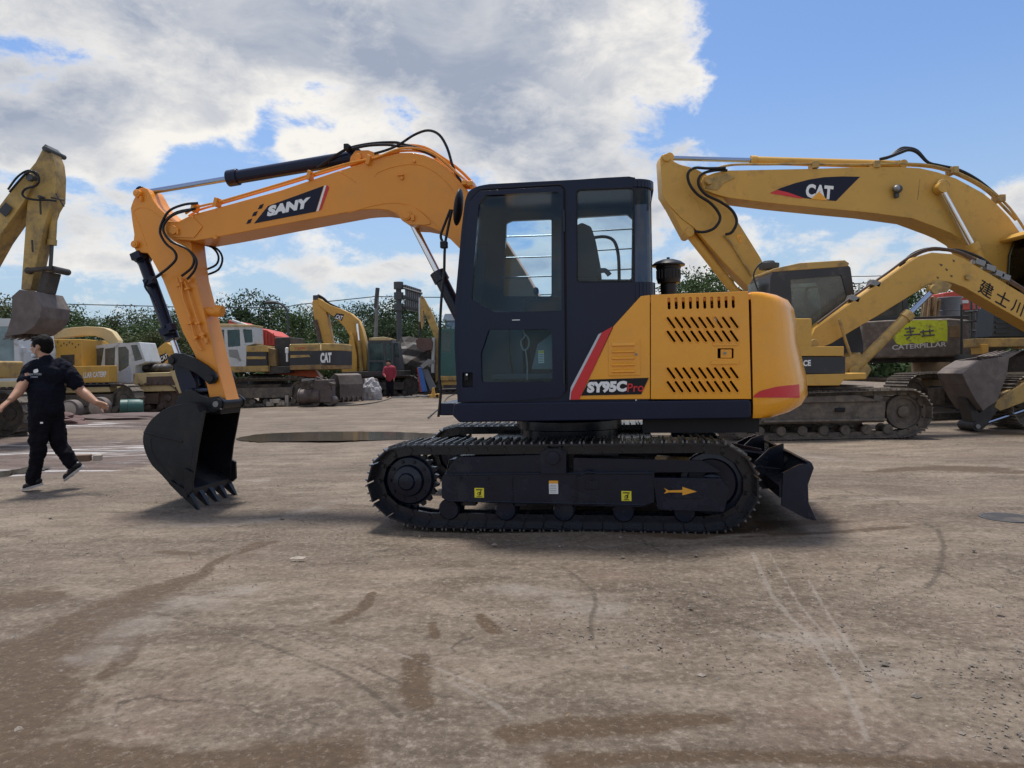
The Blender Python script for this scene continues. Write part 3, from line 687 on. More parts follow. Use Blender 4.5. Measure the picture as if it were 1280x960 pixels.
# foot pivot
m=MB(); a=F.P(674,447,VB); m.cyl((a.x,VB-.06,a.z),(a.x,VB+BW+.06,a.z),.07,n=20)
m.prism([(a.x-.20,.88),(a.x+.22,.88),(a.x+.1,a.z+.1),(a.x-.1,a.z+.1)],VB-.05,VB-.01); m.prism([(a.x-.20,.88),(a.x+.22,.88),(a.x+.1,a.z+.1),(a.x-.1,a.z+.1)],VB+BW+.01,VB+BW+.05)
m.build('boom_foot_bracket',M['black'],RT,bevel=.01)
vc_=VB+BW/2
# boom lift cylinder (foot → boss)
cylinder_part(RT,F.P(604,452,vc_),F.P(511,270,vc_),.60,.062,.031,M['black'],M['chrome'],'boom_cylinder')
# arm cylinder on the top
cylinder_part(RT,F.P(447,196,vc_),F.P(180,241,vc_),.585,.066,.028,M['navy'],M['steelblue'],'arm_cylinder')
# pipes & hoses on the boom
def pipe(pts,v,r=.011,mat='boom',name='boom_pipe',par=None,sm=4): return tube_px(pts,v,r,name,M[mat],par or boom,sm=sm)
pipe([(232,267),(245,259.5),(262,255),(275,252),(350,230),(420,208.5),(445,202),(470,197),(500,186),(530,187),(552,199),(572,217),(591,233)],VB-.015)
pipe([(236,270),(248,263),(262,258.5),(275,255),(350,233),(420,211.5),(460,199),(500,189),(531,190.5),(551,203),(570,220),(588,236)],VB+.06)
pipe([(505,181),(530,184),(553,197),(575,213),(593,231)],VB+.22,.014)
m=MB()
for x,y in((244,259),(272,252.5),(388,219),(462,200)):
    m.box(F.P(x,y+1,VB),(.035,.10,.085),rot=Matrix.Rotation(R(16),3,'Y'))
for x,y in((590,232),(583,231)): m.box(F.P(x,y,VB+.05),(.05,.2,.04))
m.build_each('pipe_clamp',M['boom'],boom,bevel=.004)
pipe([(247,254),(231,255.5),(213,262.5),(204,275),(200,290),(207,304),(218,314),(220,324),(210,335),(198,344),(190,350)],VB-.06,.0125,'rubber','hydraulic_hose')
pipe([(244,261),(222,265),(208,275),(204,288),(214,302),(231,309),(242,321),(240,334),(227,345)],VB-.045,.0125,'rubber','hydraulic_hose')
pipe([(240,262),(218,268),(206,279),(205,291),(217,303),(235,312),(245.5,325),(243,338),(234,349)],VB-.08,.012,'rubber','hydraulic_hose')
pipe([(250,305),(265,309),(273,320),(270,331),(255,338)],VB+BW-.06,.011,'rubber','hydraulic_hose')
pipe([(252,303),(271,311),(278,323),(273,337),(257,344)],VB+BW-.02,.011,'rubber','hydraulic_hose')
pipe([(396,210),(408,202),(420,194),(437,185),(464,179.5),(492,178),(504,180.5),(533,188.6),(553,201),(566,216)],VB+.10,.014,'rubber','hydraulic_hose')
pipe([(440,186),(460,182),(484,181),(498,183),(520,186),(545,196)],VB+.05,.013,'rubber','hydraulic_hose')
pipe([(468,192),(485,187),(500,180),(518,168.5),(535,163),(549,168.5),(559,185),(566,208),(573,222),(580,231)],VB+.02,.0125,'rubber','hydraulic_hose')
a=F.P(436,186,VB+.10); MB().box(a,(.05,.16,.06)).build('hose_clamp',M['rubber'],boom,bevel=.01)
# --- ARM
AW=.25; VA=VB+(BW-AW)/2
AR=[(169,245),(171,239),(174,235.3),(179,233.8),(184,236),(188,243),(192,251),(198,259),(208,268),(222,280),(238,298),(241,325),(244,348),(258,402),(269,449),(281,494),(284,503),(282,509),(276,512),(268,509),(262,499),(258,481),(242,441),(228,415),(217,384),(203,349),(190,325),(184,316),(177,316),(170,314),(165.8,307),(167.5,293),(165,277),(163,260),(166,251)]
arm=MB().prism(F.L(AR,VA),VA,VA+AW).build('arm',M['boom'],RT,bevel=.008)
m=MB()
m.tube([F.P(x,y,VA) for x,y in((166.5,265),(172,260.5),(181,259.5),(190,263),(202,273),(212,285))],.0055,6,sm=4)
m.tube([F.P(x,y,VA) for x,y in((167,266),(175,283),(184,308))],.004,6,sm=3)
for (x,y,r) in((174,242.5,.038),(171,306,.036)):
    c=F.P(x,y,VA); m.cyl(c+Vector((0,-.045,0)),c,r,n=20); m.cyl(c+Vector((0,-.052,0)),c,r*.6,n=16)
m.box(F.P(178,249,VA)+Vector((0,-.02,0)),(.02,.03,.05)); m.build_each('arm_boss',M['boom'],arm,bevel=.004)
m=MB(); a=F.P(255,386,VA+AW/2); b=F.P(277,386.5,VA+AW/2); m.cyl(F.P(258,389,VA+.08),F.P(277,391,VA+.08),.045,n=18); m.cyl(F.P(270,388,VA+.08),F.P(278.5,389,VA+.08),.055,n=18); m.build('arm_stub',M['boom'],arm,bevel=.006)
def apipe(pts): return pipe(pts,VA-.03,.0095,'boom','arm_pipe',arm)
apipe([(221,347),(224,356),(232,382),(238,402),(243,420),(247,430),(252,438)]); apipe([(231,352),(235,362),(241,382),(247.5,402),(251,414),(256,424),(259,430)])
apipe([(226.5,350),(229,372),(238,396)])
m=MB()
for x,y in((224,357),(235.5,361),(238,404),(248.5,404),(245,422),(254,418)): m.box(F.P(x,y,VA-.02),(.05,.06,.022),rot=Matrix.Rotation(R(-15),3,'Y'))
for x,y in((236,350),(226,350),(243,422),(252.5,420),(257,426)): m.cyl(F.P(x,y-3,VA-.035),F.P(x+1.5,y+3,VA-.035),.016,n=10)
m.build_each('pipe_clamp',M['boom'],arm,bevel=.003)
# bucket cylinder
bc=cylinder_part(RT,F.P(178,322,VA+AW/2),F.P(224,448,VA+AW/2),.80,.060,.028,M['navy'],M['chrome'],'bucket_cylinder')
m=MB()
m.tube([F.P(x,y,VA+.02) for x,y in((203,372),(210,392),(217,412))],.008,6)
m.tube([F.P(x,y,VA-.03) for x,y in((184,350),(181,358),(190,372),(199,392),(206,410))],.010,8,sm=4)
m.tube([F.P(x,y,VA-.03) for x,y in((190,350),(197,346),(203,342))],.010,8,sm=3)
for x,y in((212,410),(208,414),(188,352),(172,320)): m.box(F.P(x,y,VA+.02),(.10,.09,.07),rot=Matrix.Rotation(R(-20),3,'Y'))
m.build('cylinder_pipe',M['navy'],bc,bevel=.008)
# linkage
bn=[(211,446),(214,443),(228,441.5),(244,448),(259,457),(268,465),(271,472),(268,479),(261,480.5),(254,474),(244,466),(228,459),(214,457),(210,452)]
m=MB()
for v0 in(VA-.055,VA+AW+.015): m.prism(F.L(bn,VA-.05),v0,v0+.04)
for x,y in((263.5,473),(215,450.5)):
    c=F.P(x,y,VA-.06); m.cyl(c,(c.x,VA+AW+.07,c.z),.044,n=18); m.cyl((c.x,c.y-.02,c.z),c,.035,n=16)
m.build('rocker_link',M['blk2'],RT,bevel=.008)
m=MB(); m.prism(rnd(F.L([(214,447),(232,452),(245,478),(246,492),(236,497),(226,490),(219,468)],VA+.02),.03),VA+.02,VA+.07); m.prism(rnd(F.L([(214,447),(232,452),(245,478),(246,492),(236,497),(226,490),(219,468)],VA+.02),.03),VA+AW-.07,VA+AW-.02)
m.prism(rnd(F.L([(218,462),(236,465),(243,484),(229,488)],VA+.02),.03),VA+.05,VA+AW-.05); m.cyl(F.P(236,490,VA-.07),F.P(236,490,VA-.07)+Vector((0,AW+.14,0)),.036,n=16)
m.build('push_link',M['navy'],RT,bevel=.008)
# --- BUCKET
VN=vc_-.375; VF=vc_+.375
side=[(222,506),(236,503.5),(244,506),(250,516),(245,545),(241,565),(238,590),(237,612),(229,617),(214,607.5),(202,594),(190,582),(182,567),(178.3,552),(180,539),(188,525.5),(200,515),(211,509)]
sl=F.L(side,VN)
m=MB(); m.prism(sl,VN,VN+.022); m.prism(sl,VF-.022,VF)
ext=F.L([(250,516),(244,506),(236,503.5),(222,506),(211,509),(200,515),(188,525.5),(180,539),(178.3,552),(182,567),(190,582),(202,594),(213,605),(228,619),(232,622)],VN)
ex=[(p.x,p.y) for p in crom([Vector((*p,0)) for p in ext],4)]
cc=Vector(F.p(222,560,VN)); inn=[]
for i,p in enumerate(ex):
    a=Vector(ex[max(0,i-1)]);b=Vector(ex[min(len(ex)-1,i+1)]); d=(b-a).normalized(); n=Vector((-d.y,d.x)); 
    if (cc-Vector(p)).dot(n)<0: n=-n
    inn.append(tuple(Vector(p)+n*.024))
m.prism(ex+inn[::-1],VN+.002,VF-.002)
m.prism(F.L([(229,620),(213,604),(215,600),(236,613),(236,622)],VN),VN-.03,VF+.03)      # cutting edge base
bk=m.build('bucket',M['blk2'],RT,bevel=.005)
m=MB(); sc=F.L([(180,540),(200,546),(228,552)],VN); m.tube([Vector((p[0],VN,p[1])) for p in sc],.010,6); m.tube([F.P(x,y,VN) for x,y in((188,548),(190,565),(202,583),(218,600),(232,614))],.007,6,sm=4)
m.prism(F.L([(250,516),(256,513),(247,560),(241,600),(237,600),(242,560)],VN),VN-.004,VN+.026); m.build('bucket_rib',M['blk2'],bk)
for v0 in(VN-.03,VF): MB().prism(F.L([(233,585),(242,590),(243,613),(238,618),(232,612)],VN),v0,v0+.03).build('side_cutter',M['blk2'],bk,bevel=.004)
td=(Vector(F.p(243,640,VN))-Vector(F.p(228,620,VN))).normalized(); tn=Vector((-td.y,td.x)); tb=Vector(F.p(230,616,VN))
for k in range(5):
    v=VN+.03+(VF-VN-.06)*k/4; m=MB()
    def q(s,t,vv): p=tb+td*s+tn*t; return (p.x,vv,p.y)
    w=.042
    vs=[q(-.03,-.035,v-w),q(-.03,-.035,v+w),q(-.03,.035,v+w),q(-.03,.035,v-w),q(.07,-.030,v-w*.8),q(.07,-.030,v+w*.8),q(.07,.034,v+w*.8),q(.07,.034,v-w*.8),q(.225,-.007,v-w*.30),q(.225,-.007,v+w*.30),q(.225,.007,v+w*.30),q(.225,.007,v-w*.30)]
    m.add(vs,[(0,1,2,3),(0,4,5,1),(1,5,6,2),(2,6,7,3),(3,7,4,0),(4,8,9,5),(5,9,10,6),(6,10,11,7),(7,11,8,4),(11,10,9,8)]); m.build('tooth',M['blk2'],bk,bevel=.004)
ear=rnd(F.L([(221,508),(225,496),(231,489),(241,486),(250,493),(262,497),(275,495),(283,502),(281,511),(270,515),(246,515)],VA-.05),.02)
m=MB(); m.prism(ear,VA-.085,VA-.05); m.prism(ear,VA+AW+.05,VA+AW+.085); c=F.P(272,505,VA-.085)
m.cyl((c.x,VA-.11,c.z),(c.x,VA+AW+.11,c.z),.055,n=22); m.prism(F.L([(222,510),(240,499),(276,510),(276,518),(246,517),(226,512)],VA-.05),VA-.05,VA+AW+.05)
# top plate towards the opening
m.build('bucket_ear',M['blk2'],bk,bevel=.006)
m=MB(); m.cyl((c.x,VA-.125,c.z),(c.x,VA-.108,c.z),.028,n=14); m.cyl((c.x+.05,VA-.12,c.z-.045),(c.x+.05,VA-.108,c.z-.045),.008,n=8); m.build('pin',M['greym'],bk)
# ============================================================ BACKGROUND MACHINES
def P2(fr,pts,v): return fr.L(pts,v)
def prm(fr,pts,v0,v1,name,mat,parent,bevel=.015,r=0,pv=None):
    pl=fr.L(pts,v0 if pv is None else pv); pl=rnd(pl,r) if r else pl
    return MB().prism(pl,v0,v1).build(name,mat,parent,bevel=bevel)
def tpx(fr,pts,v,r,name,mat,parent,sm=4,n=8):
    return MB().tube([fr.P(q[0],q[1],q[2] if len(q)>2 else v) for q in pts],r,n,sm=sm).build(name,mat,parent)
def cyl_px(fr,a,b,v,split,r,rr,bm_,rm,par,name='hydraulic_cylinder'): return cylinder_part(par,fr.P(a[0],a[1],v),fr.P(b[0],b[1],v),split,r,rr,bm_,rm,name)
def bg_tracks(fr,rt,uc,L_,gauge,h,w,mat,pitch=.2,detail=False):
    r=h/2
    for sg in(-1,1):
        fp=[(uc-L_/2+r*1.6,h*.30),(uc+L_/2-r*1.6,h*.30),(uc+L_/2-r*1.5,h*.66),(uc-L_/2+r*1.5,h*.66)]
        track(rt,sg*gauge/2,w,(uc-L_/2+r,r,r),(uc+L_/2-r,r,r),uc-L_/2+r*1.05,uc+L_/2-r*1.05,pitch,mat,detail=detail,frame_poly=fp,rollers=7,gh=.03)
    MB().box((uc,0,h*.55),(L_*.42,gauge-w*.5,h*.45)).build('carbody',mat,rt,bevel=.02)
    MB().lathe([(.6,h*.7),(.62,h*1.08),(.5,h*1.15)],(uc,0,0),28).build('swing_ring',M['dkmud'],rt)
def bkt(fr,side,v0,v1,open_i,mat,par,teeth=None,tl=.2,nt=5):
    """side polygon (px, at v0); open_i = (i,j): edge left open; shell everywhere else"""
    sl=fr.L(side,v0); m=MB(); m.prism(sl,v0,v0+.04); m.prism(sl,v1-.04,v1)
    cen=Vector((sum(p[0] for p in sl)/len(sl),sum(p[1] for p in sl)/len(sl))); N=len(sl)
    for i in range(N):
        if i in open_i: continue
        edge_strip(m,sl[i],sl[(i+1)%N],.04,v0+.02,v1-.02,cen)
    b=m.build('bucket',mat,par,bevel=.01)
    if teeth:
        a=Vector(fr.p(*teeth[0],v0)); c=Vector(fr.p(*teeth[1],v0)); d=(c-a).normalized(); n=Vector((-d.y,d.x))
        for k in range(nt):
            v=v0+.06+(v1-v0-.12)*k/(nt-1); p0=a-d*.05; p1=a+d*tl; m=MB(); w=.05
            vs=[(p0.x+n.x*.04,v-w,p0.y+n.y*.04),(p0.x+n.x*.04,v+w,p0.y+n.y*.04),(p0.x-n.x*.04,v+w,p0.y-n.y*.04),(p0.x-n.x*.04,v-w,p0.y-n.y*.04),(p1.x,v-w*.4,p1.y),(p1.x,v+w*.4,p1.y)]
            m.add(vs,[(0,1,2,3),(0,4,5,1),(3,2,5,4),(0,3,4),(1,5,2)]); m.build('tooth',mat,b)
    return b
# ---------------------------------------------------------------- F: faces right, characters on the boom
yF=13.15; FF=Frame(1048,yF,0); rt=root('excavator',FF,'worn yellow excavator with Chinese characters on its bent boom, standing right behind the orange one','excavator')
uL=FF.p(932,540,-1.27)[0]; uR=FF.p(1168,540,-1.27)[0]; uc=(uL-.35+uR)/2; Lt=uR-uL+.35
r=.40
for sg in(-1,1):
    fp=[(uL+.25,.26),(uR-.75,.26),(uR-.72,.60),(uL+.4,.62)]
    t=track(rt,sg*1.0,.55,(uL-.35+.38,.40,.38),(uR-.38,.42,.39),uL+.1,uR-.5,.19,M['mudtrk'],detail=True,frame_poly=fp,rollers=7,gh=.025)
    m=MB(); vv=sg*1.0-.2
    m.prism([(uL+.3,.29),(uR-.75,.29),(uR-.75,.33),(uL+.3,.33)],vv-.06,vv+.4); m.prism([(uL+.2,.60),(uR-.8,.60),(uR-1.2,.72),(uL+.9,.70)],vv-.02,vv+.4)
    if sg<0: m.box((uL+1.55,vv-.015,.48),(.16,.04,.07),1)
    m.build('track_frame',[M['mudtrk'],M['seam']],t,bevel=.015)
MB().box((uc,0,.62),(1.9,1.7,.45)).build('carbody',M['mudtrk'],rt,bevel=.03)
MB().lathe([(.55,.75),(.57,1.06),(.45,1.12)],(uc,0,0),28).build('swing_ring',M['dkmud'],rt)
vN=-1.2
prm(FF,[(930,468),(1007,468),(1055,467),(1083,466),(1083,474),(1055,475),(1050,482),(930,483)],vN,1.15,'deck',M['catyel'],rt,r=.02)
prm(FF,[(930,445.5),(1057,445.5),(1057,467.5),(930,468)],vN+.01,vN+.5,'side_box',M['catblk'],rt)
prm(FF,[(990,433),(1055,433),(1055,445),(990,445)],vN+.0,vN+.45,'side_box_top',M['catyel'],rt,r=.01)
prm(FF,[(940,398),(1015,398),(1015,445),(940,445)],vN+.05,vN+.75,'fuel_tank',M['catyel'],rt,r=.03)
prm(FF,[(870,400),(950,396),(950,470),(870,470)],vN,1.15,'engine_hood',M['catyel'],rt,r=.04)
text_on(FF,'FORCE',vN+.006,(989,458.6),(1013.5,457.4),(989,451),M['white'],rt,bold=.04)
# cab on the far side
vc0,vc1=.12,1.25
co_=rnd(FF.L([(958,470),(961,400),(963,345),(968,337),(1056,329),(1063,334),(1069,375),(1079,430),(1079,470)],vc0),.05)
wins=[rnd(FF.L([(988,349),(1052,344),(1059,372),(1059,405),(1016,420),(992,420)],vc0),.03)]
cb=cab_shell(rt,co_,vc0,vc1,wins,[wins[0]],[],M['catblk'],M['glassdust'],th=.05)
prm(FF,[(966,336),(1000,328.5),(1056,325),(1062,329),(1060,333),(966,340)],vc0-.01,vc1+.01,'cab_roof',M['catyel2'],cb,r=.02)
m=MB(); fr_=rnd(FF.L([(1006,362),(1010,358),(1042,357),(1047,364),(1050,405),(1012,420)],vc0+.3),.03); cx=sum(p[0] for p in fr_)/len(fr_);cz=sum(p[1] for p in fr_)/len(fr_)
m.prismh(fr_,[[(cx+(p[0]-cx)*.86,cz+(p[1]-cz)*.88) for p in fr_]],vc0+.3,vc0+.34); m.build('cab_seat_frame',M['catyel2'],cb)
m=MB(); c=FF.P(961,333,vc0+.7); m.lathe([(.17,-.06),(.19,.0),(.19,.05),(.12,.06),(.10,.10),(.01,.11)],c,20); m.build('roof_beacon',M['dkgrey'],cb)
a_=co_[0]; zz0=FF.p(968,363,vc0)[1]; zz1=FF.p(968,349,vc0)[1]; um=min(p[0] for p in co_)+.02; MB().box((um-.03,.72,(zz0+zz1)/2),(.012,.62,zz1-zz0)).build('rear_window',M['glassdust'],cb)
tpx(FF,[(948,364),(942,345),(947,333),(953,328)],vc0-.02,.015,'cab_cable',M['cable'],cb)
# boom
vb0,vb1=-.32,.10
bm_=[(1012,425),(1019,410),(1066,377),(1108,347.5),(1137.5,327),(1150,319.5),(1165,315.5),(1191,317.5),(1205,323),(1221,332.7),(1280,368),(1350,408),(1410,446),(1408,462),(1395,466),(1340,437),(1280,402),(1250,385),(1226.6,371),(1205,359),(1190,354),(1175,353),(1160,357),(1137.5,370),(1100,393),(1066,413),(1040,429),(1028,434),(1016,433)]
boom_=prm(FF,bm_,vb0,vb1,'boom',M['catyel'],rt,.012)
m=MB(); m.prism(rnd(FF.L([(1163,357),(1166,350),(1178,351),(1190,356),(1184,365),(1170,367)],vb0),.03),vb0-.02,vb0+.01); 
for (x,y,r_) in((1170,361,.06),(1017,429,.07),(1209,347,.05)): c=FF.P(x,y,vb0); m.cyl(c+Vector((0,-.05,0)),c,r_,n=18)
m.tube([FF.P(x,y,vb0) for x,y in[(1150,359),(1165,353),(1185,352),(1200,357)]],.012,6,sm=4); m.build_each('boom_boss',M['catyel2'],boom_,bevel=.01)
for (x,y,s) in((1176,331,1),(1183,337,.8),(1189,345,.8),(1172,347,.7),(1192,326,.7)): MB().prism(FF.L([(x-2*s,y-1.6),(x+2.4*s,y-.4),(x+1.4*s,y+1.8),(x-1*s,y+.8)],vb0),vb0-.004,vb0).build('rust_chip',M['rusty'],boom_)
for ch,(bl_,br_,tl_) in zip('建士川',(((1221.5,365),(1238,375),(1227.5,348)),((1242.5,377),(1258,386),(1249,361)),((1262.5,388),(1276,396),(1268,373)))): text_on(FF,ch,vb0-.001,bl_,br_,tl_,M['seam'],boom_,name='character',bold=.012)
text_on(FF,'土',vb0-.001,(1285,400),(1299,408.5),(1290.5,385),M['seam'],boom_,name='character',bold=.012)
tpx(FF,[(1022,404),(1066,371),(1108,342),(1137,321),(1160,311),(1180,311),(1205,317),(1240,336),(1285,364),(1340,398)],vb0+.05,.022,'boom_pipe',M['rusty'],boom_)
tpx(FF,[(1030,400),(1066,374),(1108,344.5),(1135,325),(1160,313),(1190,314),(1215,325),(1285,367)],vb1-.08,.022,'boom_pipe',M['rusty'],boom_)
tpx(FF,[(1125,333),(1140,318),(1160,311),(1180,312.5),(1200,313),(1225,322),(1240,333)],vb0+.15,.025,'hydraulic_hose',M['rubber'],boom_)
m=MB()
for x,y in((1092,355),(1066,374),(1222,329),(1235,336),(1246,343),(1253,347)): m.box(FF.P(x,y,vb0+.1),(.16,.2,.10),rot=Matrix.Rotation(R(20),3,'Y'))
m.build_each('pipe_clamp',M['greym'],boom_,bevel=.01)
tpx(FF,[(1049,399),(1056,423),(1065,450),(1067,462)],vb0-.14,.028,'hand_rail',M['catyel2'],rt,sm=2)
cyl_px(FF,(1065,464),(1167,362),-.45,.70,.085,.045,M['catyel2'],M['steelblue'],rt,'boom_cylinder'); cyl_px(FF,(1065,464),(1167,362),.22,.70,.085,.045,M['catyel2'],M['steelblue'],rt,'boom_cylinder')
prm(FF,[(1050,450),(1075,440),(1090,462),(1083,474),(1055,476)],-.5,.3,'front_bracket',M['catyel2'],rt)
# arm and bucket of F
prm(FF,[(1385,440),(1415,440),(1425,458),(1400,478),(1330,490),(1280,503),(1251,514),(1243,509),(1247,499),(1280,479),(1340,462)],vb0+.06,vb1-.06,'arm',M['catyel2'],rt)
cyl_px(FF,(1300,506),(1223,532),-.12,.12,.07,.034,M['dkmud'],M['steelblue'],rt,'bucket_cylinder')
b=bkt(FF,[(1203,467),(1211,460),(1228,450),(1262,444.5),(1259,468),(1246,502),(1236,508),(1229,514),(1218,498),(1209,481)],-.42,.36,(2,),M['bktmud'],rt,teeth=((1260,446),(1282,437)),tl=.32)
m=MB(); m.prism(FF.L([(1206,498),(1222,516),(1240,502),(1247,510),(1230,533),(1223,540),(1216,536)],-.2),-.25,.05); c=FF.P(1222,533,-.3); m.cyl(c,c+Vector((0,.45,0)),.09,n=18); m.build('bucket_linkage',M['dkmud'],rt,bevel=.01)
c=FF.P(1222,533,-.31); MB().cyl(c+Vector((0,-.02,0)),c,.04,n=12).build('pin',M['greym'],rt)
# ---------------------------------------------------------------- G: large one facing left, CAT on its boom
GG=Frame(1345,15.6,0); rt=root('excavator',GG,'large yellow excavator with a black CAT wedge on its long boom reaching left overhead','excavator')
vb0,vb1=-.32,.32
Gb=[(876,228),(880,220.5),(893,216),(909,213),(960,212),(1016,210.8),(1070,209),(1126,208.6),(1150,210),(1172,215),(1195.6,223),(1228.6,241),(1246,255),(1262,272),(1282,300),(1305,350),(1310,400),(1290,412),(1262,400),(1240,360),(1214,313),(1205,301),(1190,292),(1177,286.5),(1140.5,273),(1085,265.5),(1030,260.5),(970,254.5),(913,247.5),(895,243),(880,237)]
boom_=prm(GG,Gb,vb0,vb1,'boom',M['catyel'],rt,.012)
flat(GG,[(962.4,241.4),(976,235),(993.6,229),(1011,224.5),(1030,221.5),(1052,220.5),(1075,221),(1060,236),(1045,251.3),(1026,249.8),(1000,247.2)],vb0-.001,'logo_wedge',M['decalnavy'],boom_)
flat(GG,[(962.4,241.6),(972,237.5),(985,240.5),(1005,247.6),(1000,248)],vb0-.005,'red_stripe',M['red'],boom_,proud=.002)
text_on(GG,'CAT',vb0-.004,(1006.5,246.8),(1040.5,249.8),(1008,229.5),M['white'],boom_,bold=.05)
flat(GG,[(1013.5,248.8),(1024,239.5),(1034.5,250.4)],vb0-.009,'logo_triangle',M['orgst'],boom_,proud=.003)
m=MB()
for (x,y,r_) in((885,228,.07),(1175.5,233.5,.13),(1175.5,233.5,.06)): c=GG.P(x,y,vb0); m.cyl(c+Vector((0,-.13,0)),c,r_,n=20)
m.prism(rnd(GG.L([(880,236),(893,221),(909,217),(920,222),(905,229),(897,238)],vb0),.03),vb0-.02,vb0+.01); m.tube([GG.P(x,y,vb0) for x,y in[(1150,224),(1149,232),(1147,250)]],.01,6); m.build_each('boom_boss',M['catyel2'],boom_,bevel=.01)
m=MB(); c=GG.P(1122,236,vb0-.1); m.ell(c,(.10,.08,.09),10); m.box(c+Vector((0,.06,-.11)),(.07,.1,.12)); m.build('work_lamp',M['dkgrey'],boom_); MB().ell(c+Vector((-.03,-.03,0)),(.075,.06,.065),8).build('lens',M['greym'],boom_)
for v in(vb0-.13,vb1+.13): cyl_px(GG,(1262,392),(1176,235),v,.55,.105,.06,M['catyel'],M['chrome'],rt,'boom_cylinder')
cyl_px(GG,(1127,206),(836,197.5),0,.645,.085,.05,M['catyel'],M['steelblue'],rt,'arm_cylinder')
tpx(GG,[(893,211),(916,206),(960,205.5),(1010,205),(1070,206),(1125,204.5),(1165,207),(1200,217),(1235,236),(1262,260),(1283,290)],vb0+.05,.025,'boom_pipe',M['catyel2'],boom_)
tpx(GG,[(1120,206),(1165,209),(1200,220),(1235,240),(1270,275)],vb1-.1,.03,'boom_pipe',M['catyel2'],boom_)
m=MB()
for x,y in((1017,207.5),(1093,207),(1248,249),(1190,214)): m.box(GG.P(x,y,vb0+.1),(.12,.3,.14))
m.build_each('pipe_clamp',M['catyel2'],boom_,bevel=.01)
for k,dv in((0,0),(1,.12),(2,.24)):
    tpx(GG,[(1100,199),(1112,196),(1125,191-k*2.4),(1136,187.5-k*1.2),(1147,191-k),(1160,203),(1175,207),(1200,213),(1225,227),(1250,248)],vb0+.1+dv,.032,'hydraulic_hose',M['rubber'],boom_)
tpx(GG,[(907,210),(885,210.5),(868,210),(860,217),(862,230),(872,243),(887,253),(897,264),(900,274),(893,285),(880,290),(868,289)],vb0-.1,.03,'hydraulic_hose',M['rubber'],boom_)
tpx(GG,[(909,213),(893,213),(877,218),(873,230),(882,243),(900,252),(915,263),(921,277),(915,290),(907,293)],vb0-.08,.03,'hydraulic_hose',M['rubber'],boom_)
Ga=[(825.4,199),(827,194),(831,192),(836,194),(843,202),(850,205.5),(868,210),(885,219),(902,243),(920,273),(950,321),(965,350),(985,395),(970,400),(935,358),(905,328),(868,285),(852,273),(836,256),(828,243)]
arm_=prm(GG,Ga,-.22,.22,'arm',M['catyel'],rt,.012)
m=MB()
for (x,y,r_) in((833,197.5,.08),(862,291,.09)): c=GG.P(x,y,-.22); m.cyl(c+Vector((0,-.05,0)),c+Vector((0,.5,0)),r_,n=18)
m.prism(GG.L([(836,256),(852,273),(868,285),(864,296),(855,292),(846,275)],-.22),-.2,.2)
m.tube([GG.P(x,y,-.22) for x,y in[(853,208),(858,218),(866,240),(876,262)]],.012,6,sm=3); m.build_each('arm_boss',M['catyel'],arm_,bevel=.01)
tpx(GG,[(905,294),(915,306),(925,322),(940,345)],-.25,.02,'arm_pipe',M['catyel2'],arm_)
text_on(GG,'6',-.224,(920,297),(926,305),(923,289),M['orgst'],arm_)
cyl_px(GG,(861,291),(935,385),0,.84,.095,.05,M['catyel'],M['chrome'],rt,'bucket_cylinder')
b=bkt(GG,[(940,390),(960,380),(985,390),(990,420),(965,440),(940,430)],-.5,.5,(3,),M['bktmud'],rt)
# G upper: cab near side at the right edge, deck, louvred box
vC=-1.35
gc=GG.L([(1300,415),(1300,360),(1303,310),(1309,292),(1318,286),(1420,282),(1424,300),(1424,418)],vC)
gw=[rnd(GG.L([(1312,375),(1314,305),(1320,294),(1350,292),(1353,380)],vC),.04),rnd(GG.L([(1362,296),(1412,292),(1414,375),(1364,378)],vC),.04)]
cb=cab_shell(rt,gc,vC,-.35,gw,gw,[1,2],M['catblk'],M['glassd'],th=.05)
prm(GG,[(1294,290),(1300,284),(1320,278),(1424,270),(1426,282),(1320,287),(1300,293)],vC-.04,-.3,'cab_roof',M['catyel'],cb,r=.03)
prm(GG,[(1221,423),(1400,421),(1400,432),(1222,434)],vC,-.9,'deck',M['catyel2'],rt)
prm(GG,[(1226,430),(1236,430),(1236,441),(1228,443)],vC-.05,vC+.3,'step',M['catyel'],rt)
prm(GG,[(1244,384),(1300,376),(1300,421),(1240,421)],-.9,-.35,'louvred_box',M['dkgrey'],rt)
m=MB()
for k in range(5): m.prism(GG.L([(1243.5,389+k*6.2),(1262,388+k*6.2),(1262,391+k*6.2),(1243.5,392+k*6.2)],-.9),-.93,-.9)
m.build_each('louvre',M['catblk'],rt)
prm(GG,[(1380,380),(1470,375),(1480,432),(1380,432)],-1.35,1.35,'engine_hood',M['catyel'],rt,r=.1)
TT=Frame(0,0,48,at=GG.W(-.9,.1,0)); 
tr_=bpy.data.objects.new('undercarriage',None); COL.objects.link(tr_); tr_.parent=rt; tr_.location=(-1.63,-.67,0); tr_.rotation_euler=(0,0,R(17))
def sub_tracks(par,L_,gauge,h,w,mat,pitch):
    r=h/2
    for sg in(-1,1):
        m_=track(par,sg*gauge/2,w,(L_/2-r,r,r),(-L_/2+r,r,r),-L_/2+r*1.05,L_/2-r*1.05,pitch,mat,detail=True,frame_poly=[(-L_/2+r*1.6,h*.3),(L_/2-r*1.6,h*.3),(L_/2-r*1.5,h*.66),(-L_/2+r*1.5,h*.66)],rollers=0,gh=.03)
        for ch in list(m_.children): bpy.data.objects.remove(ch) if False else None
sub_tracks(tr_,4.2,2.35,1.0,.6,M['mudtrk'],.2)
MB().box((0,0,.6),(1.8,2.0,.5)).build('carbody',M['dkmud'],tr_)
MB().lathe([(.7,.8),(.72,1.3),(.6,1.4)],(0,0,0),24).build('swing_ring',M['dkmud'],tr_)
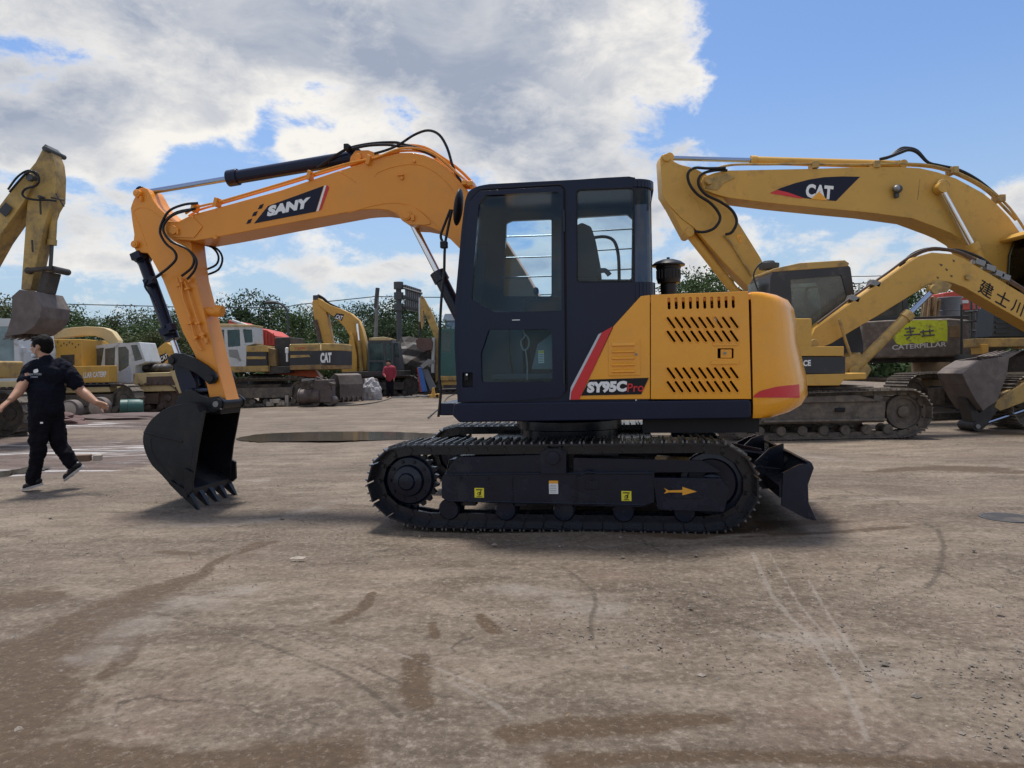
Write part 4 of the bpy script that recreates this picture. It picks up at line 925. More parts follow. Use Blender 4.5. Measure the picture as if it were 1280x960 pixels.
# ---------------------------------------------------------------- H: rear view, lime green counterweight
HH=Frame(1148,19.6,0); rt=root('excavator',HH,'muddy excavator seen from behind with peeling lime green paint on its counterweight','excavator')
v0=-1.4
cwh=prm(HH,[(1077,402),(1112,400),(1188,398),(1214,400),(1216,440),(1206,446),(1082,448),(1077,440)],v0,.4,'counterweight',mk('grey_brown_paint',(.17,.14,.12),.75,var=.3,scale=5,dirt=(.30,.28,.25),dirtamt=.35,dscale=5,bump=.5),rt,.05,.1)
rng=random.Random(5)
lp=[(1116,405),(1122,402.5),(1130,403.5),(1142,400),(1160,400),(1183.5,400.5),(1184.5,412),(1184,427),(1176,426),(1168,429),(1158,427.5),(1148,431),(1140,428),(1130,432),(1121,430),(1117,424),(1113.5,416.6)]
flat(HH,lp,v0-.002,'lime_patch',M['lime'],cwh)
prm(HH,[(1187,407),(1203,406),(1203,422),(1187,422)],v0-.01,v0+.02,'brown_patch',M['wood'],cwh)
m=MB()
for a,b in(((1131,411),(1144,410)),((1133,415),(1142,414)),((1130,419),(1150,417.5)),((1137,408),(1139,420)),((1133,424),(1137,421)),((1150,415),(1167,413)),((1152,420),(1168,418.5)),((1154,412),(1155,420)),((1162,411),(1163,420))): m.tube([HH.P(*a,v0-.008),HH.P(*b,v0-.008)],.02,5)
m.build('faded_character',M['greyp'],cwh)
text_on(HH,'CATERPILLAR',v0-.006,(1115,437.5),(1183,433),(1115,431.5),M['white'],cwh,bold=.02)
prm(HH,[(1078,445),(1230,444),(1230,452),(1078,454)],v0+.2,1.2,'deck',M['dkmud'],rt)
hc=HH.L([(1072,400),(1076,368),(1083,362),(1128,361),(1134,368),(1136,400)],-.6)
cab_shell(rt,rnd(hc,.06),-.6,.9,[rnd(HH.L([(1082,397),(1084,372),(1128,370),(1130,395)],-.6),.05)],[rnd(HH.L([(1082,397),(1084,372),(1128,370),(1130,395)],-.6),.05)],[],M['dkgrey'],M['glassdust'],th=.05)
MB().lathe([(.05,0),(.05,.35),(.09,.36),(.09,.42),(.01,.43)],HH.P(1132,372,-.3),12).build('exhaust_pipe',M['greym'],rt)
prm(HH,[(1140,396),(1212,394),(1214,401),(1140,402)],v0+.1,.6,'engine_hood',M['dkmud'],rt)
for dx in(0,2.35):
    m=Frame(0,0,90,at=(0,0,0)); e=bpy.data.objects.new('track_unit',None); COL.objects.link(e); e.parent=rt; e.location=(HH.p(1105,470,-1)[0]+dx,.2,0); e.rotation_euler=(0,0,R(90))
    track(e,0,.62,(2.0,.42,.42),(-2.0,.42,.42),-1.6,1.6,.2,M['mudtrk'],detail=True,frame_poly=[(-1.5,.25),(1.5,.25),(1.5,.55),(-1.5,.55)],rollers=0,gh=.03)
# clutter on top / behind H
def stick_bundle():
    fr=Frame(1163,20.6,0); o=MB()
    rt=root('stick_bundle',fr,'bundle of weathered wooden sticks standing behind the lime green counterweight','sticks')
    m=MB(); g=random.Random(3)
    for k in range(12):
        x=1153+k*1.75; m.tube([fr.P(x-1+g.uniform(-1,1),402,g.uniform(-.2,.2))*1.0,fr.P(x+1.5+g.uniform(-1.5,1.5),371+g.uniform(-1,4),g.uniform(-.2,.2))],.035,6)
    m.box((0,0,fr.p(1163,402,0)[1]/2),(.8,.5,fr.p(1163,402,0)[1])); m.build('sticks',M['wood'],rt)
stick_bundle()
fr=Frame(1188,20.8,0); rt=root('drum',fr,'grey metal drum standing beside the wooden sticks','drum')
c=fr.p(1188,400,0)[1]; MB().lathe([(.27,0),(.27,.25),(.285,.26),(.27,.28),(.29,.5),(.30,.6),(.31,.62),(.30,.64),(.27,.62)],(0,0,c),24).build('barrel_body',M['greyp'],rt); MB().box((0,0,c/2),(.6,.6,c)).build('stand',M['dkmud'],rt)
fr=Frame(1214,23,0); rt=root('red_loader',fr,'red machine body partly visible above the drum under the bent boom','machine')
prm(fr,[(1180,366),(1208,362),(1236,370),(1238,386),(1196,388),(1180,380)],-.6,.6,'body',M['redp'],rt,.03)
for k,(x,y) in enumerate(((1207,370),(1207,377))): prm(fr,[(x-4,y-2),(x+4,y-2),(x+4,y+2.2),(x-4,y+2.2)],-.65,-.6,'vent',M['whitep'],rt)
prm(fr,[(1190,388),(1232,386),(1232,460),(1190,462)],-.5,.6,'chassis',M['dkmud'],rt)
fr=Frame(1226,17.8,0); rt=root('steel_frame_rack',fr,'dark tubular frame rack with hoses hanging behind the bent boom','rack')
m=MB()
for a,b in(((1214,372),(1214,445)),((1220,374),(1222,440)),((1238,378),(1222,420)),((1244,380),(1228,425)),((1205,390),(1236,388)),((1207,402),(1236,400)),((1212,414),(1240,413)),((1232,376),(1232,445)),((1202,380),(1202,450)),((1240,390),(1243,450))): m.tube([fr.P(*a,random.uniform(-.3,.3)),fr.P(*b,random.uniform(-.3,.3))],.03,6)
m.tube([fr.P(*a,-.3) for a in((1236,374),(1226,388),(1224,402),(1228,414),(1226,430))],.04,6,sm=4)
fz=fr.p(1226,445,0)[1]
for x in(-.4,.4): m.box((x,0,fz/2),(.08,.6,fz+.1))
m.build('frame',M['dkgrey'],rt)
fr=Frame(1234,17.0,0); rt=root('crumpled_sheet',fr,'crumpled white sheet lying in front of the dark louvred box','sheet')
m=MB(); b=fr.p(1234,421,0)[1]; m.ell((0,0,b+.18),(.13,.2,.22),8); 
o=m.build('sheet',M['tarp'],rt); 
for v in o.data.vertices: v.co+=Vector((random.uniform(-.04,.04),random.uniform(-.04,.04),random.uniform(-.05,.05)))
MB().box((0,0,b/2),(.5,.5,b)).build('pallet_stack',M['dkmud'],rt)
# ---------------------------------------------------------------- I: left arm with hanging bucket
II=Frame(-120,14.5,0); rt=root('excavator',II,'faded yellow excavator at the left edge raising its arm with a muddy bucket','excavator')
bI=prm(II,[(43,226),(40,218),(34,214.5),(18,232),(0,256),(-60,335),(-100,395),(-130,430),(-125,455),(-100,450),(-60,400),(-4,300),(30,252)],-.24,.24,'boom',M['catyel2'],rt)
aI=prm(II,[(54,184),(57,181.5),(60,183),(63,189),(68,202),(70,219),(69,250),(62,262),(55,283),(45,330),(38,362),(26,362),(29,320),(33,265),(34,250),(33,216),(44,203),(51,190)],-.17,.17,'arm',M['catyel2'],rt)
m=MB()
for (x,y,r_) in((57,186,.05),(38,222,.07),(50,246,.03)): c=II.P(x,y,-.28); m.cyl(c+Vector((0,-.04,0)),c+Vector((0,.6,0)),r_,n=16)
m.prism(II.L([(52,185),(57,180),(62,185),(60,190)],-.19),-.2,.2); m.build_each('arm_boss',M['dkgrey'],aI,bevel=.01)
tpx(II,[(12,240),(24,226),(34,216),(44,215),(49,224),(45,232),(32,236),(28,243),(34,248),(48,250),(58,250),(70,251)],-.34,.021,'hydraulic_hose',M['rubber'],bI)
tpx(II,[(10,237),(22,221),(36,213),(46,219)],-.3,.02,'hydraulic_hose',M['rubber'],bI)
m=MB()
for a,b in(((50,248),(51,268)),((70,242),(80,258)),((64,247),(80,250)),((40,300),(41,315))): m.tube([II.P(*a,-.25),II.P(*b,-.25)],.017,6)
m.build_each('arm_pipe',M['dkmud'],aI)
m=MB(); m.box(II.P(7,262,-.285),(.18,.01,.22),rot=Matrix.Rotation(R(40),3,'Y')); m.build('worn_decal',M['catblk'],bI)
cyl_px(II,(68,252),(63,338),.02,.62,.07,.035,M['catyel2'],M['dkgrey'],rt,'bucket_cylinder')
m=MB(); 
for a,b,r_ in(((33,338),(66,335),.07),): m.cyl(II.P(*a,-.28),II.P(*b,-.28),.045,n=12); m.cyl(II.P(*a,.22),II.P(*b,.22),.045,n=12)
for x,y in((34,338),(64,336)): c=II.P(x,y,-.28); m.cyl(c,c+Vector((0,.55,0)),.065,n=14)
m.prism(II.L([(52,338),(62,340),(55,366),(44,366)],-.2),-.18,.18); m.build('linkage',M['dkmud'],rt,bevel=.01)
bkt(II,[(15,370),(24,362),(42,364),(52,383),(50,397),(43,408),(30,417),(5,421),(9,412),(14,395)],-.5,.42,(6,),M['bktmud'],rt,teeth=((10,420),(2,424)),tl=.15)
bg_tracks(II,rt,-.3,4.2,2.3,.95,.6,M['mudtrk'])
prm(II,[(-220,450),(-90,450),(-90,475),(-220,475)],-1.3,1.3,'house',M['catyel2'],rt,.03,.05,pv=-1.3)
# ---------------------------------------------------------------- A: far left tan machine with LLAR CATERP panel
AA=Frame(85,24.5,0); rt=root('excavator',AA,'tan excavator behind the walking man with LLAR CATERP lettered on a yellow side panel','excavator')
vA=-1.4
prm(AA,[(60,424),(64,417),(75,412),(88,409.5),(108,408),(124,408.8),(131,410),(140,414.5),(148,425.6),(143,440),(136,442),(138,431),(128,423),(118,420),(104,419.5)],-.16,.16,'boom',M['cream'],rt,.02)
hsA=prm(AA,[(66.5,424),(102,424),(103,458),(100,478),(60,478)],vA+.3,.8,'engine_hood',M['catyel'],rt,.02)
m=MB(); g=random.Random(2)
for k in range(9): x=69+k*3.6+g.uniform(-.5,.5); y=428+g.uniform(-1,6); m.prism(AA.L([(x-.6,y-1),(x+.6,y-1),(x+.5,y+1.2),(x-.5,y+1)],vA+.3),vA+.29,vA+.3)
m.prism(AA.L([(76,444),(93,443),(93,456),(76,457)],vA+.3),vA+.29,vA+.3); m.build_each('hole',M['dkmud'],hsA)
pA=prm(AA,[(88,458),(136,457),(136,478),(88,479)],vA,vA+.5,'side_panel',M['catyel'],rt,.015)
text_on(AA,'LLAR CATERP',vA-.002,(104.5,472.5),(133,471),(104.5,465.5),M['white'],pA,bold=.03)
prm(AA,[(84,479),(136,478),(136,483.5),(84,484.5)],vA+.01,vA+.5,'side_stripe',M['decalnavy'],rt,.01)
prm(AA,[(70,484.5),(136,483.5),(138,490),(70,492)],vA,1.4,'deck',M['cream'],rt,.02)
bg_tracks(AA,rt,.9,4.2,2.4,1.0,.6,M['mudtrk'])
# white cab machine at the far left edge
KK=Frame(4,22.5,0); rt=root('loader',KK,'machine at the left edge with a pale blue glass cab and tan deck','loader')
kc=rnd(KK.L([(-36,478),(-36,402),(-30,398),(14,398),(20,408),(25,440),(25,478)],-1.1),.06)
kw=[rnd(KK.L([(-30,452),(-30,408),(12,408),(17,420),(18,452)],-1.1),.04)]
cb=cab_shell(rt,kc,-1.1,.6,kw,kw,[],M['whitep'],glassmat('pale_blue_glass',(.5,.6,.62),rough=.1,dust=.6,dcol=(.38,.50,.52)),th=.05)
prm(KK,[(22,436),(31,434),(32,470),(23,471)],-1.0,-.9,'door_panel',M['whitep'],rt,.01)
prm(KK,[(-60,478),(34,476),(34,485),(-60,487)],-1.2,1.2,'deck',M['cream'],rt,.02)
bg_tracks(KK,rt,0,3.8,2.2,.95,.55,M['dkmud'])
# ---------------------------------------------------------------- B: cream machine with pale cab
BB=Frame(168,25.5,0); rt=root('excavator',BB,'cream yellow excavator with a grey-white tilted cab left of the big bucket','excavator')
vb=-1.3
bc_=rnd(BB.L([(108,462),(112,447),(117.5,432),(150,428.5),(158,429),(174,427.5),(182,453),(169,457),(167,482),(140,484),(136,480)],vb),.05)
bw=[rnd(BB.L([(112,457),(119,436),(130,434.5),(126,460)],vb),.02),rnd(BB.L([(131,436),(144,434),(143,464),(131,468)],vb),.02),rnd(BB.L([(147.5,434),(157,433),(161,438),(161,457),(150,467),(148,462)],vb),.03),rnd(BB.L([(163.5,431.5),(171.5,431),(178.5,449),(168.5,451.5)],vb),.02)]
cbm=cab_shell(rt,bc_,vb,-.2,bw,[bw[1],bw[2]],[],M['whitep'],M['glassdust'],th=.04)
prm(BB,[(146,466),(162,458),(164,468),(162,480),(147,481)],vb-.015,vb,'door_lower_panel',mk('pale_blue_paint',(.36,.42,.52),.55,dirt=(.25,.2,.15),dirtamt=.3,dscale=4),cbm,.008)
prm(BB,[(112,455),(119.5,435.5),(124.5,435),(119,457)],vb+.06,vb+.08,'blind',M['whitep'],cbm,0)
prm(BB,[(166,466.5),(219,465),(221,482),(166,483)],vb,.9,'engine_hood',M['cream'],rt,.03,.03)
prm(BB,[(183,471),(218,470),(220,481),(183,482)],vb-.01,vb,'rust_patch',M['rusty'],rt,0)
prm(BB,[(136,484),(228,481.5),(228,488.5),(136,491)],vb,1.2,'deck',M['cream'],rt,.02)
bb_=prm(BB,[(178,451),(207,427),(216,433),(214,448),(196,457),(186,458)],.2,.6,'boom',M['catyel'],rt,.02)
prm(BB,[(192,455),(196,446),(208,441),(211,447),(204,454)],.185,.2,'decal',M['decalnavy'],bb_,0)
text_on(BB,'CAT',.18,(201,452.5),(210,447.5),(200,446.5),M['white'],bb_,bold=.04)
m=MB(); 
for k in range(8): x=172+k*5; m.ell(BB.P(x,461+random.uniform(-1.5,1),random.uniform(-.8,.4)),(.22,.3,.16),8)
m.build('engine_parts',M['dkmud'],rt)
m=MB(); m.prism(BB.L([(212,464),(218,463),(230,487),(224,492)],vb-.1),vb-.1,vb); m.build('ladder',M['cream'],rt)
m=MB(); m.prism(BB.L([(138,483),(146,481),(170,492),(166,494)],vb-.3),vb-.3,vb-.1); m.build('step',M['greym'],rt)
bg_tracks(BB,rt,.2,3.9,2.2,.95,.55,M['rusty'])
fr=Frame(164,22.8,0); rt=root('teal_drum',fr,'teal plastic drum lying under the cream excavator','drum')
c=fr.p(164,504,0); MB().lathe([(.20,-.32),(.24,-.30),(.24,-.1),(.255,-.09),(.24,-.07),(.24,.2),(.20,.32),(.001,.33)],(0,0,.26),18,axis=(1,.4,0)).build('drum_body',M['teal'],rt)
for (x,y,rr,lab) in((124,503,.30,'pale worn steel wheel behind the walking man\'s outstretched hand'),(89,508,.28,'pale worn steel wheel half hidden by the walking man')):
    fr=Frame(x,22.2 if x>100 else 21.4,0); rt=root('spare_wheel',fr,lab,'wheel'); m=MB()
    m.lathe([(rr*.55,-.16),(rr,-.14),(rr,.14),(rr*.55,.16)],(0,0,rr),24,axis=(0,1,0)); o=m.build('tyre',M['bktmud'],rt,bevel=.02)
    m=MB(); m.lathe([(rr*.8,-.17),(rr*.5,-.19),(rr*.2,-.22),(.01,-.22)],(0,0,rr),24,axis=(0,1,0)); m.build('hub',M['concrete'],rt)
# ---------------------------------------------------------------- C: CAT counterweight
CC=Frame(345,28.5,0); rt=root('excavator',CC,'yellow and black striped excavator with large white CAT letters on its counterweight','excavator')
vc=-1.45
prm(CC,[(276,458),(335,457),(335,464.5),(276,466)],vc,1.2,'deck',M['catyel2'],rt,.02)
cc_=rnd(CC.L([(262,458),(262,412),(266,405.5),(316,406),(317.5,430),(308,432),(307.5,458)],vc),.05)
cw_=[rnd(CC.L([(284,412.5),(299.5,412),(300.5,432.5),(285,434)],vc),.03),rnd(CC.L([(303.5,411.5),(315,412),(316,428),(306,428.5)],vc),.02),rnd(CC.L([(264,412),(280,412),(281,440),(264,440)],vc),.02)]
cbm=cab_shell(rt,cc_,vc,-.4,cw_,[cw_[0],cw_[2]],[],M['whitep'],M['glassteal'],th=.05)
prm(CC,[(262,404.5),(301,405),(317,406),(316,408.5),(262,408.5)],vc-.04,-.38,'cab_roof',M['cream'],cbm,.02)
m=MB(); m.prism(CC.L([(286,437),(297,437),(301,452),(296,448),(287,446)],vc),vc-.012,vc); m.build('door_scrape',M['greym'],cbm)
prm(CC,[(307.5,432),(332,432),(334,440),(307,440)],vc,.9,'side_cover',M['catyel2'],rt,.02)
prm(CC,[(307,440),(333,440),(334,457),(307,457.5)],vc+.02,.9,'side_cover_dark',M['catblk'],rt,.01)
prm(CC,[(308,445.5),(332,445.5),(332,449),(308,449)],vc-.01,vc+.03,'yellow_band',M['catyel2'],rt,.01)
prm(CC,[(333,434),(343,436),(346,458),(334,458)],vc+.2,.9,'valve_block',mk('brown_yellow_paint',(.22,.14,.05),.7,dirt=MUD,dirtamt=.5),rt,.03)
prm(CC,[(343,422),(363,421),(363,462),(343,462)],vc+.5,1.0,'radiator_box',M['dkmud'],rt,.03)
prm(CC,[(318,458),(363,458),(363,466),(335,468)],vc+.2,1.2,'lower_frame',M['dkmud'],rt,.02)
# counterweight with a rounded rear
def cwt(fr,x0,x1,yt,yb,v0,v1,name,mat,par,rr=.7,zo=0):
    a=fr.p(x0,yt,v0);b=fr.p(x1,yb,v0); pts=[(a[0],v0),(b[0]-rr,v0)]
    for k in range(9): t=PI/2*k/8; pts.append((b[0]-rr+rr*math.sin(t),v0+rr*1.2-rr*1.2*math.cos(t)))
    for k in range(9): t=PI/2*k/8; pts.append((b[0]-rr+rr*math.cos(t),v1-rr*1.2+rr*1.2*math.sin(t)))
    pts.append((a[0],v1)); n=len(pts)
    zb_,zt_=b[1],a[1]; vs=[(p[0],p[1],zb_) for p in pts]+[(p[0],p[1],zt_) for p in pts]
    fs=[tuple(range(n))[::-1],tuple(range(n,2*n))]+[(i,(i+1)%n,n+(i+1)%n,n+i) for i in range(n)]
    return MB().add(vs,fs).build(name,mat,par,bevel=.03)
c1=cwt(CC,361.5,425,430.2,438,vc,1.4,'counterweight',M['catyel2'],rt)
cwt(CC,361.7,424.7,438,456.5,vc+.01,1.39,'black_band',M['catblk'],c1)
cwt(CC,362,424,456.5,461.5,vc+.005,1.39,'lower_band',mk('rusty_yellow_paint',(.28,.17,.06),.7,dirt=(.10,.06,.05),dirtamt=.5,dscale=4),c1)
flat(CC,[(363,444),(386,443.5),(388,446),(363,447.5)],vc+.007,'yellow_stripe',M['catyel2'],c1)
text_on(CC,'CAT',vc+.006,(400.5,453.8),(414.5,453.2),(400.5,441),M['white'],c1,bold=.06)
text_on(CC,'CATPIL',vc-.001,(368.5,436.8),(383,436.5),(368.5,434),M['redp'],c1,bold=.02)
bg_tracks(CC,rt,-.45,4.6,2.5,1.05,.6,M['mudtrk'],detail=False)
MB().lathe([(.04,0),(.04,.3),(.07,.31),(.07,.5),(.02,.52)],CC.P(359,452,vc+.1),10).build('filter_cap',M['white'],rt)
# red truck behind C
fr=Frame(330,33,0); rt=root('dump_truck',fr,'red dump truck bed showing behind the pale cab','truck')
prm(fr,[(283,413),(286,400),(292,401),(300,406),(318,409),(334,412.5),(345,420),(345,432),(322,431),(300,425)],-1.1,1.1,'bed',M['redp'],rt,.03)
m=MB()
for k in range(6): x=322+k*4; m.prism(fr.L([(x-.4,411+k*1.1),(x+.4,411+k*1.1),(x+.6,430),(x-.2,430)],-1.1),-1.16,-1.1)
m.build_each('bed_rib',M['redp'],rt); tpx(fr,[(290,400.5),(300,404),(312,408)],-1.2,.06,'bed_rail',M['whitep'],rt,sm=0)
prm(fr,[(285,431),(350,431),(350,445),(285,445)],-.8,.8,'chassis',M['dkmud'],rt)
for x in(292,306,336):
    c=fr.P(x,0,0); MB().lathe([(.3,-.15),(.5,-.14),(.5,.14),(.3,.15)],(c.x,-1.0,.5),20,axis=(0,1,0)).build('wheel',M['rubber'],rt)
# orange plate, engine/roller debris
fr=Frame(374,28,0); rt=root('snowplough_blade',fr,'orange and red painted steel blade lying under the CAT counterweight','blade')
prm(fr,[(347,464),(374,463.5),(395,462.5),(402,470),(400,472.5),(374,470),(347,468)],-.2,.1,'blade_panel',M['orgp'],rt,.01)
prm(fr,[(346,463.5),(356,463.5),(358,468.5),(347,468)],-.24,-.2,'red_end',M['red'],rt,.01); prm(fr,[(394,462.5),(397,462.8),(404,471),(401,472)],-.24,-.2,'white_edge',M['white'],rt,0)
m=MB()
for x in(352,380): c=fr.P(x,470,0); m.box((c.x,0,c.z/2),(.2,.3,c.z))
m.build_each('support',M['dkmud'],rt)
fr=Frame(393,26.5,0); rt=root('engine_block',fr,'greasy engine and axle assembly on the ground below the CAT letters','engine')
m=MB(); m.cyl((-.45,-.2,.35),(.25,-.2,.38),.27,n=20); m.cyl((-.5,-.2,.35),(-.44,-.2,.35),.30,n=20); m.box((.35,0,.55),(.6,.7,.8)); m.cyl((.1,-.3,.15),(.1,.3,.15),.15,n=14); m.cyl((.6,-.3,.2),(.6,.3,.2),.18,n=14)
for k in range(14): m.box((random.uniform(-.1,.7),random.uniform(-.4,.2),random.uniform(.3,1.0)),(random.uniform(.1,.3),.2,random.uniform(.08,.25)),rot=Matrix.Rotation(random.uniform(-.5,.5),3,'Y'))
m.build('engine_casing',mk('greasy_brown_steel',(.075,.055,.05),.6,var=.3,dirt=(.15,.12,.10),dirtamt=.4,dscale=5),rt,bevel=.02)
prm(fr,[(377,474),(392,473),(392,475),(377,477)],-.5,-.1,'cover_plate',M['greym'],rt,.005)
fr=Frame(348,27.0,0); rt=root('rubble_heap',fr,'small pile of pale broken bricks before the muddy track','rubble'); m=MB()
for k in range(10): m.box((random.uniform(-.35,.35),random.uniform(-.2,.2),random.uniform(.05,.12)+(.1 if k<3 else 0)),(random.uniform(.12,.25),.15,random.uniform(.08,.2)),rot=Matrix.Rotation(random.uniform(-1,1),3,'Z'))
m.box((.30,0,.2),(.12,.12,.4)); m.build_each('brick',M['concrete'],rt,bevel=.01)
# ---------------------------------------------------------------- D: excavator with raised boom
DD=Frame(468,37,0); rt=root('excavator',DD,'yellow excavator with arched boom and dark cab before the trees, left of the power pole','excavator')
bD=prm(DD,[(397,372),(413,381.5),(426,386),(438,391.5),(448,400),(453,412),(457,428),(459,445),(458,463),(444,465),(445,450),(446,440),(438,422),(430,408),(420,398),(410,391),(399,382)],-.35,.35,'boom',M['catyel'],rt,.03)
prm(DD,[(390,378),(392,373.5),(398,372),(403,377),(407,386),(411,405),(416,430),(418,440),(408,440),(404,428),(397,408),(392,395)],-.28,.28,'arm',M['catyel'],rt,.03)
prm(DD,[(391,369),(398,368.5),(399,374),(391,375)],-.3,.3,'arm_tip',M['dkgrey'],rt,.02)
tpx(DD,[(397,369),(404,373),(412,380),(425,386)],-.2,.07,'hydraulic_hose',M['rubber'],rt)
tpx(DD,[(394,400),(398,415),(400,428)],-.33,.10,'bucket_cylinder',M['rusty'],rt,sm=0); cyl_px(DD,(452,462),(446,402),-.5,.6,.11,.06,M['catyel2'],M['chrome'],rt,'boom_cylinder')
prm(DD,[(417,396),(421,391.5),(430,393),(427,401)],-.37,-.35,'decal',M['decalnavy'],bD,0); text_on(DD,'CAT',-.375,(419,398.2),(427,400.2),(421,393),M['white'],bD,bold=.04)
prm(DD,[(427,443),(434,441),(438,415),(441,420),(446,444),(446,466),(427,465)],-.7,-.3,'body',M['catyel'],rt,.03)
prm(DD,[(427,465),(505,463),(505,470),(427,471)],-1.3,1.3,'deck',M['dkmud'],rt,.02)
dc_=rnd(DD.L([(460,469),(459.5,430),(461,425),(489,423),(491,430),(492,469)],-1.2),.06)
dw=[rnd(DD.L([(462,428.5),(478.5,428),(480,450),(462,450)],-1.2),.04),rnd(DD.L([(462,453),(479,453),(479,466),(462,466)],-1.2),.04),rnd(DD.L([(482,429),(489,429),(490,450),(482,450)],-1.2),.04)]
cbm=cab_shell(rt,dc_,-1.2,.2,dw,[dw[0]],[],M['dkgrey'],M['glassteal'],th=.06)
prm(DD,[(461,422.5),(479,421),(490,423),(489,425.5),(461,425.5)],-1.22,.22,'cab_roof',M['cream'],cbm,.02)
dc_=DD.L([(492,428),(497,428),(500,447),(502,462),(492,466)],-.9); cab_shell(rt,dc_,-.9,.1,[DD.L([(493,430),(496.5,430),(499,446),(493,446)],-.9)],[],[],M['dkgrey'],M['glassteal'],th=.06,name='door')
bg_tracks(DD,rt,.3,4.3,2.5,1.0,.6,M['dkmud'])
# loose buckets and bag
def loose_bucket(px,Y,s,lab,rz):
    fr=Frame(px,Y,rz); rt=root('loose_bucket',fr,lab,'bucket'); m=MB()
    pr=[(-.55,.0),(-.60,.45),(-.35,.85),(.05,1.0),(.35,.95),(.5,.6),(.55,.05)]
    pr=[(a*s,b*s) for a,b in pr]; m.prism(pr,-.45*s,-.41*s); m.prism(pr,.41*s,.45*s); cen=Vector((0,.4*s))
    for i in range(4): edge_strip(m,pr[i],pr[i+1],.04,-.44*s,.44*s,cen)
    edge_strip(m,pr[4],pr[5],.04,-.44*s,.44*s,cen); edge_strip(m,pr[5],pr[6],.04,-.44*s,.44*s,cen)
    b=m.build('bucket_shell',M['bktmud'],rt,bevel=.02)
    for k in range(5): MB().box((.60*s,-.36*s+k*.18*s,.02*s+.05),(.10,.07,.22*s)).build('tooth',M['bktmud'],b,bevel=.01)
loose_bucket(432,30.5,1.15,'muddy loose bucket with teeth facing the orange machine, nearer to the engine parts',-55)
loose_bucket(459,34.5,.9,'loose bucket lying between the toothed bucket and the tarp bag',-20)
def lump(name,px,Y,size,lab,cat,mat,seed=1,rough=.18,kind=None):
    fr=Frame(px,Y,0); g=random.Random(seed); bm=bmesh.new(); bmesh.ops.create_icosphere(bm,subdivisions=4,radius=1)
    off=Vector((g.uniform(0,50),g.uniform(0,50),0))
    from mathutils import noise
    for v in bm.verts:
        n=noise.noise(v.co*1.3+off)*.5+noise.noise(v.co*3.5+off)*.3+noise.noise(v.co*9+off)*.12
        v.co*=1+n*rough*3; v.co.z=max(v.co.z,-.25); v.co=Vector((v.co.x*size[0],v.co.y*size[1],v.co.z*size[2]))
    me=bpy.data.meshes.new(name); bm.to_mesh(me); bm.free(); me.materials.append(mat)
    for p in me.polygons: p.use_smooth=False
    o=bpy.data.objects.new(name,me); COL.objects.link(o); o.location=fr.O+Vector((0,0,size[2]*.2)); return tag(o,lab,cat,kind=kind)
lump('tarp_bag',464,31.0,(.42,.35,.75),'crumpled grey-white tarp bag standing left of the person in red','bag',M['tarp'],3)
lump('dirt_mound',517,40,(2.6,1.5,2.3),'brown dirt mound behind the small raised bucket','dirt mound',M['dkmud'],5)
lump('scrap_heap',440,36,(1.6,.8,.8),'dark scrap heap behind the loose buckets','scrap',M['dkmud'],9)
lump('scrap_heap',20,19.5,(1.8,.7,.30),'reddish mud heap under the machine at the left edge','mud heap',mk('reddish_mud',(.12,.07,.065),.9,var=.3,bump=.5),11)
lump('mud_ridge',160,21.5,(2.4,.7,.12),'low dark mud ridge along the puddles before the cream excavator','mud ridge',mk('dark_mud',(.09,.06,.055),.8,var=.3,bump=.5),13)
# E small excavator with brown bucket
EE=Frame(548,38,0); rt=root('excavator',EE,'small excavator with thin pale arm and hanging brown bucket left of the mirror rail','excavator')
prm(EE,[(525.5,371),(528,369.5),(531,374),(541,393),(548,412),(549,430),(548.5,488),(544.5,488),(544,425),(536,405),(529,388),(530,402),(527,412),(525,400)],-.2,.2,'boom',M['catyel2'],rt,.02)
tpx(EE,[(525,372),(525,402)],-.1,.07,'bucket_cylinder',M['whitep'],rt,sm=0); tpx(EE,[(542,422),(541,466)],-.35,.09,'dipper_rod',M['whitep'],rt,sm=0); tpx(EE,[(525,400),(524,424)],-.1,.06,'link',M['dkmud'],rt,sm=0)
bkt(EE,[(519.5,425),(524,422.5),(538,422.5),(541,428),(540,437),(530,439),(521,434)],-.6,.6,(5,),M['bktred'],rt)
prm(EE,[(549,470),(600,470),(600,486),(549,488)],-1,1,'body',M['catyel2'],rt,.03); bg_tracks(EE,rt,1.3,3.0,1.8,.7,.45,M['dkmud'])
cab_shell(rt,rnd(EE.L([(550,470),(550,416),(552,411),(590,411),(590,470)],-.8),.06),-.8,.6,[rnd(EE.L([(552,415),(564,415),(564,440),(552,440)],-.8),.05)],[rnd(EE.L([(552,415),(564,415),(564,440),(552,440)],-.8),.05)],[],M['teal'],M['glassteal'],th=.06)
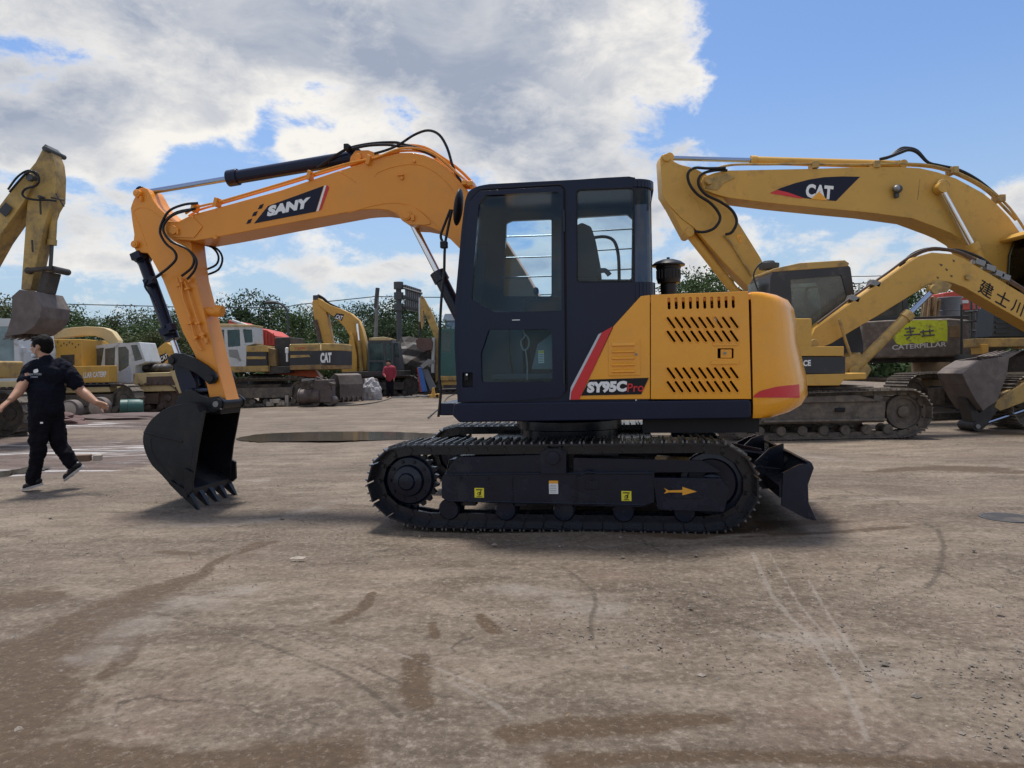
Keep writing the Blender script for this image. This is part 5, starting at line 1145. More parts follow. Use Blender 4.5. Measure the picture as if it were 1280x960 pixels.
# panels leaning, yellow cone thing
fr=Frame(536,34,0); rt=root('leaning_panels',fr,'blue panel and grey panels leaning on the pale boom','panels')
m=[((522,459),(527,459),(534,489),(527,490),'bluep'),((527,463),(534,461),(545,484),(538,489),'greyp'),((521,460),(523,460),(528,490),(525,490),'redp')]
for k,q in enumerate(m): prm(fr,q[:4],-.1+k*.12,.0+k*.12,'panel',M[q[4]],rt,.01)
m=MB(); 
for k in range(5): m.box(fr.P(531+k*2,456-k,-.2+k*.1),(.35,.25,.18),rot=Matrix.Rotation(-.6+k*.2,3,'Y'))
m.build_each('scrap_sheet',M['greym'],rt)
m=MB(); c=fr.P(530,473,.1)
m.box((c.x+.1,.35,.6),(.3,.2,1.2)); m.build('prop',M['dkmud'],rt)
fr=Frame(541,32.5,0); rt=root('floor_jack',fr,'small yellow jack on the ground below the leaning panels','jack'); m=MB(); m.box((0,0,.08),(.5,.3,.12)); m.prism([(-.1,.1),(.1,.1),(.05,.45),(-.03,.45)],-.08,.08); m.cyl((.2,-.15,.1),(.2,.15,.1),.09); m.build('jack_body',M['catyel'],rt,bevel=.01)
fr=Frame(510,32.5,0); rt=root('scrap_plates',fr,'flat pale plates lying near the person in red','plates'); m=MB()
for k in range(4): m.box((-.4+k*.55,random.uniform(-.3,.3),.04+.03*k),(.6,.4,.05),rot=Matrix.Rotation(k*.5,3,'Z'))
m.build_each('plate',M['greym'],rt)
# white truck + blue building
fr=Frame(572,42,0); rt=root('white_truck',fr,'white truck front just left of the orange machine cab','truck')
cab_shell(rt,rnd(fr.L([(561,463),(562,437),(565,428),(600,427),(600,463)],-1),.1),-1,1,[rnd(fr.L([(564,440),(567,430),(580,430),(580,441)],-1),.05)],[],[],M['whitep'],M['glassd'],th=.06)
prm(fr,[(561,452),(600,452),(600,476),(561,476)],-.95,.95,'bumper',M['greyp'],rt,.03)
MB().lathe([(.3,-.15),(.5,-.14),(.5,.14),(.3,.15)],(.4,-.9,.5),20,axis=(0,1,0)).build('wheel',M['rubber'],rt)
fr=Frame(590,95,0); rt=root('blue_shed',fr,'blue walled shed with pale roof far behind the white truck','shed')
prm(fr,[(556,400),(650,398),(650,462),(556,462)],-4,6,'wall',mk('blue_shed_wall',(.16,.26,.42),.6),rt,.05); prm(fr,[(553,401),(556,392),(652,390),(653,399)],-4.4,6.4,'roof',mk('pale_blue_roof',(.35,.42,.50),.5),rt,.05)
# ---------------------------------------------------------------- posts, wires, sign
def post(px,Y,ytop,r,lab,name='power_pole'):
    fr=Frame(px,Y,0); rt=root(name,fr,lab,'pole'); h=fr.p(px,ytop,0)[1]; return fr,rt,h
fr,rt,h=post(466,47,360,.15,'grey concrete power pole rising above the trees'); MB().tube([(0,0,0),(.25,0,h*.6),(.40,0,h)],[.15,.12,.10],12).build('shaft',M['pole'],rt); MB().tube([(.25,0,h*.8),(.40,0,h*1.0)],.13,10).build('dark_sleeve',M['dkgrey'],rt)
fr,rt,h=post(361,50,378,.08,'curved street lamp standing among the trees','street_lamp'); MB().tube([(0,0,0),(0,0,h*.80),(-.1,0,h*.92),(-.5,0,h*.985),(-1.0,0,h)],.08,8,sm=4).build('post',M['dkgrey'],rt); MB().ell((-1.15,0,h+.02),(.42,.18,.13),10).build('lamp_head',M['dkgrey'],rt)
fr=Frame(500,46,0); rt=root('road_sign_gantry',fr,'grey slatted road sign seen from behind on a bolted mast','sign'); h=fr.p(500,355,0)[1]
m=MB(); m.tube([(0,0,0),(0,0,h)],.17,12)
for y in(357,370,384): z=fr.p(499,y,0)[1]; m.cyl((0,0,z-.22),(0,0,z+.22),.30,n=14); m.tube([(0,0,z),(fr.p(507,y,0)[0],0,z-.05)],.10,8)
m.build('mast',M['dkgrey'],rt); 
prm(fr,[(506,355.5),(526.5,362),(526,391),(507,387)],-.06,.0,'sign_panel',mk('grey_sign_back',(.24,.25,.27),.5,metal=.3),rt,0)
m=MB()
for k in range(9): x=507+k*2.4; m.tube([fr.P(x,356.5+k*.75,-.1),fr.P(x,386.5+k*.5,-.1)],.03,5)
for a,b in((360,367),(371,378),(383,388)): m.tube([fr.P(504,a,-.15),fr.P(528,b,-.15)],.07,6)
m.build_each('sign_rib',M['dkgrey'],rt)
def wire(pts,Y,r,lab):
    P=[]
    for x,y in pts: d=ray(x,y); P.append(Vector((0,0,H))+d*Y)
    o=MB().tube(P,r,5,sm=6).build('overhead_wire',M['cable']); return tag(o,lab,'wire')
wire([(-300,372),(120,381),(240,384),(345,384),(380,380),(466,371)],47,.03,'overhead wire running left from the power pole past the lamp')
wire([(466,370.5),(520,371.5),(600,371),(760,366),(900,366),(1400,330)],47,.03,'overhead wire running right from the power pole')
wire([(1000,345),(1066,345.5),(1120,344),(1300,335)],75,.04,'thin wire above the treetops right of the dusty cab')
# barrel-like concrete post at the left, stone, manhole, hose
fr=Frame(23,19.5-1.2,0); rt=root('concrete_post',fr,'short pale rounded concrete post beside the walking man','bollard'); h=.78
o=MB().prism(rnd([(-.15,0),(.15,0),(.15,.50),(-.15,.50)],.07),-.13,.13).build('post_body',M['concrete'],rt,bevel=.03)
p=gpt(104,577); fr=Frame(0,0,12,at=p); rt=root('loose_brick',fr,'brown brick lying in the wet patch behind the walking man','brick'); MB().box((0,0,.05),(.20,.12,.10)).build('brick_body',mk('brick_brown',(.16,.10,.065),.9,bump=.4),rt,bevel=.008); MB().box((.19,.02,.045),(.10,.11,.09)).build('grey_chip',M['concrete'],rt,bevel=.008)
p=gpt(1259,648); fr=Frame(0,0,0,at=p); rt=root('manhole_cover',fr,'dark round manhole cover in the ground at the right edge','manhole cover'); m=MB(); m.lathe([(.17,.0),(.17,.008),(.15,.010),(.001,.010)],(0,0,.002),32); m.build('cover',M['dkmud'],rt); m=MB(); m.lathe([(.19,0),(.19,.009),(.172,.009),(.172,.0)],(0,0,.001),32); m.build('ring',M['dkgrey'],rt)
pts=[gpt(x,y) for x,y in((300,505),(360,503),(420,508),(470,504),(500,496),(535,492))]
tag(MB().tube([p+Vector((0,0,.03)) for p in pts],.022,6,sm=8).build('hose_on_ground',M['cable']),'thin dark hose lying across the yard below the CAT counterweight','hose')
pts=[gpt(x,y)+Vector((0,0,.02)) for x,y in((535,523),(552,508),(560,497),(572,492))]
tag(MB().tube(pts,.016,6,sm=8).build('cable_on_ground',M['cable']),'thin cable trailing on the ground below the mirror rail','cable')
# ============================================================ PEOPLE
def fuse(mb,name,mat,parent,vox=.008,smooth=6,fac=.6,folds=0):
    o=mb.build(name,mat,parent,smooth=True)
    r=o.modifiers.new('remesh','REMESH'); r.mode='VOXEL'; r.voxel_size=vox; r.use_smooth_shade=True
    s=o.modifiers.new('smooth','SMOOTH'); s.iterations=smooth; s.factor=fac
    if folds:
        for sz,stg in((.11,folds),(.035,folds*.35)):
            tx=bpy.data.textures.new('folds','CLOUDS'); tx.noise_scale=sz; tx.noise_depth=2
            d=o.modifiers.new('folds','DISPLACE'); d.texture=tx; d.strength=stg; d.mid_level=.38
    return o
PF=Frame(63,8.0,0)
man=root('person',PF,'man in black t-shirt and trousers walking left with arms swung wide, mask at chin','person')
def J(x,y,v=0): return PF.P(x,y,v)
def fingers(m,w,d,pn,L,thumb_dir,curl=.25,r=.0095):
    # w wrist point, d hand direction, pn palm normal
    d=d.normalized(); pn=(pn-d*pn.dot(d)).normalized(); s=d.cross(pn).normalized()
    pc=w+d*(L*.28); 
    for k in range(4):
        off=(k-1.5)*.0195; ln=L*[.40,.46,.43,.34][k]
        base=w+d*(L*.50)+s*off; m.cap(w+s*off*.6+d*.01,base,.016,.0135,n=6)
        p=base
        dd=d+s*off*2.2
        for j,fr_ in enumerate((.45,.32,.23)):
            dd=(dd+pn*curl*(.5+j*.55)).normalized(); q=p+dd*ln*fr_; m.cap(p,q,r*(1.06-.1*j),r*(1.0-.12*j),n=6); p=q
    tb=w+d*(L*.16)+s*(-.028 if thumb_dir>0 else .028)
    td=(d*.7+s*(-1 if thumb_dir>0 else 1)*.9+pn*.3).normalized(); q=tb+td*L*.24; m.cap(w+d*.02,tb,.018,.015,n=6); m.cap(tb,q,.0135,.011,n=6)
    td=(td+d*.6).normalized(); m.cap(q,q+td*L*.2,.011,.009,n=6)
sk=MB()
hc=J(51.5,433.5); nb=J(57.5,449.5)
# head: cranium, jaw, face to the left (profile)
sk.ell(hc+Vector((.012,0,.022)),(.098,.078,.092),14); sk.ell(hc+Vector((-.020,0,-.030)),(.070,.064,.085),12)
sk.ell(hc+Vector((-.045,0,-.082)),(.042,.040,.032),10); sk.cap(hc+Vector((-.070,0,.018)),hc+Vector((-.104,0,-.022)),.012,.015,n=8); sk.ell(hc+Vector((-.100,0,-.026)),(.016,.018,.012),8)
for s in(-1,1):
    sk.ell(hc+Vector((-.072,s*.030,.024)),(.022,.024,.010),8); sk.ell(hc+Vector((.012,s*.080,-.005)),(.022,.012,.034),8); sk.ell(hc+Vector((-.060,s*.035,-.022)),(.028,.024,.026),8)
sk.ell(hc+Vector((-.086,0,-.055)),(.014,.024,.008),8); sk.ell(hc+Vector((-.082,0,-.069)),(.014,.022,.009),8)
sk.cap(nb+Vector((.006,0,-.05)),hc+Vector((.010,0,-.03)),.062,.056,n=10)
# torso core
sk.ell(J(60,485),(.14,.09,.24),14)
shL,shR=J(40,462,-.02),J(81,461,.04)
eL,wL_=J(23,490,-.20),J(13.5,499.5,-.30)
eR,wR_=J(101,488.5,.10),J(120.5,503.5,.06)
sk.cap(shL,eL,.060,.050,n=10); sk.cap(eL,wL_,.050,.032,n=10); sk.cap(shR,eR,.062,.052,n=10); sk.cap(eR,eR.lerp(wR_,.35),.053,.052,n=10); sk.cap(eR.lerp(wR_,.35),wR_,.052,.033,n=10)
fingers(sk,wL_,(J(3,508,-.36)-wL_),Vector((0,.3,-1)),.185,1,.28,r=.0115); fingers(sk,wR_,(J(133,507.5,.02)-wR_),Vector((.1,-1,-.6)),.20,-1,.16,r=.012)
hpL,kL,aL=J(50,520,-.06),J(47.5,562,-.06),J(41,600,-.03)
hpR,kR,aR=J(67,520,.06),J(74,556,.08),J(92.5,583,.10)
for a,b,r0,r1 in((hpL,kL,.075,.05),(kL,aL,.048,.036),(hpR,kR,.075,.05),(kR,aR,.048,.036)): sk.cap(a,b,r0,r1,n=10)
sk.ell(J(58,512),(.13,.09,.09),12)
sk.cap(aL,J(34,606.5,-.05),.038,.03,n=8); sk.cap(aR,J(84,594,.08),.036,.03,n=8)
body=fuse(sk,'body',M['skin'],man,.006,3,.5); tag(body)
# face details
m=MB()
for s in(-1,): m.ell(hc+Vector((-.083,s*.032,.008)),(.010,.013,.006),8)
for s in(1,): m.ell(hc+Vector((-.083,s*.032,.008)),(.010,.013,.006),8)
m.build('eye',M['seam'],body)
m=MB()
for s in(-1,1): m.cap(hc+Vector((-.089,s*.018,.030)),hc+Vector((-.070,s*.050,.032)),.005,.004,n=6)
m.build('eyebrow',M['hair'],body)
# hair
hm=MB(); hm.ell(hc+Vector((.020,0,.040)),(.104,.086,.090),14); hm.ell(hc+Vector((.052,0,.0)),(.070,.074,.080),12); hm.ell(hc+Vector((-.045,0,.085)),(.052,.060,.030),10)
hair=fuse(hm,'hair',M['hair'],man,.006,2,folds=.016)
# mask at the chin
mm=MB(); mm.ell(hc+Vector((-.058,0,-.088)),(.046,.052,.030),10,rot=Matrix.Rotation(R(-25),3,'Y')); fuse(mm,'face_mask',M['mask'],man,.006,3)
mm=MB(); mm.tube([hc+Vector((-.045,-.055,-.080)),hc+Vector((-.018,-.078,-.040)),hc+Vector((.010,-.094,.0))],.0028,5,sm=3); mm.build('mask_loop',M['mask'],man)
# shirt
sh=MB(); sh.cap(J(47,460,-.02),J(74,459,.03),.085,.085,n=12)
sh.ell(J(60.5,470),(.185,.120,.15),14); sh.ell(J(58,492),(.188,.140,.21),14); sh.ell(J(57,505),(.178,.130,.12),14)
sh.cap(J(38,517-5,-.0)+Vector((.11,0,0)),J(76,510,0)+Vector((-.10,0,0)),.112,.112,n=12)
sh.cap(shL,J(31,477,-.10),.078,.070,n=12); sh.cap(shR,J(95,479,.085),.080,.074,n=12); sh.cap(nb+Vector((0,0,-.05)),nb+Vector((0,0,-.02)),.078,.070,n=10)
shirt=fuse(sh,'t_shirt',M['cloth'],man,.008,7,folds=.045)
# sleeve ends open look: hem rings
m=MB(); m.lathe([(.180,0),(.190,-.012),(.172,-.022)],(J(58,514).x,0,J(58,514).z+.01),24); 
dg_=bpy.context.evaluated_depsgraph_get(); bpy.context.view_layer.update()
ev=shirt.evaluated_get(bpy.context.evaluated_depsgraph_get()); me=ev.to_mesh(); bvs=BVHTree.FromPolygons([v.co.copy() for v in me.vertices],[tuple(p.vertices) for p in me.polygons]); ev.to_mesh_clear()
proj_decal(PF,bvs,[(43,461.5),(47,461),(48.5,463.5),(47.5,466),(43,466.3),(41.6,464)],'shirt_logo',M['white'],shirt,.004,1)
def proj_text(txt,bl_,br_,tl_,bv,mat,par,off=.004):
    co,fs=text_mesh(txt,.0); x0=min(c.x for c in co);x1=max(c.x for c in co);y0=min(c.y for c in co);y1=max(c.y for c in co); vs=[]; C=Vector((0,0,H))-PF.O
    for c in co:
        s=(c.x-x0)/(x1-x0);t=(c.y-y0)/(y1-y0); px=bl_[0]+(br_[0]-bl_[0])*s+(tl_[0]-bl_[0])*t; py=bl_[1]+(br_[1]-bl_[1])*s+(tl_[1]-bl_[1])*t
        d=ray(px,py).normalized(); h,n,_,_=bv.ray_cast(C,d); h=h if h else C+d*8; vs.append(h-d*off)
    me=bpy.data.meshes.new('t'); me.from_pydata(vs,[],fs); me.materials.append(mat); o=bpy.data.objects.new('shirt_lettering',me); COL.objects.link(o); o.parent=par
proj_text('NIW PYON',(35.5,469.5),(51.5,469),(35.5,466.8),bvs,M['silver'],shirt); 
proj_text('HONINI',(38.5,472.2),(47,472),(38.5,470.4),bvs,M['silver'],shirt)
# trousers
tr=MB(); tr.ell(J(58,512),(.158,.125,.10),14); tr.cap(J(50,520,-.05),J(66,520,.05),.105,.105,n=12)
tr.cap(hpL,kL,.100,.075,n=12); tr.cap(kL,J(42,596,-.03),.075,.060,n=12); tr.cap(J(42,596,-.03),J(41,602,-.03),.064,.058,n=12)
tr.cap(hpR,kR,.098,.073,n=12); tr.cap(kR,J(90,579,.10),.073,.058,n=12)
tro=fuse(tr,'trousers',M['cloth2'],man,.008,7,folds=.045)
m=MB(); c=J(52,528.5,-.168); m.box(c,(.028,.006,.018)); m.build('trouser_logo',M['white'],tro)
# shoes
def shoe(a,toe,heel,nm):
    m=MB(); d=(toe-heel).normalized(); up=Vector((0,-.0,1)); up=(up-d*up.dot(d)).normalized()
    m.cap(heel+up*.045,toe+up*.030-d*.02,.042,.034,n=10); m.cap(heel+up*.05,a,.046,.05,n=10); m.cap(heel+up*.05+d*.05,toe+up*.03-d*.07,.046,.040,n=10)
    s=fuse(m,'shoe',M['rubber'],man,.007,3)
    m=MB(); q=[]; sd=d.cross(up)
    for k in range(20):
        t=2*PI*k/20; L=(toe-heel).length; x=math.cos(t); w=.043*(1+.12*x); q.append(heel+d*(L*.5-.01)+d*x*(L*.5+.035)+sd*math.sin(t)*w)
    vs=[p-up*.004 for p in q]+[p+up*.020 for p in q]; n=20; m.add(vs,[tuple(range(n))[::-1],tuple(range(n,2*n))]+[(i,(i+1)%n,n+(i+1)%n,n+i) for i in range(n)]); m.build('sole',M['sole'],s)
shoe(J(42,601,-.03),J(31,612.5,-.06),J(49,607,-.02),'l'); shoe(J(92,583,.10),J(83,600,.08),J(101,586,.12),'r')
# ---- person in red, far
PF2=Frame(487,33.0,0); rp=root('person',PF2,'person in a red jacket and dark trousers standing before the dark cab','person')
b=MB(); b.ell((-.05,0,1.58),(.10,.10,.13),10); b.cap((-.02,0,1.42),(-.04,0,1.52),.06,n=8)
b.cap((-.12,0,1.33),(.14,0,1.33),.11,n=10); b.cap((0,0,1.3),(0,0,.95),.17,.15,n=10)
b.cap((-.19,0,1.33),(-.24,-.08,1.08),.055,.045,n=8); b.cap((-.24,-.08,1.08),(-.16,-.26,.98),.045,.03,n=8); b.cap((.2,0,1.33),(.25,0,1.06),.055,.045,n=8); b.cap((.25,0,1.06),(.20,-.1,.86),.045,.03,n=8)
for h,dn in((Vector((-.16,-.26,.98)),Vector((.3,-1,-.2))),(Vector((.20,-.1,.86)),Vector((0,-.2,-1)))): fingers(b,h,dn,Vector((1,0,0)),.15,1,.3)
b.cap((-.08,0,.92),(-.09,0,.5),.08,.06,n=8); b.cap((-.09,0,.5),(-.10,.02,.08),.055,.04,n=8); b.cap((.09,0,.92),(.08,-.03,.5),.08,.06,n=8); b.cap((.08,-.03,.5),(.10,.02,.08),.055,.04,n=8)
b.cap((-.10,.02,.06),(-.13,-.13,.04),.04,.03,n=6); b.cap((.10,.02,.06),(.12,-.13,.04),.04,.03,n=6); b.ell((-.05,-.105,1.57),(.018,.022,.025),6)
pb=fuse(b,'body',M['skin'],rp,.014,2)
b=MB(); b.ell((-.05,.02,1.62),(.115,.115,.12),10); fuse(b,'hair',M['hair'],rp,.018,2)
b=MB(); b.cap((-.12,0,1.32),(.14,0,1.32),.135,n=10); b.cap((0,0,1.3),(0,0,.90),.20,.18,n=10); b.cap((-.19,0,1.33),(-.24,-.08,1.08),.085,.075,n=8); b.cap((-.24,-.08,1.08),(-.18,-.22,.99),.07,.055,n=8); b.cap((.2,0,1.33),(.25,0,1.06),.085,.07,n=8); b.cap((.25,0,1.06),(.21,-.07,.92),.07,.055,n=8); fuse(b,'jacket',M['redcloth'],rp,.018,3)
b=MB(); b.ell((0,0,.88),(.18,.14,.12),10); b.cap((-.08,0,.85),(-.09,0,.5),.11,.09,n=8); b.cap((-.09,0,.5),(-.10,.02,.1),.09,.075,n=8); b.cap((.09,0,.85),(.08,-.03,.5),.11,.09,n=8); b.cap((.08,-.03,.5),(.10,.02,.1),.09,.075,n=8); fuse(b,'trousers',M['cloth2'],rp,.018,3)
# ============================================================ TREES
M['bark']=mk('bark',(.07,.055,.04),.9,bump=.4)
def leafmat(name,c):
    m,nt,b=newmat(name); L=nt.links.new
    at=nd(nt,'ShaderNodeAttribute',attribute_name='lv'); r=nd(nt,'ShaderNodeValToRGB'); c=Vector(c)
    r.color_ramp.elements[0].color=(*(c*.55),1); r.color_ramp.elements[1].color=(*(Vector((c.x*1.75,c.y*1.6,c.z*1.5))),1); L(at.outputs['Fac'],r.inputs['Fac']); L(r.outputs['Color'],b.inputs['Base Color']); b.inputs['Roughness'].default_value=.6
    b.inputs['Specular IOR Level'].default_value=.1
    tl=nd(nt,'ShaderNodeBsdfTranslucent'); L(r.outputs['Color'],tl.inputs['Color']); mx=nd(nt,'ShaderNodeMixShader'); mx.inputs[0].default_value=.22; out=nt.nodes['Material Output']
    L(b.outputs[0],mx.inputs[1]); L(tl.outputs[0],mx.inputs[2]); L(mx.outputs[0],out.inputs['Surface']); return m
LM=[leafmat('leaf_dark',(.036,.060,.030)),leafmat('leaf_mid',(.050,.082,.034)),leafmat('leaf_olive',(.068,.086,.040))]
def crown_mesh(name,seed,h,r,zc,n_cl,n_leaf,ls,mat,upright=False):
    g=np.random.default_rng(seed); V=[];lv=[]; cl=[]
    for k in range(n_cl):
        a=g.uniform(0,2*PI); t=g.uniform(-1,1); rr=g.uniform(.45,1.0)**.6; w=math.sqrt(max(0,1-t*t))
        if upright: w*= (1-.35*(t+1)/2)
        bulge=1+.35*math.sin(3*a+seed)+.25*math.sin(5*t+seed*2); c=np.array([math.cos(a)*w*rr*r*bulge,math.sin(a)*w*rr*r*bulge,zc+t*rr*h*(1+.12*math.sin(2*a+seed))]); cl.append(c)
        cr_=g.uniform(.16,.40)*r*1.2; base=g.uniform(0,.55)
        d=g.normal(size=(n_leaf,3)); d/=np.linalg.norm(d,axis=1)[:,None]; p=c+d*(g.uniform(.3,1.05,size=(n_leaf,1))**.6)*cr_*np.array([1.15,1.15,.8])
        n=d*.6+g.normal(size=(n_leaf,3))*.6; n/=np.linalg.norm(n,axis=1)[:,None]
        t1=np.cross(n,g.normal(size=(n_leaf,3))); t1/=np.linalg.norm(t1,axis=1)[:,None]; t2=np.cross(n,t1); s=(g.uniform(.5,1.2,size=(n_leaf,1))*ls)
        V.append(np.stack([p-t1*s,p+t2*s*.55,p+t1*s,p-t2*s*.55],1).reshape(-1,3)); lv.append(np.clip(base+g.uniform(0,.5,size=n_leaf),0,1))
    V=np.concatenate(V); lv=np.concatenate(lv); nf=len(V)//4
    me=bpy.data.meshes.new(name); me.vertices.add(len(V)); me.vertices.foreach_set('co',V.ravel().astype(np.float32)); me.loops.add(nf*4); me.loops.foreach_set('vertex_index',np.arange(nf*4,dtype=np.int32)); me.polygons.add(nf); me.polygons.foreach_set('loop_start',np.arange(0,nf*4,4,dtype=np.int32)); me.update(calc_edges=True)
    at=me.attributes.new('lv','FLOAT','FACE'); at.data.foreach_set('value',lv.astype(np.float32)); me.materials.append(mat); return me,cl
def make_tree(seed,h,r,mat,upright=False,label='',loc=(0,0,0),group=None,n_cl=34,n_leaf=190,ls=.125):
    o=bpy.data.objects.new('tree',None); COL.objects.link(o); o.location=loc; tag(o,label,'tree',group)
    zc=h*.56; me,cl=crown_mesh('crown',seed,h*.44,r,zc,n_cl,n_leaf,ls,mat,upright); c=bpy.data.objects.new('crown',me); COL.objects.link(c); c.parent=o
    m=MB(); m.tube([(0,0,-.1),(.05,0,h*.3),(-.05,.05,h*.6),(0,0,h*.85)],[.20,.16,.10,.04],8)
    for k,q in enumerate(cl[::4]): m.tube([(0,0,h*.25+.4*h*(k/len(cl[::4]))),tuple((q+np.array([0,0,h*.35]))/2),tuple(q)],[.08,.05,.02],5)
    m.build('trunk',M['bark'],o); return o
protos=[make_tree(11,8.2,3.0,LM[0]),make_tree(12,7.6,3.4,LM[1]),make_tree(13,9.0,2.3,LM[0],True),make_tree(14,7.2,3.0,LM[2]),make_tree(15,6.5,3.2,LM[1])]
# (px of the crown centre, py of the top, distance, prototype)
spots=[(-95,392,60,0),(-50,385,64,1),(-10,374,60,3),(22,366,66,1),(62,384,62,0),(95,380,58,4),(128,382,66,0),(152,378,60,3),(184,380,58,1),(214,374,62,0),(240,388,66,1),(268,382,60,4),(294,368,58,2),(322,369,62,0),(345,377,66,1),(376,388,60,4),(398,383,64,3),(432,392,60,1),(450,385,70,0),(477,385,64,3),(500,378,60,0),(520,380,66,1),(545,392,60,4),(566,402,64,1),(600,404,60,0),(860,336,60,0),(885,326,56,1),(905,352,64,3),(1062,356,60,1),(1080,346,66,0),(1102,342,62,4),(1135,345,60,1),(1180,352,64,0),(1230,352,60,3),(1290,345,66,1),(1360,350,60,0),(760,385,62,3),(700,392,66,1),(810,380,64,4),(960,362,66,1),(1020,360,62,0),(30,402,56,4),(110,404,54,1),(200,402,55,3),(410,406,55,1),(485,404,56,0)]
spots.sort(key=lambda s:s[2])
hs=[8.2,7.6,9.0,7.2,6.5]; used=set(); spots=[(a,b+((i*7)%5-2)*6,c,d) for i,(a,b,c,d) in enumerate(spots)]; kindw=['dark broad tree','mid green broad tree','tall narrow dark tree','olive green loose tree','low round bushy tree']
def anchor(px):
    A=[(-60,'beyond the left edge machines'),(10,'behind the raised bucket at the left edge'),(45,'behind the hanging muddy bucket'),(80,'above the tan boom'),(112,'above the yellow LLAR CATERP panel'),(140,'above the grey-white tilted cab'),(170,'just right of the tilted cab roof'),(200,'behind the black bucket cylinder'),(228,'hidden partly by the orange arm'),(255,'right behind the orange arm'),(280,'above the left edge of the red truck bed'),(308,'above the pale striped excavator cab'),(335,'above the red truck bed'),(360,'beside the curved street lamp'),(387,'left of the arched boom'),(415,'behind the raised yellow arm'),(441,'above the arched yellow boom'),(463,'behind the power pole'),(489,'between the power pole and the road sign'),(510,'under the road sign'),(533,'right of the road sign'),(556,'above the blue shed'),(640,'behind the orange machine cab front'),(730,'seen through the orange machine cab'),(830,'beside the black air precleaner'),(872,'right of the air precleaner'),(895,'between precleaner and the dusty cab'),(930,'under the long boom arm'),(1000,'behind the dusty cab'),(1040,'behind the dusty cab roof'),(1071,'just right of the dusty cab'),(1091,'above the bent boom foot'),(1120,'above the middle of the bent boom'),(1160,'behind the bent boom top'),(1205,'behind the drum and sticks'),(1260,'behind the right edge cab'),(1400,'beyond the right edge')]
    for x,t in A:
        if px<=x: return t
    return A[-1][1]
seen={}
for i,(px,py,Y,k) in enumerate(spots):
    d=ray(px,py); top=H+d.z*Y; loc=Vector((d.x*Y,Y+random.uniform(-1,1),0)); s=top/(hs[k]*1.10); lab=kindw[k]+' '+anchor(px)
    if Y<57: lab='nearer '+lab
    seen[lab]=seen.get(lab,0)+1
    if seen[lab]>1: lab=lab+', the farther one'
    if k not in used: o=protos[k]; used.add(k); o.location=loc; o.rotation_euler=(0,0,random.uniform(0,6)); o.scale=(1.05,1.05,s); o['label']=lab
    else: o=copy_thing(protos[k],loc,random.uniform(0,6),(1.0*random.uniform(.9,1.2),1.0*random.uniform(.9,1.2),s),lab)
    o['group']='trees behind the yard'
# undergrowth: one mass
me,_=crown_mesh('undergrowth',77,1,1,0,1,10,.2,LM[0]); bpy.data.meshes.remove(me)
g=np.random.default_rng(9); V=[];n=26000
p=np.stack([g.uniform(-62,62,n),54+g.uniform(0,14,n),np.abs(g.normal(0,1,n))],1); p[:,2]=np.minimum(p[:,2],1)*(2.6+1.4*np.sin(p[:,0]*.35)+.8*np.sin(p[:,0]*1.3))
p[:,2]=g.uniform(0,1,n)*(1.5+.6*np.sin(p[:,0]*.35)+.4*np.sin(p[:,0]*1.3+p[:,1]))
nn=g.normal(size=(n,3)); nn/=np.linalg.norm(nn,axis=1)[:,None]; t1=np.cross(nn,g.normal(size=(n,3))); t1/=np.linalg.norm(t1,axis=1)[:,None]; t2=np.cross(nn,t1); s=g.uniform(.15,.36,(n,1))
V=np.stack([p-t1*s,p+t2*s*.6,p+t1*s,p-t2*s*.6],1).reshape(-1,3)
me=bpy.data.meshes.new('undergrowth'); me.vertices.add(4*n); me.vertices.foreach_set('co',V.ravel().astype(np.float32)); me.loops.add(n*4); me.loops.foreach_set('vertex_index',np.arange(n*4,dtype=np.int32)); me.polygons.add(n); me.polygons.foreach_set('loop_start',np.arange(0,n*4,4,dtype=np.int32)); me.update(calc_edges=True)
at=me.attributes.new('lv','FLOAT','FACE'); at.data.foreach_set('value',(g.uniform(0,.5,n)+.3*(np.sin(p[:,0]*1.1)+1)*.5).astype(np.float32)); me.materials.append(LM[1])
o=bpy.data.objects.new('undergrowth',me); COL.objects.link(o); tag(o,'dense dark undergrowth and bushes along the foot of the trees','bushes',kind='stuff')
# ============================================================ GROUND
NX,NYY=860,380
ys=[]; 
for j in range(NYY):
    off=1300-(1300-26)*j/(NYY-1); ys.append(H*FPX/off)
ys=np.array([-40,-20,-8,-2.5]+[0.3]+ys+[60,80,120,200,400,900]); 
def sc(y): return np.where(y>0,y*1.0+.9,.9+np.abs(y)*1.6)
us_g=np.linspace(-1.15,1.15,NX); YY,UU=np.meshgrid(ys,us_g,indexing='ij'); XX=UU*sc(YY)
def distpoly(X,Y,pts,w,taper=False):
    """signed falloff of a stroke: pts in world (x,y), widths"""
    best=np.full(X.shape,-9.0)
    for i in range(len(pts)-1):
        a=pts[i];b=pts[i+1]; dx,dy=b[0]-a[0],b[1]-a[1]; L=dx*dx+dy*dy+1e-9; t=np.clip(((X-a[0])*dx+(Y-a[1])*dy)/L,0,1)
        d=np.hypot(X-a[0]-t*dx,Y-a[1]-t*dy); ww=w[i]+(w[i+1]-w[i])*t; best=np.maximum(best,1-d/ww)
    return np.clip(best,-1,1)
def S(pxs,w): pts=[gpt(x,y) for x,y in pxs]; w=w if isinstance(w,list) else [w]*len(pts); return distpoly(XX,YY,[(p.x,p.y) for p in pts],w)
near_mask=(YY>.5)&(YY<45)
def mx(lst): 
    o=np.full(XX.shape,-1.0)
    for l in lst: o=np.maximum(o,l)
    return np.where(near_mask,o,-1)
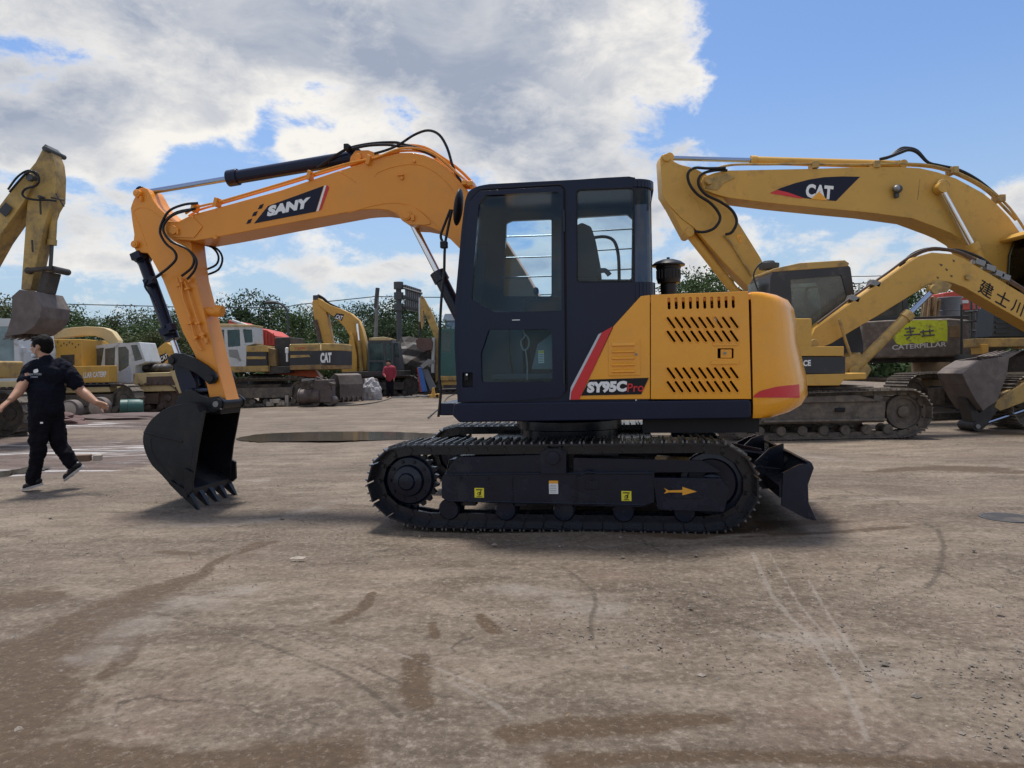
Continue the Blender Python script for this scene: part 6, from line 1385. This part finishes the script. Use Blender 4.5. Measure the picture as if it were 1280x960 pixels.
stain=mx([S([(-60,960),(0,900),(40,860),(70,820),(110,780),(165,752),(225,728),(245,718)],[.42,.36,.30,.26,.26,.22,.14,.05]),S([(-80,760),(0,755),(40,750),(75,748)],[.35,.26,.22,.06]),
 S([(100,775),(60,800),(0,840),(-40,880)],[.15,.2,.3,.4]),S([(170,800),(158,825),(128,850)],[.06,.07,.05]),S([(520,830),(515,860),(527,890)],[.075,.08,.06]),S([(465,745),(455,762),(422,780)],[.035,.045,.05]),
 S([(1085,590),(1150,585),(1230,586),(1275,588)],[.1,.25,.35,.2]),S([(960,655),(1010,652),(1070,655)],[.15,.12,.05]),S([(200,686),(240,690)],.07),S([(300,690),(320,680),(345,676)],[.05,.1,.06]),S([(250,720),(262,705),(290,690)],[.06,.05,.03]),
 S([(640,925),(760,915),(900,905)],[.08,.10,.07]),S([(0,960),(60,950),(200,958),(420,955)],[.15,.14,.1,.16]),S([(700,958),(840,955),(1280,962)],[.08,.06,.05]),S([(700,660),(860,672),(960,660)],[.1,.12,.1]),
 S([(1230,540),(1280,543)],[.5,.8]),S([(560,590),(700,640),(860,650)],[.5,.5,.5]),S([(540,780),(545,800)],.03),S([(600,770),(618,790)],.05),S([(930,672),(1150,660)],.06)])
pale=mx([S([(180,655),(240,652),(330,650),(380,640),(430,625)],[.12,.16,.2,.16,.1]),S([(300,600),(335,599)],[.05,.07]),S([(390,628),(412,627)],.05),S([(130,820),(180,770),(300,740)],[.2,.3,.2]),S([(960,790),(1040,800),(1110,840)],[.1,.2,.1]),S([(1000,630),(1110,625)],[.1,.14]),S([(640,740),(740,760)],[.2,.3]),S([(175,700),(190,698)],.03),S([(900,560),(1040,575)],[.2,.3])])
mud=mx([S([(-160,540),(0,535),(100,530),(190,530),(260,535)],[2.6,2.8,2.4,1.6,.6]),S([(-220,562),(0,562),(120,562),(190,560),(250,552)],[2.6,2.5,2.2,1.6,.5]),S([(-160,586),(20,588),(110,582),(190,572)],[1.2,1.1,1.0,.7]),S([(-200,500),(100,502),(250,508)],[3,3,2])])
def SL(p,w): return S(p,w*2.1)
line=mx([SL([(190,768),(250,784),(310,802),(360,822),(420,848),(470,880),(500,905)],.010),SL([(215,765),(300,782),(350,793),(400,815),(460,845),(520,875),(620,890)],.008),SL([(300,770),(370,788),(430,810),(480,838)],.006),
 SL([(700,708),(725,727),(742,740),(745,755),(738,775),(740,800)],.011),SL([(640,715),(670,712),(700,712)],.010),SL([(1040,650),(1100,653),(1150,656),(1172,664),(1180,680),(1177,700),(1168,720),(1155,730)],.016),SL([(900,660),(1000,656),(1100,653)],.02),
 SL([(830,735),(870,740),(910,750),(965,757),(1020,762)],.014),SL([(870,765),(935,780),(1000,800)],.012),SL([(1150,765),(1200,770),(1280,776)],.012),SL([(820,740),(860,750),(900,765),(950,785)],.008)])
pline=mx([SL([(940,690),(965,740),(1020,800),(1060,870),(1085,930)],.012),SL([(1010,720),(1060,800),(1100,870)],.008),SL([(960,690),(1000,750),(1050,810)],.008),SL([(560,860),(620,890),(640,905)],.01),SL([(440,800),(560,850),(640,880)],.008)])
from mathutils import noise as mn
g=np.random.default_rng(4)
ZZ=np.zeros(XX.shape)
for k in range(26):
    f=g.uniform(.5,5); a=g.uniform(0,2*PI); ZZ+=.0065/f**.8*np.sin(f*(XX*math.cos(a)+YY*math.sin(a))+g.uniform(0,6))
ZZ=np.where((YY>.5)&(YY<45),ZZ,0)-.004
ZZ-=np.clip(mud,0,1)*.02
_q=gpt(268,640); ZZ-=.035*np.exp(-((XX-_q.x)**2+(YY-_q.y)**2)/.55)
ny,nx=XX.shape; V=np.stack([XX,YY,ZZ],-1).reshape(-1,3)
idx=np.arange(ny*nx).reshape(ny,nx); Fq=np.stack([idx[:-1,:-1],idx[:-1,1:],idx[1:,1:],idx[1:,:-1]],-1).reshape(-1,4); nf=len(Fq)
me=bpy.data.meshes.new('ground'); me.vertices.add(len(V)); me.vertices.foreach_set('co',V.ravel().astype(np.float32)); me.loops.add(nf*4); me.loops.foreach_set('vertex_index',Fq.ravel().astype(np.int32)); me.polygons.add(nf); me.polygons.foreach_set('loop_start',np.arange(0,nf*4,4,dtype=np.int32)); me.polygons.foreach_set('use_smooth',np.ones(nf,dtype=bool)); me.update(calc_edges=True)
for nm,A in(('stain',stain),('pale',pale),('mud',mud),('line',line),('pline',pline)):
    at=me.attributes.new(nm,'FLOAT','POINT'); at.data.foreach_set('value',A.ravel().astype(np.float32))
gm,nt,b=newmat('yard_ground'); L=nt.links.new
tc=nd(nt,'ShaderNodeNewGeometry')
def noi(scale,det=6,rough=.6,vec=None,dist=0):
    n=nd(nt,'ShaderNodeTexNoise'); n.inputs['Scale'].default_value=scale; n.inputs['Detail'].default_value=det; n.inputs['Roughness'].default_value=rough; n.inputs['Distortion'].default_value=dist; L(vec or tc.outputs['Position'],n.inputs['Vector']); return n.outputs['Fac']
def mapr(v,a,b_,c=0,d=1,clamp=True,st='SMOOTHSTEP'):
    m=nd(nt,'ShaderNodeMapRange',interpolation_type=st); L(v,m.inputs['Value']); m.inputs['From Min'].default_value=a; m.inputs['From Max'].default_value=b_; m.inputs['To Min'].default_value=c; m.inputs['To Max'].default_value=d; return m.outputs['Result']
def math_(op,a,b_=None):
    m=nd(nt,'ShaderNodeMath',operation=op); 
    for i,x in enumerate((a,b_)):
        if x is None: continue
        if isinstance(x,(int,float)): m.inputs[i].default_value=x
        else: L(x,m.inputs[i])
    return m.outputs[0]
def mixc(f,a,b_,bt='MIX'):
    m=nd(nt,'ShaderNodeMix',data_type='RGBA',blend_type=bt)
    if isinstance(f,(int,float)): m.inputs['Factor'].default_value=f
    else: L(f,m.inputs['Factor'])
    for s,x in(('A',a),('B',b_)):
        if isinstance(x,tuple): m.inputs[s].default_value=(*x,1)
        else: L(x,m.inputs[s])
    return m.outputs['Result']
def attr(n): a=nd(nt,'ShaderNodeAttribute',attribute_name=n); return a.outputs['Fac']
mp=nd(nt,'ShaderNodeMapping'); mp.inputs['Scale'].default_value=(.55,1.3,1); L(tc.outputs['Position'],mp.inputs['Vector']); sv=mp.outputs[0]
mp2=nd(nt,'ShaderNodeMapping'); mp2.inputs['Scale'].default_value=(.30,2.4,1); L(tc.outputs['Position'],mp2.inputs['Vector']); sv2=mp2.outputs[0]
n_big=noi(.55,5,.55,sv); n_mid=noi(3.2,8,.68,sv,.3); n_fine=noi(26,8,.72); n_gr=noi(120,4,.7); n_bl=noi(7.5,7,.7,None,.6)
base=mixc(mapr(n_mid,.34,.66),(.175,.137,.100),(.320,.264,.208))
base=mixc(mapr(n_big,.38,.58,0,.95),base,mixc(mapr(n_mid,.3,.7),(.105,.078,.056),(.215,.175,.138)))
base=mixc(mapr(noi(1.3,4,.5,None,.5),.5,.68,0,.55),base,(.215,.155,.122))
base=mixc(mapr(n_fine,.50,.68,0,.60),base,(.42,.37,.32)); base=mixc(mapr(n_fine,.50,.33,0,.70),base,(.075,.058,.042))
base=mixc(mapr(n_bl,.60,.72,0,.5),base,(.105,.085,.066)); base=mixc(mapr(noi(60,5,.75),.60,.72,0,.55),base,(.07,.056,.046)); base=mixc(mapr(noi(75,5,.75),.62,.74,0,.6),base,(.48,.44,.40))
wob=math_('MULTIPLY',math_('SUBTRACT',noi(4.5,8,.68,None,.5),.5),1.5)
def am(n,lo=.25,hi=.55,wb=1.0): return mapr(math_('ADD',attr(n),math_('MULTIPLY',wob,wb)),lo,hi)
st_=am('stain',-.05,.55,1.35); base=mixc(math_('MULTIPLY',st_,.94),base,mixc(mapr(n_fine,.35,.65),(.085,.050,.024),(.120,.078,.044)))
pl_a=am('pale',.0,.9,1.8); base=mixc(math_('MULTIPLY',pl_a,mapr(n_mid,.35,.65,.05,.45)),base,(.36,.34,.325))
md=am('mud',.0,.35,.9); base=mixc(math_('MULTIPLY',md,.85),base,mixc(mapr(n_mid,.35,.65),(.085,.058,.052),(.17,.125,.115)))
ln=mapr(math_('ADD',attr('line'),math_('MULTIPLY',math_('SUBTRACT',noi(14,4,.6),.5),1.8)),.1,.9); base=mixc(math_('MULTIPLY',ln,.65),base,(.07,.055,.042))
ln=mapr(math_('ADD',attr('pline'),math_('MULTIPLY',math_('SUBTRACT',noi(14,4,.6),.5),1.8)),.2,.8); base=mixc(math_('MULTIPLY',ln,.5),base,(.36,.33,.30))
# cracks
vo=nd(nt,'ShaderNodeTexVoronoi',feature='DISTANCE_TO_EDGE'); vo.inputs['Scale'].default_value=.55; 
wv=nd(nt,'ShaderNodeVectorMath',operation='ADD'); nz=nd(nt,'ShaderNodeTexNoise'); nz.inputs['Scale'].default_value=2.2; nz.inputs['Detail'].default_value=8; L(tc.outputs['Position'],nz.inputs['Vector']); L(nz.outputs['Color'],wv.inputs[0]); L(tc.outputs['Position'],wv.inputs[1]); L(wv.outputs[0],vo.inputs['Vector'])
ck=math_('MULTIPLY',mapr(vo.outputs['Distance'],.012,.0,0,.7),mapr(noi(1.1,3),.48,.6)); base=mixc(ck,base,(.05,.04,.03))
n_cr=noi(42,9,.78); base=mixc(mapr(n_cr,.52,.64,0,.32),base,(.47,.41,.345)); base=mixc(mapr(n_cr,.45,.35,0,.50),base,(.075,.056,.040)); base=mixc(1.0,base,(.72,.69,.66),'MULTIPLY')
sky_glare=mapr(math_('ADD',attr('mud'),math_('MULTIPLY',math_('SUBTRACT',noi(1.3,9,.66,sv2,.5),.5),5.5)),0.85,1.3); base=mixc(math_('MULTIPLY',sky_glare,.85),base,(.50,.48,.47))  # pale streaks painted in for sky glare on the wet ridges
L(base,b.inputs['Base Color'])
wet=mapr(math_('ADD',attr('mud'),math_('MULTIPLY',math_('SUBTRACT',noi(.9,7,.62,sv2,.3),.5),4.2)),.80,.98)
rg=mapr(n_fine,.3,.7,.78,.95); rg2=nd(nt,'ShaderNodeMix',data_type='FLOAT'); L(wet,rg2.inputs['Factor']); L(rg,rg2.inputs['A']); rg2.inputs['B'].default_value=.22
rg3=nd(nt,'ShaderNodeMix',data_type='FLOAT'); L(math_('MULTIPLY',st_,.35),rg3.inputs['Factor']); L(rg2.outputs['Result'],rg3.inputs['A']); rg3.inputs['B'].default_value=.45
L(rg3.outputs['Result'],b.inputs['Roughness']); b.inputs['Specular IOR Level'].default_value=.35
hgt=math_('ADD',math_('MULTIPLY',n_fine,.5),math_('ADD',math_('MULTIPLY',n_gr,.22),math_('MULTIPLY',n_bl,.8)))
bp=nd(nt,'ShaderNodeBump'); bp.inputs['Distance'].default_value=.03; L(hgt,bp.inputs['Height']); L(math_('SUBTRACT',.75,math_('MULTIPLY',wet,.40)),bp.inputs['Strength']); L(bp.outputs['Normal'],b.inputs['Normal'])
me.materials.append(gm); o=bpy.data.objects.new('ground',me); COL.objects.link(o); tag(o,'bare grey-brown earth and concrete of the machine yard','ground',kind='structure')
# puddle
wm,nt2,b2=newmat('puddle_water'); b2.inputs['Base Color'].default_value=(.055,.048,.038,1); b2.inputs['Roughness'].default_value=.10; b2.inputs['IOR'].default_value=1.33
wm3,nt3,b3=newmat('wet_mud_film'); b3.inputs['Base Color'].default_value=(.17,.145,.135,1); b3.inputs['Roughness'].default_value=.16; b3.inputs['Specular IOR Level'].default_value=.9
t3=nt3.nodes.new('ShaderNodeNewGeometry'); n3=nt3.nodes.new('ShaderNodeTexNoise'); n3.inputs['Scale'].default_value=7; n3.inputs['Detail'].default_value=5; q3=nt3.nodes.new('ShaderNodeBump'); q3.inputs['Strength'].default_value=.9; q3.inputs['Distance'].default_value=.05; nt3.links.new(t3.outputs['Position'],n3.inputs['Vector']); nt3.links.new(n3.outputs['Fac'],q3.inputs['Height']); nt3.links.new(q3.outputs['Normal'],b3.inputs['Normal'])
def puddle(pts,seed,wm=wm):
    g=random.Random(seed); P=[gpt(x,y) for x,y in pts]; P=crom(P,10,True); V=[]
    for i,p in enumerate(P): V.append(p+Vector((g.uniform(-.03,.03),g.uniform(-.05,.05),.014)))
    c=sum(V,Vector())/len(V); n=len(V); m=MB().add(V+[c],[(i,(i+1)%n,n) for i in range(n)])
    o=m.build('puddle',wm); tag(o,'still puddle reflecting the machines and sky','puddle',kind='structure')
puddle([(296,549),(330,543),(400,540.5),(480,540.5),(535,542.5),(575,546),(540,549.5),(470,551),(380,552.5),(320,553)],1)
puddle([(-60,598),(0,591),(20,588),(40,584),(62,585),(50,590),(20,594),(-10,600)],2)
# pebbles: one mass
g=np.random.default_rng(21); n=7000; V=[];Fc=[]
yy=H*FPX/(g.uniform(60,500,n)); xx=g.uniform(-.8,.8,n)*yy; s=g.uniform(.0025,.0075,n)*(1+ (g.random(n)>.98)*1.6)
oct_=np.array([(1,0,0),(-1,0,0),(0,1,0),(0,-1,0),(0,0,.7),(0,0,-.7)]); fo=[(0,2,4),(2,1,4),(1,3,4),(3,0,4),(2,0,5),(1,2,5),(3,1,5),(0,3,5)]
vv=(oct_[None]*(s[:,None,None])*g.uniform(.6,1.4,(n,6,1))+np.stack([xx,yy,s*.3+.003],1)[:,None]).reshape(-1,3)
m=MB(); m.v=[tuple(v) for v in vv]; m.f=[tuple(i+6*k for i in f) for k in range(n) for f in fo]; m.m=[0]*len(m.f)
tag(m.build('pebbles',mk('pebble_grey',(.20,.17,.145),.85,var=.5,scale=40),smooth=False),'small pebbles and crumbs of earth scattered over the yard','pebbles',kind='stuff')
for k,(x,y,c_) in enumerate(((372,699,'pale'),(710,900,'brown'),(945,940,'dark'))):
    p=gpt(x,y); fr=Frame(0,0,30*k,at=p); m=MB(); m.add([(-.05,-.01,.004),(.04,-.015,.006),(.055,.012,.012),(-.045,.015,.008),(0,0,.022)],[(0,1,4),(1,2,4),(2,3,4),(3,0,4),(0,3,2,1)])
    o=m.build('dry_leaf',M['concrete' if k==0 else 'wood']); o.location=p; o.rotation_euler=(0,0,k); tag(o,['small pale scrap lying left of the undercarriage','curled brown scrap in the foreground at the bottom centre','dark chip near the bottom edge, right of centre'][k],'scrap')
# ============================================================ SKY AND SUN
SUN_AZ,SUN_EL=R(-18),R(73)     # azimuth from +Y towards +X
w=bpy.data.worlds.new('World'); scene.world=w; w.use_nodes=True; nt=w.node_tree; nt.nodes.clear(); L=nt.links.new
out=nd(nt,'ShaderNodeOutputWorld'); bg=nd(nt,'ShaderNodeBackground'); L(bg.outputs[0],out.inputs[0]); bg.inputs['Strength'].default_value=.10
sky=nd(nt,'ShaderNodeTexSky',sky_type='NISHITA'); sky.sun_disc=False; sky.sun_elevation=SUN_EL; sky.sun_rotation=SUN_AZ; sky.air_density=1.0; sky.dust_density=1.2; sky.ozone_density=1.6
tcw=nd(nt,'ShaderNodeTexCoord'); sx=nd(nt,'ShaderNodeSeparateXYZ'); L(tcw.outputs['Generated'],sx.inputs[0])
az=math_('ARCTAN2',sx.outputs['X'],sx.outputs['Y']); el=math_('ARCSINE',sx.outputs['Z'])
cv=nd(nt,'ShaderNodeCombineXYZ'); L(az,cv.inputs[0]); L(math_('MULTIPLY',el,1.75),cv.inputs[1])
def cn(scale,det,rough,off=(0,0,0),dist=0):
    mpn=nd(nt,'ShaderNodeMapping'); mpn.inputs['Location'].default_value=off; L(cv.outputs[0],mpn.inputs['Vector']); n=nd(nt,'ShaderNodeTexNoise'); n.inputs['Scale'].default_value=scale; n.inputs['Detail'].default_value=det; n.inputs['Roughness'].default_value=rough; n.inputs['Distortion'].default_value=dist; L(mpn.outputs[0],n.inputs['Vector']); return n.outputs['Fac']
def pang(px,py):
    d=ray(px,py).normalized(); return math.atan2(d.x,d.y),math.asin(d.z)
def blob(px,py,rx,ry,s):
    a0,e0=pang(px,py); ra=rx/FPX; re=ry/FPX
    q=math_('ADD',math_('POWER',math_('DIVIDE',math_('SUBTRACT',az,a0),ra),2.0),math_('POWER',math_('DIVIDE',math_('SUBTRACT',el,e0),re),2.0))
    return math_('MULTIPLY',math_('EXPONENT',math_('MULTIPLY',q,-1.0)),s)
n1=cn(4.2,10,.62,(3.1,1.7,0),.25); n2=cn(10,8,.62,(7.3,2.2,0),.4); n3=cn(2.2,6,.55,(1.3,8.2,0))
dens=math_('ADD',math_('MULTIPLY',math_('SUBTRACT',n1,.5),1.7),math_('MULTIPLY',math_('SUBTRACT',n2,.5),1.25))
bl_=[(180,0,460,70,.42),(560,10,300,80,.40),(80,160,170,70,.50),(330,110,170,60,.26),(620,110,170,110,.36),(790,170,150,120,.48),(700,260,120,80,.30),(40,60,50,10,-.14),(240,60,40,10,-.2),(500,150,30,30,-.3),(640,330,70,14,.2),(360,300,60,12,.2),(480,345,50,10,.2),(150,330,50,10,.2),(860,90,60,60,.28),
 (150,190,150,26,.20),(80,260,120,20,.10),(270,330,200,16,.16),(1285,235,50,60,.75),(1060,310,240,50,.30),(1030,135,36,22,.36),(1172,180,13,7,.50),(271,150,24,15,.40),(430,200,50,20,.2),(200,280,80,30,.10),
 (1140,80,250,140,-1.1),(985,190,50,60,-.45),(270,225,130,28,-.42),(420,235,130,30,-.34),(60,235,90,20,-.2),(520,240,70,30,-.2),(400,150,60,30,-.12),(372,182,22,16,.34),(130,240,60,20,.18),(250,200,40,20,-.3),(90,225,70,12,-.25),(440,330,170,22,.14),(60,330,80,10,.12),(720,330,300,14,.1),(540,295,120,20,-.18),(980,370,260,30,.1),(330,160,14,30,-.30),(330,90,30,14,-.25),(390,100,16,12,-.2)]
for t in bl_: dens=math_('ADD',dens,blob(*t))
fin=cn(30,8,.68,(2,5,0),.6); dens=math_('ADD',dens,math_('MULTIPLY',math_('SUBTRACT',fin,.5),.36))
behind=math_('MULTIPLY',mapr(math_('ABSOLUTE',az),1.0,1.7),.12); dens=math_('ADD',dens,behind)  # extra unseen cloud behind the camera, added to neutralise the fill light
alpha=mapr(dens,-.04,.30,0,1); thick=mapr(dens,.10,.75,0,1,st='LINEAR')
g1=math_('ADD',math_('ADD',blob(310,120,150,70,1.0),blob(160,170,110,35,.8)),math_('ADD',blob(760,60,150,60,.55),blob(900,130,40,80,.8)))
g2=math_('ADD',math_('ADD',blob(80,90,190,60,.75),blob(500,60,160,60,.55)),math_('ADD',blob(800,190,120,60,.55),blob(620,160,90,60,.5)))
shade=math_('ADD',math_('MULTIPLY',thick,.70),math_('MULTIPLY',math_('SUBTRACT',cn(5,9,.60,(9,4,0),.35),.5),1.5))
shade=math_('ADD',math_('SUBTRACT',shade,math_('MULTIPLY',g1,.38)),math_('MULTIPLY',g2,.45))
ccol=mixc(mapr(shade,-.05,.92,0,1,st='LINEAR'),(4.9,4.75,4.5),(1.80,2.08,2.65))
skyc=mixc(1.0,sky.outputs[0],(.55,.66,.80),'MULTIPLY')
skyb=mixc(mapr(el,-.05,.40,.80,.0),skyc,(2.4,3.0,3.5))
fin_=mixc(alpha,skyb,ccol)
L(fin_,bg.inputs['Color'])
sl=bpy.data.lights.new('sun','SUN'); sl.energy=2.3; sl.angle=R(9); sl.color=(1,.95,.87); so=bpy.data.objects.new('sun',sl); COL.objects.link(so)
sd=Vector((math.sin(SUN_AZ)*math.cos(SUN_EL),math.cos(SUN_AZ)*math.cos(SUN_EL),math.sin(SUN_EL))); so.rotation_euler=sd.to_track_quat('Z','Y').to_euler(); so.location=(0,0,20)
vs=scene.view_settings; vs.view_transform='Standard'; vs.look='None'; vs.gamma=1; vs.use_curve_mapping=False; vs.exposure=0.95
scene.render.film_transparent=False
try:
    scene.cycles.max_bounces=8; scene.cycles.transparent_max_bounces=12; scene.cycles.use_denoising=True; scene.cycles.caustics_reflective=False; scene.cycles.caustics_refractive=False
except Exception: pass
